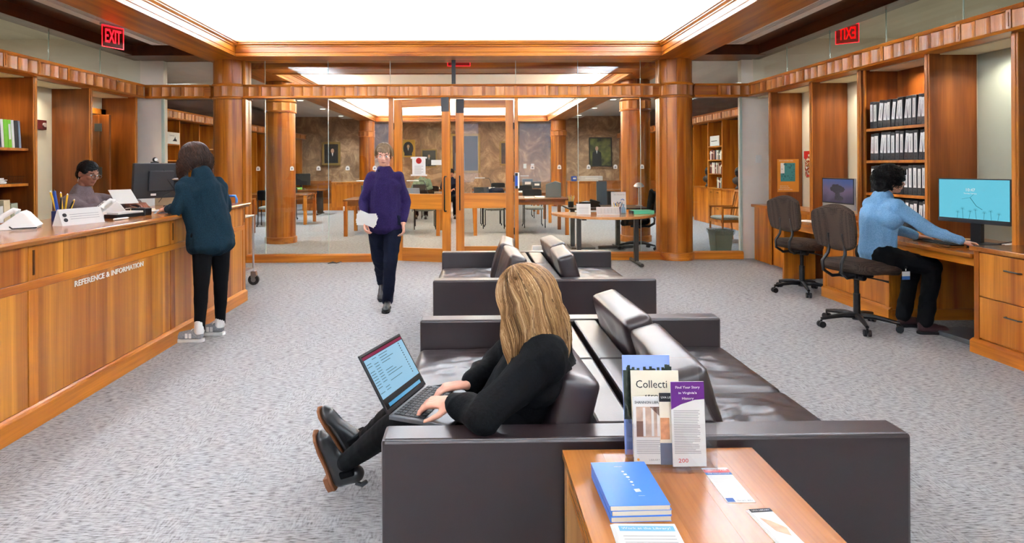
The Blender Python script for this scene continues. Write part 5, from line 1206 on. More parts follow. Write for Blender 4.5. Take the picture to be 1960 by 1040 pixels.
t = tcard('white card with a small dark state outline behind the left wing', -6.42, 13.35, 90, .55, .25, 0, m_paper, 1.95); MB().prism([(-.05, .06), (.15, .06), (.12, .10), (.08, .12), (.07, .16), (.04, .12), (.0, .09)], -.006, -.003, 'y').build('state_outline', m_dark, t); text('print', 'Collections', .22, (-.08, -.0035, .18), (PI/2, 0, 0), m_txt, t)
# portraits
m_gold = plain('gilt_frame', '#9C7A3C', .35, .4, bump=.4, scale=60); m_gold2 = plain('ochre_frame', '#C69A34', .45); m_darkf = plain('dark_frame', '#2A211A', .5)
def canvas(name, a, c): 
    m, nt, b = base(name); tc = N(nt, 'ShaderNodeTexCoord'); n = N(nt, 'ShaderNodeTexNoise'); n.inputs['Scale'].default_value = 3; L(nt, tc.outputs['Object'], n.inputs['Vector']); r = ramp(nt, [(.35, a), (.7, c)]); L(nt, n.outputs['Fac'], r.inputs['Fac']); L(nt, r.outputs['Color'], b.inputs['Base Color']); b.inputs['Roughness'].default_value = .35; return m
m_can = canvas('dark_canvas', '#1C1612', '#3A2E26'); m_can2 = canvas('maroon_canvas', '#2A1C22', '#4A3038'); m_can3 = canvas('green_canvas', '#2C3424', '#8C8A40'); m_suit = plain('painted_black', '#15151A', .5); m_face = plain('painted_skin', '#C8987A', .5); m_greysuit = plain('painted_grey', '#5A6470', .5)
def portrait(label, x, zc_, w, h, fw, mf, mc, suit, fx=0, fs=.1, full=False, oval=False, nofig=False):
    t = thing('portrait', label, 'painting', (x, 23.985, zc_))
    for a in ((-w/2, w/2, h/2-fw, h/2), (-w/2, w/2, -h/2, -h/2+fw), (-w/2, -w/2+fw, -h/2+fw, h/2-fw), (w/2-fw, w/2, -h/2+fw, h/2-fw)): MB().box(a[0], a[1], -.07, 0, a[2], a[3]).build('frame', mf, t, bevel=.01)
    cnv = MB().box(-w/2+fw, w/2-fw, -.03, 0, -h/2+fw, h/2-fw).build('canvas', mf if oval else mc, t)
    if oval: MB().prism([((w/2-fw)*.92*math.cos(R(a)), (h/2-fw)*.95*math.sin(R(a))) for a in range(0, 360, 15)], -.034, -.03, 'y').build('oval_field', mc, cnv)
    if nofig: return t
    s = fs
    MB().prism([(fx+s*.62*math.cos(R(a)), h*.12+s*.9*math.sin(R(a))) for a in range(0, 360, 30)], -.04, -.036, 'y').build('painted_face', m_face, cnv)
    bot = -h/2+fw
    MB().prism([(fx-s*1.9, bot), (fx+s*1.9, bot), (fx+s*1.7, h*.12-s*1.6), (fx+s*.5, h*.12-s*.85), (fx-s*.5, h*.12-s*.85), (fx-s*1.7, h*.12-s*1.6)], -.037, -.034, 'y').build('painted_body', suit, cnv)
    MB().prism([(fx-s*.3, h*.12-s*.85), (fx+s*.3, h*.12-s*.85), (fx, h*.12-s*2.2)], -.0385, -.037, 'y').build('painted_collar', m_paper, cnv); return t
portrait('gilt framed portrait of a figure in black, left part of the end wall', -5.42, 1.94, .72, .92, .09, m_gold, m_can, m_suit, .05, .10)
portrait('small ochre framed oval portrait', -2.42, 2.13, .55, .68, .06, m_gold2, m_suit, m_suit, 0, .08, oval=True)
portrait('small gilt framed portrait with a pale collar, beside the oval', -1.61, 1.74, .62, .72, .05, m_gold, m_can, m_suit, 0, .07)
portrait('large gilt framed portrait of a figure in a grey suit', -.19, 1.93, 1.18, 1.55, .10, m_gold, m_can2, m_greysuit, -.22, .11)
portrait('gilt framed dark picture right of the large portrait', 1.45, 1.92, .60, .95, .07, m_gold, m_can2, m_suit, 0, .05, nofig=True)
portrait('dark framed portrait of a seated figure against green foliage', 5.12, 1.96, .90, 1.15, .04, m_darkf, m_can3, m_suit, -.14, .10)
for x, l in ((2.15, 'left of two pale switch plates on the end wall'), (2.45, 'right of two pale switch plates on the end wall')):
    t = thing('wall_plate', l, 'switch', (x, 23.99, 1.42)); MB().box(-.06, .06, -.02, 0, -.09, .09).build('plate', m_wplas, t)
# reading tables
def rtable(label, x0, x1, y0, y1, tw=0, group='large reading tables'):
    t = thing('reading_table', label, 'table', ((x0+x1)/2, (y0+y1)/2, 0), 0, group); w_ = (x1-x0)/2; d = (y1-y0)/2
    MB().box(-w_, w_, -d, d, .725, .76).build('tabletop', wread, t, bevel=.004); 
    for s in (-1, 1): MB().box(-w_+.06, w_-.06, s*(d-.05)-.012, s*(d-.05)+.012, .63, .725).build('apron', wread, t); MB().box(s*(w_-.05)-.012, s*(w_-.05)+.012, -d+.06, d-.06, .63, .725).build('apron', wread, t)
    for sx in (-1, 1):
        for sy in (-1, 1): MB().cb((sx*(w_-.05), sy*(d-.05), .3625), (.075, .075, .725)).build('leg', wz, t, bevel=.004)
    return t
rt1 = rtable('reading table nearest the doors, on the left', -2.62, -.62, 12.6, 13.8)
tl = [('reading table nearest the doors, on the right', (1.05, 13.2, 0)), ('second reading table on the left', (-1.62, 15.9, 0)), ('second reading table on the right', (1.05, 15.9, 0)), ('third reading table on the left', (-1.62, 18.6, 0)), ('third reading table on the right', (1.05, 18.6, 0))]
for l, p in tl: dup(rt1, p, 0, l)
rtable('side reading table beyond the left inner column', -6.2, -4.05, 15.2, 16.2, group='side tables'); rtable('side reading table near the left glass', -6.2, -4.7, 12.7, 13.5, group='side tables')
def rchair(label, loc, rz, group='black framed reading chairs'):
    t = thing('reading_chair', label, 'chair', loc, rz, group)
    for s in (-1, 1):
        MB().tube([(.20, s*.24, .04), (.20, s*.24, .62), (.17, s*.24, .65), (-.2, s*.24, .64)], .012, 6).build('front_frame', m_bmet, t, smooth=40)
        MB().tube([(-.22, s*.22, .04), (-.20, s*.22, .44), (-.25, s*.22, .86)], .012, 6).build('rear_frame', m_bmet, t, smooth=40)
        for x in (.20, -.22): MB().tube([(x, s*.24-.01, .028), (x, s*.24+.01, .028)], .028, 10).build('caster', m_black, t)
    me = cushion_mesh(.42, .44, .06, .25, 3, 0, 8, .028); me.materials.append(m_greycush); link('seat', me, m_greycush, t).location = (0, 0, .45)
    me = cushion_mesh(.42, .24, .04, .15, 3, 0, 8, .018); me.materials.append(m_blackcloth); o = link('backrest', me, m_blackcloth, t); o.matrix_local = Matrix.Translation((-.24, 0, .76)) @ Matrix.Rotation(R(-7), 4, 'Y') @ Matrix(((0,0,1,0),(1,0,0,0),(0,1,0,0),(0,0,0,1)))
    return t
c0 = rchair('black framed chair tucked behind the near right reading table, left one', (.55, 14.15, 0), R(-95))
for l, p, a in (('black framed chair tucked behind the near right reading table, right one', (1.48, 14.3, 0), -88), ('black framed chair behind the near left reading table, left one', (-2.1, 14.3, 0), -92), ('black framed chair behind the near left reading table, right one', (-1.05, 14.1, 0), -85), ('black framed chair in front of the second right table, left one', (.5, 14.95, 0), 92), ('black framed chair behind the second right table', (1.5, 16.9, 0), -90), ('black framed chair behind the second left table, right one', (-1.1, 16.9, 0), -88), ('black framed chair behind the second left table, left one', (-2.2, 16.9, 0), -95), ('black framed chair at the third right table', (.9, 19.6, 0), -90), ('black framed chair at the third left table', (-1.6, 19.6, 0), -90), ('black framed chair beside the side table beyond the left column', (-4.9, 15.0, 0), 95), ('black framed chair beyond the side table at the left', (-5.0, 16.6, 0), -100)): dup(c0, p, R(a), l)
# things on the tables
def gooseneck(label, loc, rz):
    t = thing('task_lamp', label, 'lamp', loc, rz); MB().cyl((0,0,0), (0,0,.02), .06, n=16).build('base', m_black, t); MB().tube([(0,0,.02), (-.09, 0, .32), (-.12, 0, .36), (-.40, 0, .37)], .008, 6).build('arm', m_black, t, smooth=30); MB().box(-.48, -.22, -.03, .03, .355, .38).build('head', m_silver, t, bevel=.004); return t
gooseneck('slim black task lamp on the near left reading table', (-.9, 13.3, .76), R(10)); gooseneck('slim black task lamp on the second right table', (.6, 15.9, .76), R(0)); gooseneck('slim black task lamp with a silver head at the left end of the near table', (-2.0, 13.4, .76), R(10)); gooseneck('slim black task lamp on the second left table', (-1.9, 15.9, .76), R(-10)); gooseneck('slim black task lamp at the side table left', (-4.7, 15.7, .76), R(0)); gooseneck('slim black task lamp on the third right table', (1.3, 18.6, .76), R(180))
def obox(name, label, cat, loc, d, mat, rz=0, bev=.004, lid=None):
    t = thing(name, label, cat, loc, rz); MB().box(-d[0]/2, d[0]/2, -d[1]/2, d[1]/2, 0, d[2]).build('body', mat, t, bevel=bev)
    MB().box(-d[0]*.3, d[0]*.3, -d[1]/2-.003, -d[1]/2, d[2]*.4, d[2]*.7).build('label', lid or m_lbl, t); return t
m_greybox = plain('archive_grey', '#4C5356', .6)
gb = thing('archive_box', 'dark grey archival box with sloping lid on the near right table', 'box', (1.80, 13.35, .76), R(-10)); MB().prism([(-.14, 0), (.18, 0), (.18, .30), (.06, .34), (-.14, .27)], -.20, .20, 'y').build('body', m_greybox, gb, bevel=.004)
obox('archive_box', 'grey archival box at the left end of the near left table', 'box', (-2.2, 13.2, .76), (.30, .14, .27), m_greybox, R(10)); obox('archive_box', 'grey archival box at the back of the third right table', 'box', (1.75, 18.7, .76), (.3, .3, .27), m_greybox, 0)
obox('archive_box', 'small slate archival box beside the grey one on the third right table', 'box', (2.0, 18.4, .76), (.24, .2, .2), plain('slate_box', '#3A4248', .6)); 
def laptop_s(label, loc, rz, lid=m_silver):
    t = thing('laptop', label, 'laptop', loc, rz); MB().box(-.16, .16, -.11, .11, 0, .015).build('base', m_silver, t, bevel=.003); MB().box(-.16, .16, 0, .008, 0, .22, Matrix.Translation((0, .11, .012)) @ Matrix.Rotation(R(-15), 4, 'X')).build('lid', lid, t, bevel=.003); return t
laptop_s('dark laptop open on the near left table', (-1.2, 13.1, .76), R(170), m_bluegrey); laptop_s('laptop open on the second left table in front of the reader', (-1.3, 15.6, .76), R(185), m_dgrey); laptop_s('laptop on the near right table by the doors', (.25, 13.3, .76), R(175), MATS['slate_box'])
rg = random.Random(9)
for i, (x, y, l) in enumerate(((.7, 13.0, 'white open papers on the near right table by the doors'), (1.35, 12.95, 'white papers in the middle of the near right table'), (-1.5, 13.0, 'white papers on the near left table'), (.3, 15.7, 'white papers on the second right table'), (-2.0, 15.6, 'white papers at the left of the second left table'), (1.2, 15.6, 'open book on the second right table'), (-1.0, 18.4, 'white papers on the third left table'), (.5, 18.4, 'white papers on the third right table'), (-5.0, 15.5, 'white papers on the side table at the left'))):
    t = thing('papers', l, 'papers', (x, y, .76), rg.uniform(-.3, .3)); MB().cb((-.1, 0, .008), (.2, .27, .016)).build('sheet', m_paper, t); MB().cb((.12, .02, .015), (.2, .26, .03)).build('sheet', m_lbl, t, bevel=.006)
for i, (x, y, z, l) in enumerate(((.25, 15.9, .76, 'stack of blue volumes on the second right table'), (-1.4, 18.7, .76, 'stack of blue volumes on the third left table'))):
    for k in range(3):
        t = thing('book', l.replace('stack of', ['lowest of the', 'middle of the', 'top of the'][k]), 'book', (x+.01*k, y, z+.04*k), .05*k, l); MB().box(-.16, .16, -.11, .11, 0, .038).build('block', [m_navyp, m_paper, m_bluegrey][k], t)
tb_ = thing('tote_bag', 'dark navy bag with a white mark on a chair at the near right table', 'bag', (.62, 14.45, .60)); me = cushion_mesh(.34, .30, .14, .2, 1, .01, 10, .05); me.materials.append(m_navycloth); o = link('body', me, m_navycloth, tb_); o.rotation_euler = (PI/2, 0, 0); o.location = (0, 0, .16); text('white_mark', 'V', .06, (.02, -.09, .18), (PI/2, 0, 0), m_wplas, tb_, bold=.02)
# computer desks further back
def sdesk(label, x, y, w_, d, loc_s=''):
    t = thing('computer_desk', label, 'desk', (x, y, 0)); MB().box(-w_/2, w_/2, -d/2, d/2, .72, .76).build('desktop', wread, t, bevel=.004)
    MB().box(-w_/2, w_/2, d/2-.02, d/2, .3, 1.0).build('modesty_panel', wread, t)
    for s in (-1, 1): MB().box(s*w_*.36-.09, s*w_*.36+.09, -.03, .03, .03, .72).build('leg', m_black, t); MB().box(s*w_*.36-.03, s*w_*.36+.03, -d/2, d/2, 0, .035).build('foot', m_black, t)
    return t
sdesk('dark legged computer desk far on the left of the reading room', -5.2, 18.6, 1.8, .8); sdesk('dark legged computer desk far on the right of the reading room', 4.6, 17.2, 1.8, .8)
def mon_s(label, loc, rz, w_=.55):
    t = thing('monitor', label, 'monitor', loc, rz); MB().box(-w_/2, w_/2, -.02, .02, .12, .47).build('housing', m_black, t, bevel=.004); MB().box(-.03, .03, 0, .04, 0, .2).build('neck', m_black, t); MB().box(-.12, .12, -.08, .08, 0, .012).build('base', m_black, t); return t
mon_s('black monitor on the far left computer desk', (-5.15, 18.7, .76), R(5)); obox('note_block', 'yellow green note block before the far left monitor', 'notes', (-5.1, 18.3, .76), (.16, .1, .06), m_green)
wcab = thing('wood_cabinet', 'low wooden cabinet behind the far left desk', 'cabinet', (-4.3, 20.4, 0)); MB().box(-1.2, 1.0, -.3, .3, 0, .90).build('body', wz, wcab, bevel=.004); MB().box(-1.23, 1.03, -.33, .33, .90, .93).build('top', wx, wcab)
for k in range(4): MB().box(-1.18+.55*k, -.66+.55*k, -.31, -.30, .1, .86).build('door', wdoor, wcab)
wcab2 = thing('wood_cabinet', 'low wooden cabinet beyond the far right desk', 'cabinet', (4.2, 19.8, 0)); MB().box(-1.0, 1.4, -.3, .3, 0, .90).build('body', wz, wcab2, bevel=.004); MB().box(-1.03, 1.43, -.33, .33, .90, .93).build('top', wx, wcab2)
for k in range(4): MB().box(-.98+.6*k, -.42+.6*k, -.31, -.30, .1, .86).build('door', wdoor, wcab2)
obox('storage_box', 'white box on the low cabinet beyond the right desk', 'box', (3.9, 19.7, .93), (.7, .3, .16), m_paper); obox('storage_box', 'small blue box beside the white box on the far right cabinet', 'box', (3.35, 19.7, .93), (.16, .2, .16), m_bluep)
sb = thing('screen_panel', 'dark glossy partition panel by the far right desk', 'screen', (3.62, 16.8, 0)); MB().box(-.14, .14, -.02, .02, .1, 1.0).build('panel', plain('slate_panel', '#34424E', .3), sb); MB().box(-.3, .3, -.15, .15, 0, .04).build('foot', m_black, sb)
# inner desk close behind the glass, right
idk = thing('height_desk', 'black height-adjustable desk right behind the glass', 'desk', (2.3, 10.75, 0)); MB().box(-.62, .75, -.42, .42, .69, .715).build('desktop', plain('dark_top', '#2E211C', .35), idk, bevel=.004)
for x in (-.5, .3): MB().box(x-.035, x+.035, -.04, .04, .02, .69).build('leg', m_grmet, idk); MB().box(x-.04 if x > 0 else x-.06, x+.04 if x > 0 else x+.35, -.25, .25, 0, .025).build('foot', m_grmet, idk)
MB().tube([(-.1, -.28, .03), (.6, -.1, .03)], .028, 8).build('foot_bar', m_grmet, idk)
bp = thing('pencil_cup', 'black mesh cup of pale pencils behind the glass, left of the half-round table', 'pen cup', (1.75, 10.62, .715)); MB().cyl((0,0,0), (0,0,.10), .05, n=14).build('cup', m_black, bp)
for k in range(9):
    a = k*.7; p = thing('pencil', 'pale pencil in the black mesh cup behind the glass', 'pencil', (1.75, 10.62, .73), 0, 'pencils in the black mesh cup'); MB().tube([(.02*math.cos(a), .02*math.sin(a), 0), (.055*math.cos(a)+.01, .055*math.sin(a), .17+.012*(k % 3))], .0045, 6).build('barrel', m_yel if k % 2 else m_manila, p)
ph2 = thing('desk_phone', 'black desk phone behind the glass above the calendar card', 'phone', (2.12, 10.7, .715), R(15)); me = remesh(MB().prism([(-.12, 0), (.12, 0), (.12, .03), (-.02, .10), (-.12, .09)], -.12, .12, 'y').cap((-.05, -.10, .12), (.1, -.10, .08), .025, .025), .008, 2); me.materials.append(m_black); link('body', me, None, ph2)
ph3 = thing('cable_tangle', 'tangle of black cables on the inner desk', 'cable', (1.95, 10.55, .715)); rg = random.Random(2)
for k in range(5): MB().tube([(rg.uniform(-.14, .14), rg.uniform(-.08, .08), rg.uniform(.01, .1)) for _ in range(7)], .006, 5).build('lead', m_black, ph3, smooth=60)
c3 = office_chair('black office chair behind the glass at the height-adjustable desk', (2.86, 10.45, 0), R(165), .48); c3['group'] = None; del c3['group']
for q in list(bpy.data.objects):
    if q.parent == c3 and q.name.startswith(('seat', 'backrest')): q.data.materials.clear(); q.data.materials.append(m_blackcloth)
dome = thing('bell_lamp', 'small silver domed reading light on the column side of the inner chair', 'lamp', (3.02, 10.9, .715)); MB().lathe([(.06, 0), (.06, .01), (.015, .02), (.012, .32), (.09, .34), (.09, .36), (.05, .41), (.0, .42)], n=16).build('lamp_body', m_silver, dome, smooth=40)
# recessed ceiling lights of the reading room aisles and diffuser
m_lamp = emis('warm_lamp', lambda nt: grad(nt, [(0, '#FFF2DC'), (1, '#FFF6E8')], 0, 1), 6)
k = 0
for x in (-4.75, 4.05):
    for y in (12.2, 14.6, 17.2, 19.8, 22.6):
        t = thing('ceiling_light', 'round recessed ceiling light, %s of the %s aisle of the reading room' % (['first', 'second', 'third', 'fourth', 'fifth'][[12.2, 14.6, 17.2, 19.8, 22.6].index(y)], 'left' if x < 0 else 'right'), 'ceiling light', (x, y, 3.3), 0, 'recessed ceiling lights'); MB().lathe([(.11, 0), (.11, -.006), (.085, -.006), (.085, 0)], n=20).build('ring', m_wplas, t); MB().cyl((0,0,-.004), (0,0,-.001), .085, n=20).build('lens', m_lamp, t)
for x, y, l in ((6.2, 6.3, 'bright slot light beyond the right clerestory glass'), (-6.4, 7.3, 'warm slot light beyond the left clerestory glass'), (6.3, 3.6, 'second slot light beyond the right clerestory glass'), (-6.4, 4.2, 'second slot light beyond the left clerestory glass')):
    t = thing('ceiling_light', l, 'ceiling light', (x, y, 3.38)); MB().box(-.16, .16, -.45, .45, -.02, 0).build('frame', m_wplas, t); MB().box(-.13, .13, -.42, .42, -.024, -.02).build('lens', m_lamp, t)
# ================================================================== PEOPLE
def V(*a): return Vector(a)
def lerp(a, b_, t): return a + (b_-a)*t
def hand_prims(b, wr, d, pn, side, curl=25, spread=1.0, thumb=1, k=1.0):
    d = d.normalized(); pn = (pn - d*pn.dot(d)).normalized(); lat = d.cross(pn)*side
    kn = wr + d*.088*k
    for o in (-.026, -.009, .009, .026): b.cap(wr+lat*o*.6*k+d*.005, kn+lat*o*k, .0135*k, .0115*k, 10)
    b.ell(lerp(wr, kn, .5), (.042*k, .040*k, .014*k), (d, lat, pn))
    for i, (o, ln_) in enumerate(((-.029, .056), (-.0095, .071), (.0095, .077), (.029, .068))):
        p = kn + lat*o*k; a = R(8+i*2)
        fd = d + lat*(o*2.2*spread)
        for q, f in enumerate((.45, .31, .24)):
            a += R(curl*(.9 if q == 0 else 1.0))
            dd = (fd*math.cos(a) + pn*math.sin(a)).normalized()
            n_ = p + dd*ln_*f*k; b.cap(p, n_, (.0088-.0008*q)*k, (.0082-.0008*q)*k, 8); p = n_
    t0 = wr + lat*.030*k + d*.018*k + pn*.008; t1 = t0 + (lat*.7+d*.7+pn*.35)*.035*thumb*k; t2 = t1 + (lat*.25+d*.9+pn*.3)*.030*thumb*k; t3 = t2 + (d+pn*.35)*.022*k
    b.cap(t0, t1, .014*k, .011*k, 8); b.cap(t1, t2, .0105*k, .0095*k, 8); b.cap(t2, t3, .009*k, .008*k, 8)
def head_prims(b, c, f, u, k=1.0):
    f = f.normalized(); u = (u - f*u.dot(f)).normalized(); l = u.cross(f)
    P = lambda x, y, z: c + f*x*k + l*y*k + u*z*k
    A = (f, l, u)
    b.ell(P(-.012, 0, .028), (.094*k, .075*k, .088*k), A, 24, 16)
    b.ell(P(.022, 0, -.03), (.062*k, .060*k, .075*k), A, 20, 14)
    b.ell(P(.052, 0, -.082), (.026*k, .030*k, .020*k), A)          # chin
    b.cap(P(-.01, .045, -.05), P(.045, .018, -.085), .018*k, .014*k); b.cap(P(-.01, -.045, -.05), P(.045, -.018, -.085), .018*k, .014*k)
    b.cap(P(.082, 0, .012), P(.100, 0, -.018), .0085*k, .0115*k, 10)   # nose
    b.ell(P(.090, .011, -.024), (.009*k, .007*k, .007*k), A); b.ell(P(.090, -.011, -.024), (.009*k, .007*k, .007*k), A)
    b.cap(P(.077, .036, .022), P(.082, .010, .024), .0085*k, .008*k, 8); b.cap(P(.077, -.036, .022), P(.082, -.010, .024), .0085*k, .008*k, 8)
    b.ell(P(.060, .036, -.018), (.022*k, .022*k, .018*k), A); b.ell(P(.060, -.036, -.018), (.022*k, .022*k, .018*k), A)   # cheeks
    b.cap(P(.079, .018, -.048), P(.085, 0, -.045), .006*k, .0065*k, 8); b.cap(P(.079, -.018, -.048), P(.085, 0, -.045), .006*k, .0065*k, 8)
    b.cap(P(.077, .015, -.058), P(.083, 0, -.059), .006*k, .0075*k, 8); b.cap(P(.077, -.015, -.058), P(.083, 0, -.059), .006*k, .0075*k, 8)
    for s in (-1, 1): b.ell(P(-.012, s*.076, -.005), (.018*k, .007*k, .031*k), (f*math.cos(.3)+l*s*-math.sin(.3), l*math.cos(.3)+f*s*math.sin(.3), u)); 
    return f, l, u
def face_bits(t, c, f, u, k, iris, brow, off):
    f = f.normalized(); u = (u - f*u.dot(f)).normalized(); l = u.cross(f)
    P = lambda x, y, z: c + f*x*k + l*y*k + u*z*k - off
    b = MB(); [b.ell(P(.070, s*.030, .004), (.0115*k, .0125*k, .0095*k), (f, l, u)) for s in (-1, 1)]; b.build('eyes', m_eye, t, smooth=80)
    b = MB(); [b.ell(P(.0795, s*.030, .004), (.003*k, .0055*k, .0055*k), (f, l, u)) for s in (-1, 1)]; b.build('irises', iris, t, smooth=80)
    b = MB(); [b.tube([P(.083, s*.014, .023), P(.086, s*.028, .029), P(.076, s*.045, .024)], [.003*k, .0035*k, .002*k], 6) for s in (-1, 1)]; b.build('eyebrows', brow, t, smooth=80)
    b = MB(); b.tube([P(.077, .022, -.053), P(.0875, .006, -.0525), P(.0875, -.006, -.0525), P(.077, -.022, -.053)], [.002*k, .0045*k, .0045*k, .002*k], 6); b.build('lips', m_lips, t, smooth=80)
m_eye = plain('eye_white', '#E8E4DE', .2); m_iris = plain('dark_iris', '#2A1A12', .2); m_brow = plain('brow_hair', '#2A1E18', .8); m_lips = plain('lip_tone', '#9A5650', .45)
def person(label, loc, J, skinmat, top, bottom, k=1.0, tr=1.0, voxel=.006, topname='sweater', hem=0, toprad=1.0, hcurl=25, palm=None, hdir=None, legrad=1.0, seed=1, fold=.006, handk=1.0, cuff=.0, shoulder_r=.062, legtop=True, extra=None, tsm=7):
    """J: world joints. body = one continuous mesh; clothes are shells over it"""
    off = V(*loc); t = thing('person', label, 'person', loc)
    g = {n: V(*p) if not isinstance(p, Vector) else p for n, p in J.items()}
    b = MB()
    f, l, u = head_prims(b, g['head'], g['face'], g['up'], k)
    b.cap(g['neck']+u*.0, g['head']-u*.03-f*.015, .056*k, .052*k)
    sp = lerp(g['neck'], g['pelvis'], .45)
    if 'chest' in g: sp = g['chest']
    sl, sr = g['shl'], g['shr']; hl, hr = g['hipl'], g['hipr']
    b.cap(g['neck'], sp, .06, .11*tr); b.cap(sp, g['pelvis'], .11*tr, .115*tr); b.cap(sl, sr, .05, .05); b.cap(hl, hr, .085, .085)
    for s, e, w_, sd in (('shl', 'ell', 'wrl', 1), ('shr', 'elr', 'wrr', -1)):
        b.cap(g[s], g[e], .047, .038); b.cap(g[e], g[w_], .038, .026)
        d = hdir[w_] if hdir and w_ in hdir else (g[w_]-g[e]); pn = (palm or {}).get(w_, V(0, 0, -1))
        hand_prims(b, g[w_], V(*d) if not isinstance(d, Vector) else d, V(*pn) if not isinstance(pn, Vector) else pn, sd, hcurl if not isinstance(hcurl, dict) else hcurl[w_], k=handk)
    for h, kn, an in (('hipl', 'knl', 'anl'), ('hipr', 'knr', 'anr')):
        b.cap(g[h], g[kn], .075, .052); b.cap(g[kn], g[an], .05, .034)
    me = remesh(b, voxel, 3, off); me.materials.append(skinmat); link('body', me, None, t)
    # trousers
    b = MB()
    b.cap(g['hipl'], g['hipr'], .105*legrad**.3, .105*legrad**.3); b.cap(lerp(g['pelvis'], sp, .25), g['pelvis'], .115*tr, .125*tr)
    for h, kn, an in (('hipl', 'knl', 'anl'), ('hipr', 'knr', 'anr')):
        lr = legrad
        b.cap(g[h], g[kn], .094*min(lr, 1.1), .063*lr); cf = lerp(g[kn], g[an], .32); back = V(0, 0, 0)
        b.cap(g[kn], cf, .061*lr, .058*lr); b.cap(cf, lerp(g[kn], g[an], 1.02), .058*lr, .040*lr*(1.25 if lr > 1.05 else 1))
    me = remesh(b, voxel*1.2, 3, off, fold*(.9 if legrad > 1.05 else .3), 11, seed, (1, 1, .7)); me.materials.append(bottom); link('trousers', me, None, t)
    # top
    b = MB(); q = toprad
    b.cap(lerp(g['neck'], sp, .12), sp, .085*q, .135*tr*q); hp = lerp(sp, g['pelvis'], .9+hem)
    b.cap(sp, hp, .135*tr*q, .132*tr*q*(1+hem*.2)); b.cap(sl, sr, shoulder_r*q, shoulder_r*q); wl = lerp(hl, hr, .5)
    b.cap(lerp(sl, sr, .2)+(sp-g['neck'])*.5, lerp(sl, sr, .8)+(sp-g['neck'])*.5, .105*tr*q, .105*tr*q)
    if hem > .05: b.cap(lerp(hl, hr, .1)+(hp-g['pelvis']), lerp(hl, hr, .9)+(hp-g['pelvis']), .12*q, .12*q)
    for s, e, w_ in (('shl', 'ell', 'wrl'), ('shr', 'elr', 'wrr')):
        b.cap(g[s], g[e], .062*q, .052*q); b.cap(g[e], lerp(g[e], g[w_], .90-cuff), .052*q, .038*q)
    if extra: extra(b, g)
    me = remesh(b, voxel, tsm, off, fold, 9, seed+3, (1, 1, .6)); me.materials.append(top); link(topname, me, None, t)
    return t, off, (f, l, u), g
def strands(name, parent, mat, paths, r=.0014, base_mesh=None, off=V(0,0,0)):
    """many thin three-sided strands in one mesh with a per-strand shade"""
    vs = []; fs = []; sh = []; rg = random.Random(5)
    for pts, shade in paths:
        o = len(vs); m = len(pts)
        for i, p in enumerate(pts):
            d = (pts[min(i+1, m-1)]-pts[max(0, i-1)]).normalized(); u_ = d.orthogonal().normalized(); v_ = d.cross(u_); rr = r*(1 if i < m-2 else .5)
            for k in range(3):
                a = 2*PI*k/3; q = p + (u_*math.cos(a)+v_*math.sin(a))*rr - off; vs.append(q[:]); sh.append(shade)
        for i in range(m-1):
            for k in range(3): fs.append((o+i*3+k, o+i*3+(k+1) % 3, o+i*3+3+(k+1) % 3, o+i*3+3+k))
    if base_mesh:
        o = len(vs); vs += [v.co[:] for v in base_mesh.vertices]; fs += [tuple(i+o for i in p.vertices) for p in base_mesh.polygons]
        for v in base_mesh.vertices: sh.append(.25+.2*noise.noise(Vector((v.co.x*60, v.co.y*60, v.co.z*4))))
    me = bpy.data.meshes.new(name); me.from_pydata(vs, [], fs); at = me.attributes.new('shade', 'FLOAT', 'POINT'); at.data.foreach_set('value', sh)
    me.polygons.foreach_set('use_smooth', [True]*len(me.polygons)); me.update(); me.materials.append(mat); o = link(name, me, None, parent); return o
def hair_paths(c, f, u, n, length, seed, rad=(.102, .088, .100), gap=60, wave=.004, flare=.02, floor_z=None, pole_back=.02, clump=.25, curl=0, gravity=V(0,0,-1), toz=None, inner=1.0):
    f = f.normalized(); u = (u-f*u.dot(f)).normalized(); l = u.cross(f); rg = random.Random(seed); out = []
    for i in range(n):
        az = rg.uniform(-PI, PI)
        if abs(az) < R(gap): az = math.copysign(R(gap)+abs(rg.gauss(0, .25)), az)
        cl = noise.noise(Vector((az*3.1, seed, 0)))*clump
        el0 = R(rg.uniform(35, 88)); rl = rg.uniform(.93, 1.05)*inner; L_ = length*rg.uniform(.86, 1.05)
        dirn = lambda e, a: f*(math.cos(a)*math.cos(e)*rad[0]) + l*(math.sin(a)*math.cos(e)*rad[1]) + u*(math.sin(e)*rad[2])
        pts = []; e = el0; steps = 6; 
        for q in range(steps+1):
            ee = el0 + (R(-5)-el0)*q/steps; p = c - f*pole_back*.5 + dirn(ee, az+cl*q/steps)*rl; pts.append(p)
        outd = (f*math.cos(az+cl)+l*math.sin(az+cl)).normalized(); p = pts[-1]; rest = max(.01, L_-.16); ns = max(2, int(rest/.028))
        ph = rg.uniform(0, 6.28) if curl else az*4; prev = p.copy()
        vel = (pts[-1]-pts[-2]).normalized()*.4 + gravity*.6
        for q in range(ns):
            s = (q+1)/ns; vel = (vel*.5 + gravity*.5 + outd*flare*(.6 if s < .6 else -1.0)).normalized()
            p = p + vel*rest/ns; w_ = outd*math.sin(ph+s*9)*wave + (gravity.cross(outd))*math.cos(ph+s*7)*wave
            pts.append(p + w_ + outd*noise.noise(Vector((az*6, s*2, seed)))*(.012 if curl else .005))
        out.append((pts, min(1, max(0, .5+noise.noise(Vector((az*9, el0*3, seed)))*.6+rg.uniform(-.22, .25)))))
    return out
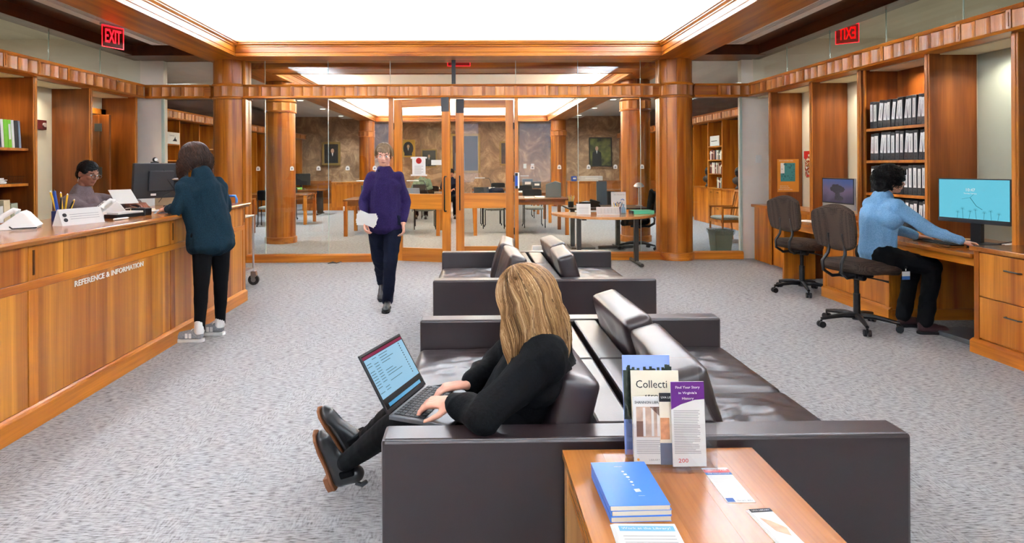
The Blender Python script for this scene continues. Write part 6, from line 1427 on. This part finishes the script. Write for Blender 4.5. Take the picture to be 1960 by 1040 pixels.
def shoe(parent, off, heel, toe_dir, up, ln=.26, up_mat=None, sole_mat=None, h=.10, sole_t=.022, heel_t=0, ankle_r=.042, wid=1.0, ankle_lean=V(0,0,0)):
    x = toe_dir.normalized(); z = (up-x*up.dot(x)).normalized(); y = z.cross(x)
    M = Matrix((( x.x, y.x, z.x, heel.x-off.x), (x.y, y.y, z.y, heel.y-off.y), (x.z, y.z, z.z, heel.z-off.z), (0,0,0,1)))
    out = [(0, .026), (.03, .034), (.10, .030), (.17, .042), (.225, .038), (.25, .022), (.26, .0)]
    poly = [(a*ln/.26, w_*wid) for a, w_ in out] + [(a*ln/.26, -w_*wid) for a, w_ in out[-2::-1]] + [(-.006, -.012), (-.006, .012)]
    b = MB(); s = sole_t
    b.cap((.035, 0, s+.035), (.035, 0, s+h*.8), .034, ankle_r*.86); b.cap((.035, 0, s+.03), (.13*ln/.26, 0, s+.032), .036, .036); b.cap((.13*ln/.26, 0, s+.03), (.21*ln/.26, 0, s+.018), .037, .032*wid); b.ell((.20*ln/.26, 0, s+.016), (.055, .040*wid, .024)); b.cap((.06, 0, s+h*.55), (.14, 0, s+.035), .035, .033)
    me = remesh(b, .005, 4); 
    for v in me.vertices: v.co.z = max(v.co.z, s*.6)
    me.transform(M); me.materials.append(up_mat); o = link('shoe', me, None, parent)
    sb_ = MB().prism(poly, 0, s, 'z', M)
    if heel_t: sb_.prism([(0, .026), (.03, .034), (.065, .032), (.065, -.032), (.03, -.034), (0, -.026)], -heel_t, 0.001, 'z', M)
    so = sb_.build('sole', sole_mat, o, bevel=.003); return o, M

# ---------------- woman with laptop on the near sofa
J = dict(head=(.19, 2.17, .975), face=(-.74, .55, -.40), up=(-.30, .12, .95), neck=(.265, 2.17, .845), chest=(.24, 2.18, .70), pelvis=(.16, 2.22, .555),
         shl=(.245, 2.03, .805), shr=(.255, 2.34, .805), ell=(.035, 1.935, .655), elr=(.10, 2.44, .66), wrl=(-.06, 2.085, .645), wrr=(-.01, 2.27, .64),
         hipl=(.13, 2.14, .54), hipr=(.13, 2.32, .54), knl=(-.25, 2.30, .50), knr=(-.25, 2.46, .50), anl=(-.545, 2.665, .165), anr=(-.48, 2.79, .215))
w1, off, (f, l, u), g = person('long-haired woman in a black wool jacket typing on a laptop', (.1, 2.2, 0), J, m_skinl, m_blackwool, m_blackcloth, 1.0, .98, .0045, 'jacket', 0, 1.10, 20, {'wrl': (0, .1, -1), 'wrr': (0, -.1, -1)}, {'wrl': (-.9, .25, -.12), 'wrr': (-.9, -.10, -.1)}, .95, 3, .008, 1.0, .02, .075)
face_bits(w1, g['head'], g['face'], g['up'], 1, m_iris, m_brow, off)
hb = MB(); hb.ell(g['head']-f*.018+u*.03, (.100, .086, .088), (f, l, u)); hb.cap(g['head']-f*.05, g['head']-f*.07-V(0,0,.10), .072, .058); hb.cap(g['head']-f*.04+l*.035, g['head']-f*.03+l*.05-V(0,0,.12), .045, .035); hb.cap(g['head']-f*.04-l*.035, g['head']-f*.03-l*.05-V(0,0,.12), .045, .03)
bm_ = remesh(hb, .006, 3, off)
pp = hair_paths(g['head']+u*.012, f, u, 3400, .375, 4, (.112, .098, .106), 62, .005, .05, wave if 0 else .02 if 0 else .02, clump=.35) if 0 else hair_paths(g['head']+u*.012, f, u, 3600, .40, 4, (.118, .104, .108), 60, .006, .12, None, .02, .35, 0, V(.16, -.03, -1).normalized())
strands('hair', w1, m_blonde, pp, .0013, bm_, off)
me = remesh(MB().chain([g['neck']+V(-.02, -.10, -.035), g['neck']+V(.055, -.04, -.012), g['neck']+V(.055, .04, -.012), g['neck']+V(-.02, .10, -.03)], [.022, .026, .026, .022]), .005, 2, off, .006, 20, 2); me.materials.append(m_blackwool); link('collar', me, None, w1)
m_brownsole = plain('brown_welt', '#8A5530', .6)
bo1, M1 = shoe(w1, off, V(-.605, 2.705, .03), V(-.33, -.02, .94), V(.92, -.12, .30), .275, m_bootl, m_brownsole, .13, .012, .022, .044)
bo2, M2 = shoe(w1, off, V(-.575, 2.83, .115), V(-.50, -.05, .86), V(.85, -.2, .45), .265, m_bootl, m_brownsole, .13, .012, .022, .044)
for bo, M in ((bo1, M1), (bo2, M2)):
    MB().tube([(-.004, 0, .10), (-.02, 0, .125), (-.012, 0, .15)], [.009, .011, .009], 6, True, M).build('pull_tab', m_bootl, bo); MB().box(.045, .075, -.043, .043, .06, .125, M).build('elastic_gusset', m_blackcloth, bo, bevel=.006)
for p, r_ in ((g['anl'], .05), (g['anr'], .05)): pass
lp = thing('laptop', 'open laptop with a pale blue document on the lap of the long-haired woman', 'laptop', (-.229, 2.24, .598)); lp.rotation_euler = (0, 0, 0)
hx = V(.098, .28, -.004).normalized(); toward = V(.944, -.33, -.03); toward = (toward-hx*toward.dot(hx)).normalized(); up_ = hx.cross(toward)*-1
if up_.z < 0: up_ = -up_
BM = Matrix(((hx.x, -toward.x, up_.x, 0), (hx.y, -toward.y, up_.y, 0), (hx.z, -toward.z, up_.z, 0), (0,0,0,1)))     # x along hinge, -y toward the user, z up
pv = MB(); 
m_lapg = plain('laptop_grey', '#6C6E72', .35, .6)
MB().box(-.16, .16, -.225, .0, -.016, .0, BM).build('base', m_lapg, lp, bevel=.003); MB().box(-.145, .145, -.125, -.012, .0, .0008, BM).build('keyboard_well', m_black, lp)
b = MB()
for r_ in range(6):
    for c_ in range(14): b.cb((-.137+.0211*c_, -.022-.0188*r_, .0018), (.0175, .0152, .002), BM)
b.build('keys', kb_mat, lp, kind='stuff'); MB().box(-.05, .05, -.21, -.14, .0, .0006, BM).build('trackpad', m_dgrey, lp)
SM = BM @ Matrix.Rotation(R(-33), 4, 'X') 
lid = MB().box(-.16, .16, 0, .007, .002, .222, SM).build('lid', m_black, lp, bevel=.002, label='thin black display lid')
def scr(name, x0, x1, z0, z1, m, y=-.0006): return MB().box(x0, x1, y, 0, z0, z1, SM).build(name, m, lid)
scr('task_area', -.152, .152, .016, .214, m_stask); scr('document_window', -.150, .150, .052, .198, m_sdoc, -.001); scr('title_bar', -.152, .152, .200, .210, m_smar, -.0012); scr('dock', -.13, .13, .020, .032, m_sblue, -.0011)
b = MB(); rg = random.Random(8)
for i in range(13):
    z = .188-.0098*i
    for x0, x1 in ((-.145, -.115), (-.10, -.07), (-.05, .02+rg.uniform(-.02, .05))):
        if rg.random() < .75: b.box(x0, x1, -.0014, -.001, z, z+.002, SM)
    b.box(.11, .116, -.0014, -.001, z, z+.005, SM)
b.build('screen_text', m_sline, lid, kind='stuff')

# ---------------- librarian behind the counter
J = dict(head=(-3.62, 5.86, 1.385), face=(.93, -.30, -.22), up=(.18, 0, .98), neck=(-3.69, 5.88, 1.235), chest=(-3.70, 5.88, 1.07), pelvis=(-3.70, 5.92, .78),
         shl=(-3.64, 6.04, 1.135), shr=(-3.70, 5.71, 1.135), ell=(-3.42, 6.12, 1.10), elr=(-3.48, 5.60, 1.06), wrl=(-3.22, 5.98, 1.10), wrr=(-3.21, 5.74, 1.10),
         hipl=(-3.68, 6.02, .76), hipr=(-3.68, 5.82, .76), knl=(-3.36, 6.04, .74), knr=(-3.36, 5.80, .74), anl=(-3.36, 6.04, .32), anr=(-3.36, 5.80, .32))
w2, off, (f, l, u), g = person('short-haired woman with glasses in a taupe sweater seated behind the counter', (-3.68, 5.9, 0), J, m_skind, m_brownknit, m_navycloth, 1.02, 1.12, .006, 'sweater', 0, 1.08, 22, {'wrl': (0, 0, -1), 'wrr': (0, 0, -1)}, None, 1.1, 5, .006, 1.0, 0, .062)
face_bits(w2, g['head'], g['face'], g['up'], 1.02, m_iris, m_brow, off)
hb = MB(); hb.ell(g['head']-f*.018+u*.046, (.098, .086, .086), (f, l, u)); hb.ell(g['head']-f*.055-u*.01, (.060, .074, .065), (f, l, u)); me = remesh(hb, .005, 2, off, .004, 45, 2); 
at = me.attributes.new('shade', 'FLOAT', 'POINT'); me.materials.append(m_blackh); link('hair', me, None, w2)
P = lambda x, y, z: g['head'] + f*x + l*y + u*z - off
gl = MB()
for s in (-1, 1):
    ring = [P(.103, s*.033+.022*math.cos(a), .002+.016*math.sin(a)) for a in [2*PI*k/14 for k in range(15)]]; gl.tube(ring, .0022, 5, False); gl.tube([P(.103, s*.055, .006), P(.05, s*.078, .008), P(-.01, s*.080, .004)], .002, 5)
gl.tube([P(.104, .011, .005), P(.107, 0, .008), P(.104, -.011, .005)], .002, 5); gl.build('glasses', m_grmet, w2, smooth=60)
for s in (-1,): MB().tube([P(-.01, s*.084, -.04), P(-.01, s*.086, -.075)], .003, 6).build('earring', m_silver, w2)
for s_, kk in ((1, 'anl'), (-1, 'anr')): shoe(w2, off, g[kk]+V(-.03, 0, -.06), V(1, 0, 0), V(0, 0, 1), .25, m_black, m_black, .06)
st = thing('stool', 'tall black stool under the seated librarian', 'stool', (-3.70, 5.92, 0)); MB().lathe([(.2, .60), (.21, .62), (.2, .66), (.1, .67)], n=24).build('seat', m_black, st, smooth=40); MB().cyl((0,0,.04), (0,0,.60), .025, n=12).build('column', m_bmet, st)
for k in range(5): MB().tube([(0,0,.06), (.26*math.cos(k*1.257), .26*math.sin(k*1.257), .03)], .016, 6).build('base_arm', m_bmet, st)

# ---------------- woman standing at the counter
def vis(b, g):
    m = lerp(g['shl'], g['shr'], .5); h = lerp(g['hipl'], g['hipr'], .5) + V(0, 0, -.02); ax = (g['shr']-g['shl']).normalized(); zz = (m-h).normalized(); ay = zz.cross(ax)
    for i in range(22):
        t = i/21; c = lerp(h+V(0,0,-.085), m+V(0,0,-.06), t); b.ell(c, (.196-.050*t, .185-.062*t, .085), (ax, ay, zz))
    b.cap(lerp(g['shl'], g['ell'], .2), lerp(h, g['ell'], .45), .075, .08); b.cap(lerp(g['shr'], g['elr'], .2), lerp(h, g['elr'], .45), .075, .08)
J = dict(head=(-2.37, 5.30, 1.525), face=(-.70, .55, -.46), up=(-.35, .25, .90), neck=(-2.29, 5.25, 1.40), chest=(-2.25, 5.24, 1.24), pelvis=(-2.16, 5.24, .92),
         shl=(-2.37, 5.14, 1.31), shr=(-2.20, 5.36, 1.31), ell=(-2.41, 5.05, 1.10), elr=(-2.15, 5.42, 1.09), wrl=(-2.56, 5.20, 1.10), wrr=(-2.32, 5.60, 1.13),
         hipl=(-2.24, 5.16, .88), hipr=(-2.15, 5.29, .88), knl=(-2.25, 5.15, .48), knr=(-2.15, 5.30, .48), anl=(-2.255, 5.12, .10), anr=(-2.165, 5.32, .10))
w3, off, (f, l, u), g = person('brown-haired visitor in an oversized dark teal sweater leaning on the counter', (-2.18, 5.24, 0), J, m_skinl, m_teal, m_blackcloth, 1.0, .98, .006, 'sweater', .22, .98, 18, {'wrl': (0, .1, -1), 'wrr': (0, 0, -1)}, {'wrl': (-.6, .7, -.1), 'wrr': (-.5, .6, -.3)}, .99, 9, .008, 1.0, .02, .058, extra=vis, tsm=14)
face_bits(w3, g['head'], g['face'], g['up'], 1, m_iris, m_brow, off)
hb = MB(); hb.ell(g['head']-f*.02+u*.03, (.105, .092, .092), (f, l, u)); hb.cap(g['head']-f*.05, g['head']-f*.06-V(0,0,.08), .078, .07); bm_ = remesh(hb, .006, 3, off)
strands('hair', w3, m_brownh, hair_paths(g['head']+u*.015, f, u, 2200, .31, 8, (.130, .120, .120), 50, .022, .16, None, .02, .6, 1, V(-.05, .05, -1).normalized()), .0017, bm_, off)
m_sneak = fabric('grey_suede', '#8C8E90', '#A6A8AA', 90, bump=.2)
for kk, hx_ in (('anl', V(-2.22, 5.11, 0)), ('anr', V(-2.13, 5.31, 0))):
    o, M = shoe(w3, off, hx_, V(-1, .06, 0), V(0, 0, 1), .275, m_sneak, m_wplas, .085, .026, 0, .045)
    MB().cap((.035, 0, .09), (.035, 0, .155), .042, .038).build('sock', m_wplas, w3, smooth=60).data.transform(M)
    lc = MB(); [lc.tube([(.09+.018*i, -.026, .095-.011*i), (.09+.018*i, 0, .107-.011*i), (.09+.018*i, .026, .095-.011*i)], .0028, 5, True, M) for i in range(4)]; lc.build('laces', m_wplas, o)
    b = MB(); [b.box(x-.011, x+.011, sd*.0375-.002, sd*.0375+.002, .035, .075, M) for sd in (-1, 1) for x in (.095, .125)]; b.build('side_emblem', m_wplas, o)
hemb = MB(); c_ = lerp(g['hipl'], g['hipr'], .5) + V(0, 0, -.10)

# ---------------- woman in blue at the right-hand desk
J = dict(head=(3.745, 5.36, 1.295), face=(.97, -.12, -.14), up=(.12, 0, .99), neck=(3.665, 5.37, 1.16), chest=(3.63, 5.37, .98), pelvis=(3.60, 5.36, .66),
         shl=(3.68, 5.545, 1.075), shr=(3.66, 5.195, 1.075), ell=(3.86, 5.58, .86), elr=(3.88, 5.10, .885), wrl=(4.03, 5.44, .795), wrr=(4.065, 4.985, .80),
         hipl=(3.60, 5.46, .64), hipr=(3.60, 5.27, .64), knl=(4.0, 5.46, .55), knr=(4.00, 5.22, .55), anl=(3.84, 5.36, .11), anr=(3.86, 5.13, .11))
w4, off, (f, l, u), g = person('curly-haired woman in a light blue knit typing at the desk on the right', (3.6, 5.36, 0), J, m_skinl, m_blueknit, m_blackcloth, 1.0, 1.04, .006, 'sweater', .05, 1.06, 18, {'wrl': (0, 0, -1), 'wrr': (0, 0, -1)}, {'wrr': (1, -.1, -.15), 'wrl': (1, -.3, -.15)}, 1.18, 12, .007, 1.0, 0, .068)
face_bits(w4, g['head'], g['face'], g['up'], 1, m_iris, m_brow, off)
hb = MB(); hb.ell(g['head']-f*.035+u*.035, (.115, .108, .108), (f, l, u)); hb.ell(g['head']-f*.075-u*.035, (.085, .095, .085), (f, l, u)); hb.ell(g['head']+f*.02+u*.085, (.07, .08, .045), (f, l, u)); bm_ = remesh(hb, .007, 1, off, .018, 24, 5)
cp = []; rg = random.Random(3)
for i in range(900):
    az = rg.uniform(R(62), R(298)) if rg.random() < .8 else rg.uniform(-PI, PI); el = R(rg.uniform(-35, 85))
    if abs((az+PI) % (2*PI)-PI) < R(60) and el < R(42): continue
    d = f*math.cos(az)*math.cos(el)*.118 + l*math.sin(az)*math.cos(el)*.108 + u*math.sin(el)*.112; c_ = g['head']-f*.035+u*.02+d*rg.uniform(.9, 1.05); r1 = rg.uniform(.007, .014); a0 = rg.uniform(0, 6.28); n1 = d.normalized(); t1 = n1.orthogonal().normalized(); t2 = n1.cross(t1)
    cp.append(([c_ + n1*(.003*q) + (t1*math.cos(a0+q*.75)+t2*math.sin(a0+q*.75))*r1 - V(0,0,.0018*q) for q in range(11)], rg.uniform(.2, 1)))
strands('hair', w4, m_blackh, cp, .0019, bm_, off)
m_bshoe = plain('brown_shoe', '#40292A', .35)
for kk, p in (('anl', V(3.79, 5.36, 0)), ('anr', V(3.80, 5.13, 0))): shoe(w4, off, p, V(1, -.08, 0), V(0, 0, 1), .26, m_bshoe, m_black, .085, .022, 0, .044)
bd = thing('name_badge', 'clip-on name badge hanging at the hip of the woman in blue', 'badge', (3.72, 5.165, .56), R(8)); MB().box(-.043, .043, -.003, 0, -.11, -.03).build('holder', m_acryl, bd); MB().box(-.038, .038, -.0045, -.003, -.075, -.035).build('card', m_paper, bd); MB().box(-.038, .038, -.0045, -.003, -.105, -.075).build('blue_strip', m_navyp, bd); MB().cyl((0, 0, .0), (0, -.008, .0), .012, n=12).build('reel', m_black, bd); MB().box(-.004, .004, -.003, -.001, -.03, 0).build('strap', m_lbl, bd)

# ---------------- walking person in purple
def shirt(b, g):
    m = lerp(g['shl'], g['shr'], .5); h = lerp(g['hipl'], g['hipr'], .5); ax = (g['shr']-g['shl']).normalized(); zz = (m-h).normalized(); ay = zz.cross(ax)
    for i in range(20):
        t = i/19; b.ell(lerp(h+V(0,0,-.06), m+V(0,0,-.06), t), (.182-.034*t, .160-.05*t, .075), (ax, ay, zz))
J = dict(head=(-.86, 6.12, 1.555), face=(.05, -1, -.22), up=(0, -.15, .98), neck=(-.86, 6.15, 1.41), chest=(-.86, 6.16, 1.24), pelvis=(-.85, 6.17, .93),
         shl=(-.725, 6.16, 1.335), shr=(-.995, 6.17, 1.335), ell=(-.655, 6.22, 1.08), elr=(-1.065, 6.12, 1.09), wrl=(-.67, 6.10, .88), wrr=(-1.03, 5.98, .91),
         hipl=(-.77, 6.16, .90), hipr=(-.95, 6.18, .90), knl=(-.80, 6.10, .50), knr=(-.95, 6.33, .50), anl=(-.845, 6.22, .09), anr=(-.955, 6.62, .20))
w5, off, (f, l, u), g = person('person in a purple shirt and dark trousers walking towards the camera', (-.85, 6.2, 0), J, m_skinl, m_purple, m_navycloth, 1.0, .98, .006, 'shirt', .0, .96, 30, {'wrl': (-1, 0, 0), 'wrr': (1, 0, 0)}, {'wrl': (.1, -.3, -1), 'wrr': (.1, -.5, -.9)}, 1.08, 15, .008, 1.0, .02, .058, extra=shirt, tsm=10)
face_bits(w5, g['head'], g['face'], g['up'], 1, m_iris, m_brow, off)
hb = MB(); hb.ell(g['head']-f*.022+u*.038, (.102, .085, .088), (f, l, u)); hb.ell(g['head']-f*.05-u*.01, (.055, .074, .07), (f, l, u)); bm_ = remesh(hb, .006, 1, off, .005, 30, 3)
strands('hair', w5, m_greyh, hair_paths(g['head']+u*.015, f, u, 700, .15, 18, (.106, .090, .108), 62, .003, .02, None, .02, .2), .0016, bm_, off)
shoe(w5, off, V(-.845, 6.26, 0), V(.02, -1, 0), V(0, 0, 1), .27, m_bootl, m_black, .08, .022, 0, .044)
shoe(w5, off, V(-.955, 6.70, .16), V(0, -.82, -.57), V(0, -.57, .82), .27, m_bootl, m_black, .08, .022, 0, .044)
pa = thing('paper_sheet', 'folded white papers in the hand of the walking person', 'paper', (-1.00, 5.93, .93)); 
for k in range(3): MB().box(-.10, .09, -.002+.004*k, .001+.004*k, -.05, .06, Matrix.Rotation(R(12*k), 4, 'Y')).build('sheet', m_paper, pa)
c_ = MB().tube([g['neck']+V(-.05, -.045, .0)-off, g['neck']+V(0, -.075, -.06)-off, g['neck']+V(.05, -.045, .0)-off], .014, 8).build('collar', m_navycloth, w5, smooth=60)

# ---------------- readers beyond the glass
def seated(label, x, y, top, bottom, sk, hm, rz=0, seed=1):
    Rm = Matrix.Rotation(rz, 3, 'Z'); O = V(x, y, 0); T = lambda a, b_, c_: O + Rm @ V(a, b_, c_)
    J = dict(head=T(.02, -.02, 1.24), face=Rm @ V(0, -1, -.35), up=Rm @ V(0, -.3, .95), neck=T(0, .02, 1.10), chest=T(0, .03, .92), pelvis=T(0, .08, .56), shl=T(.18, .02, 1.02), shr=T(-.18, .02, 1.02), ell=T(.25, -.08, .84), elr=T(-.25, -.08, .84), wrl=T(.10, -.27, .80), wrr=T(-.10, -.27, .80),
             hipl=T(.09, .05, .55), hipr=T(-.09, .05, .55), knl=T(.12, -.38, .54), knr=T(-.12, -.38, .54), anl=T(.13, -.40, .10), anr=T(-.13, -.40, .10))
    w_, off, (f, l, u), g = person(label, (x, y, 0), J, sk, top, bottom, 1, 1.05, .011, 'jacket', 0, 1.06, 20, None, None, 1.1, seed, .008)
    me = remesh(MB().ell(g['head']-f*.022+u*.038, (.104, .088, .09), (f, l, u)), .01, 1, off); me.attributes.new('shade', 'FLOAT', 'POINT'); me.materials.append(hm); link('hair', me, None, w_)
    for kk in ('anl', 'anr'): shoe(w_, off, g[kk]+Rm @ V(0, .03, 0)-V(0, 0, .10), Rm @ V(0, -1, 0), V(0,0,1), .26, m_black, m_black)
m_gjack = fabric('green_jacket', '#5A6B5C', '#76866E', 60)
seated('reader in a green jacket at the second left table beyond the open door', -1.30, 14.55, m_gjack, m_navycloth, m_skinl, m_brownh, R(175), 3) if 0 else seated('reader in a green jacket beyond the second left table seen through the open door', -1.35, 17.2, m_gjack, m_navycloth, m_skinl, m_brownh, 0, 3)
seated('reader in a dark blue jacket seen between the two doors', -.55, 17.2, m_navycloth, m_blackcloth, m_skind, m_blackh, 0, 6)
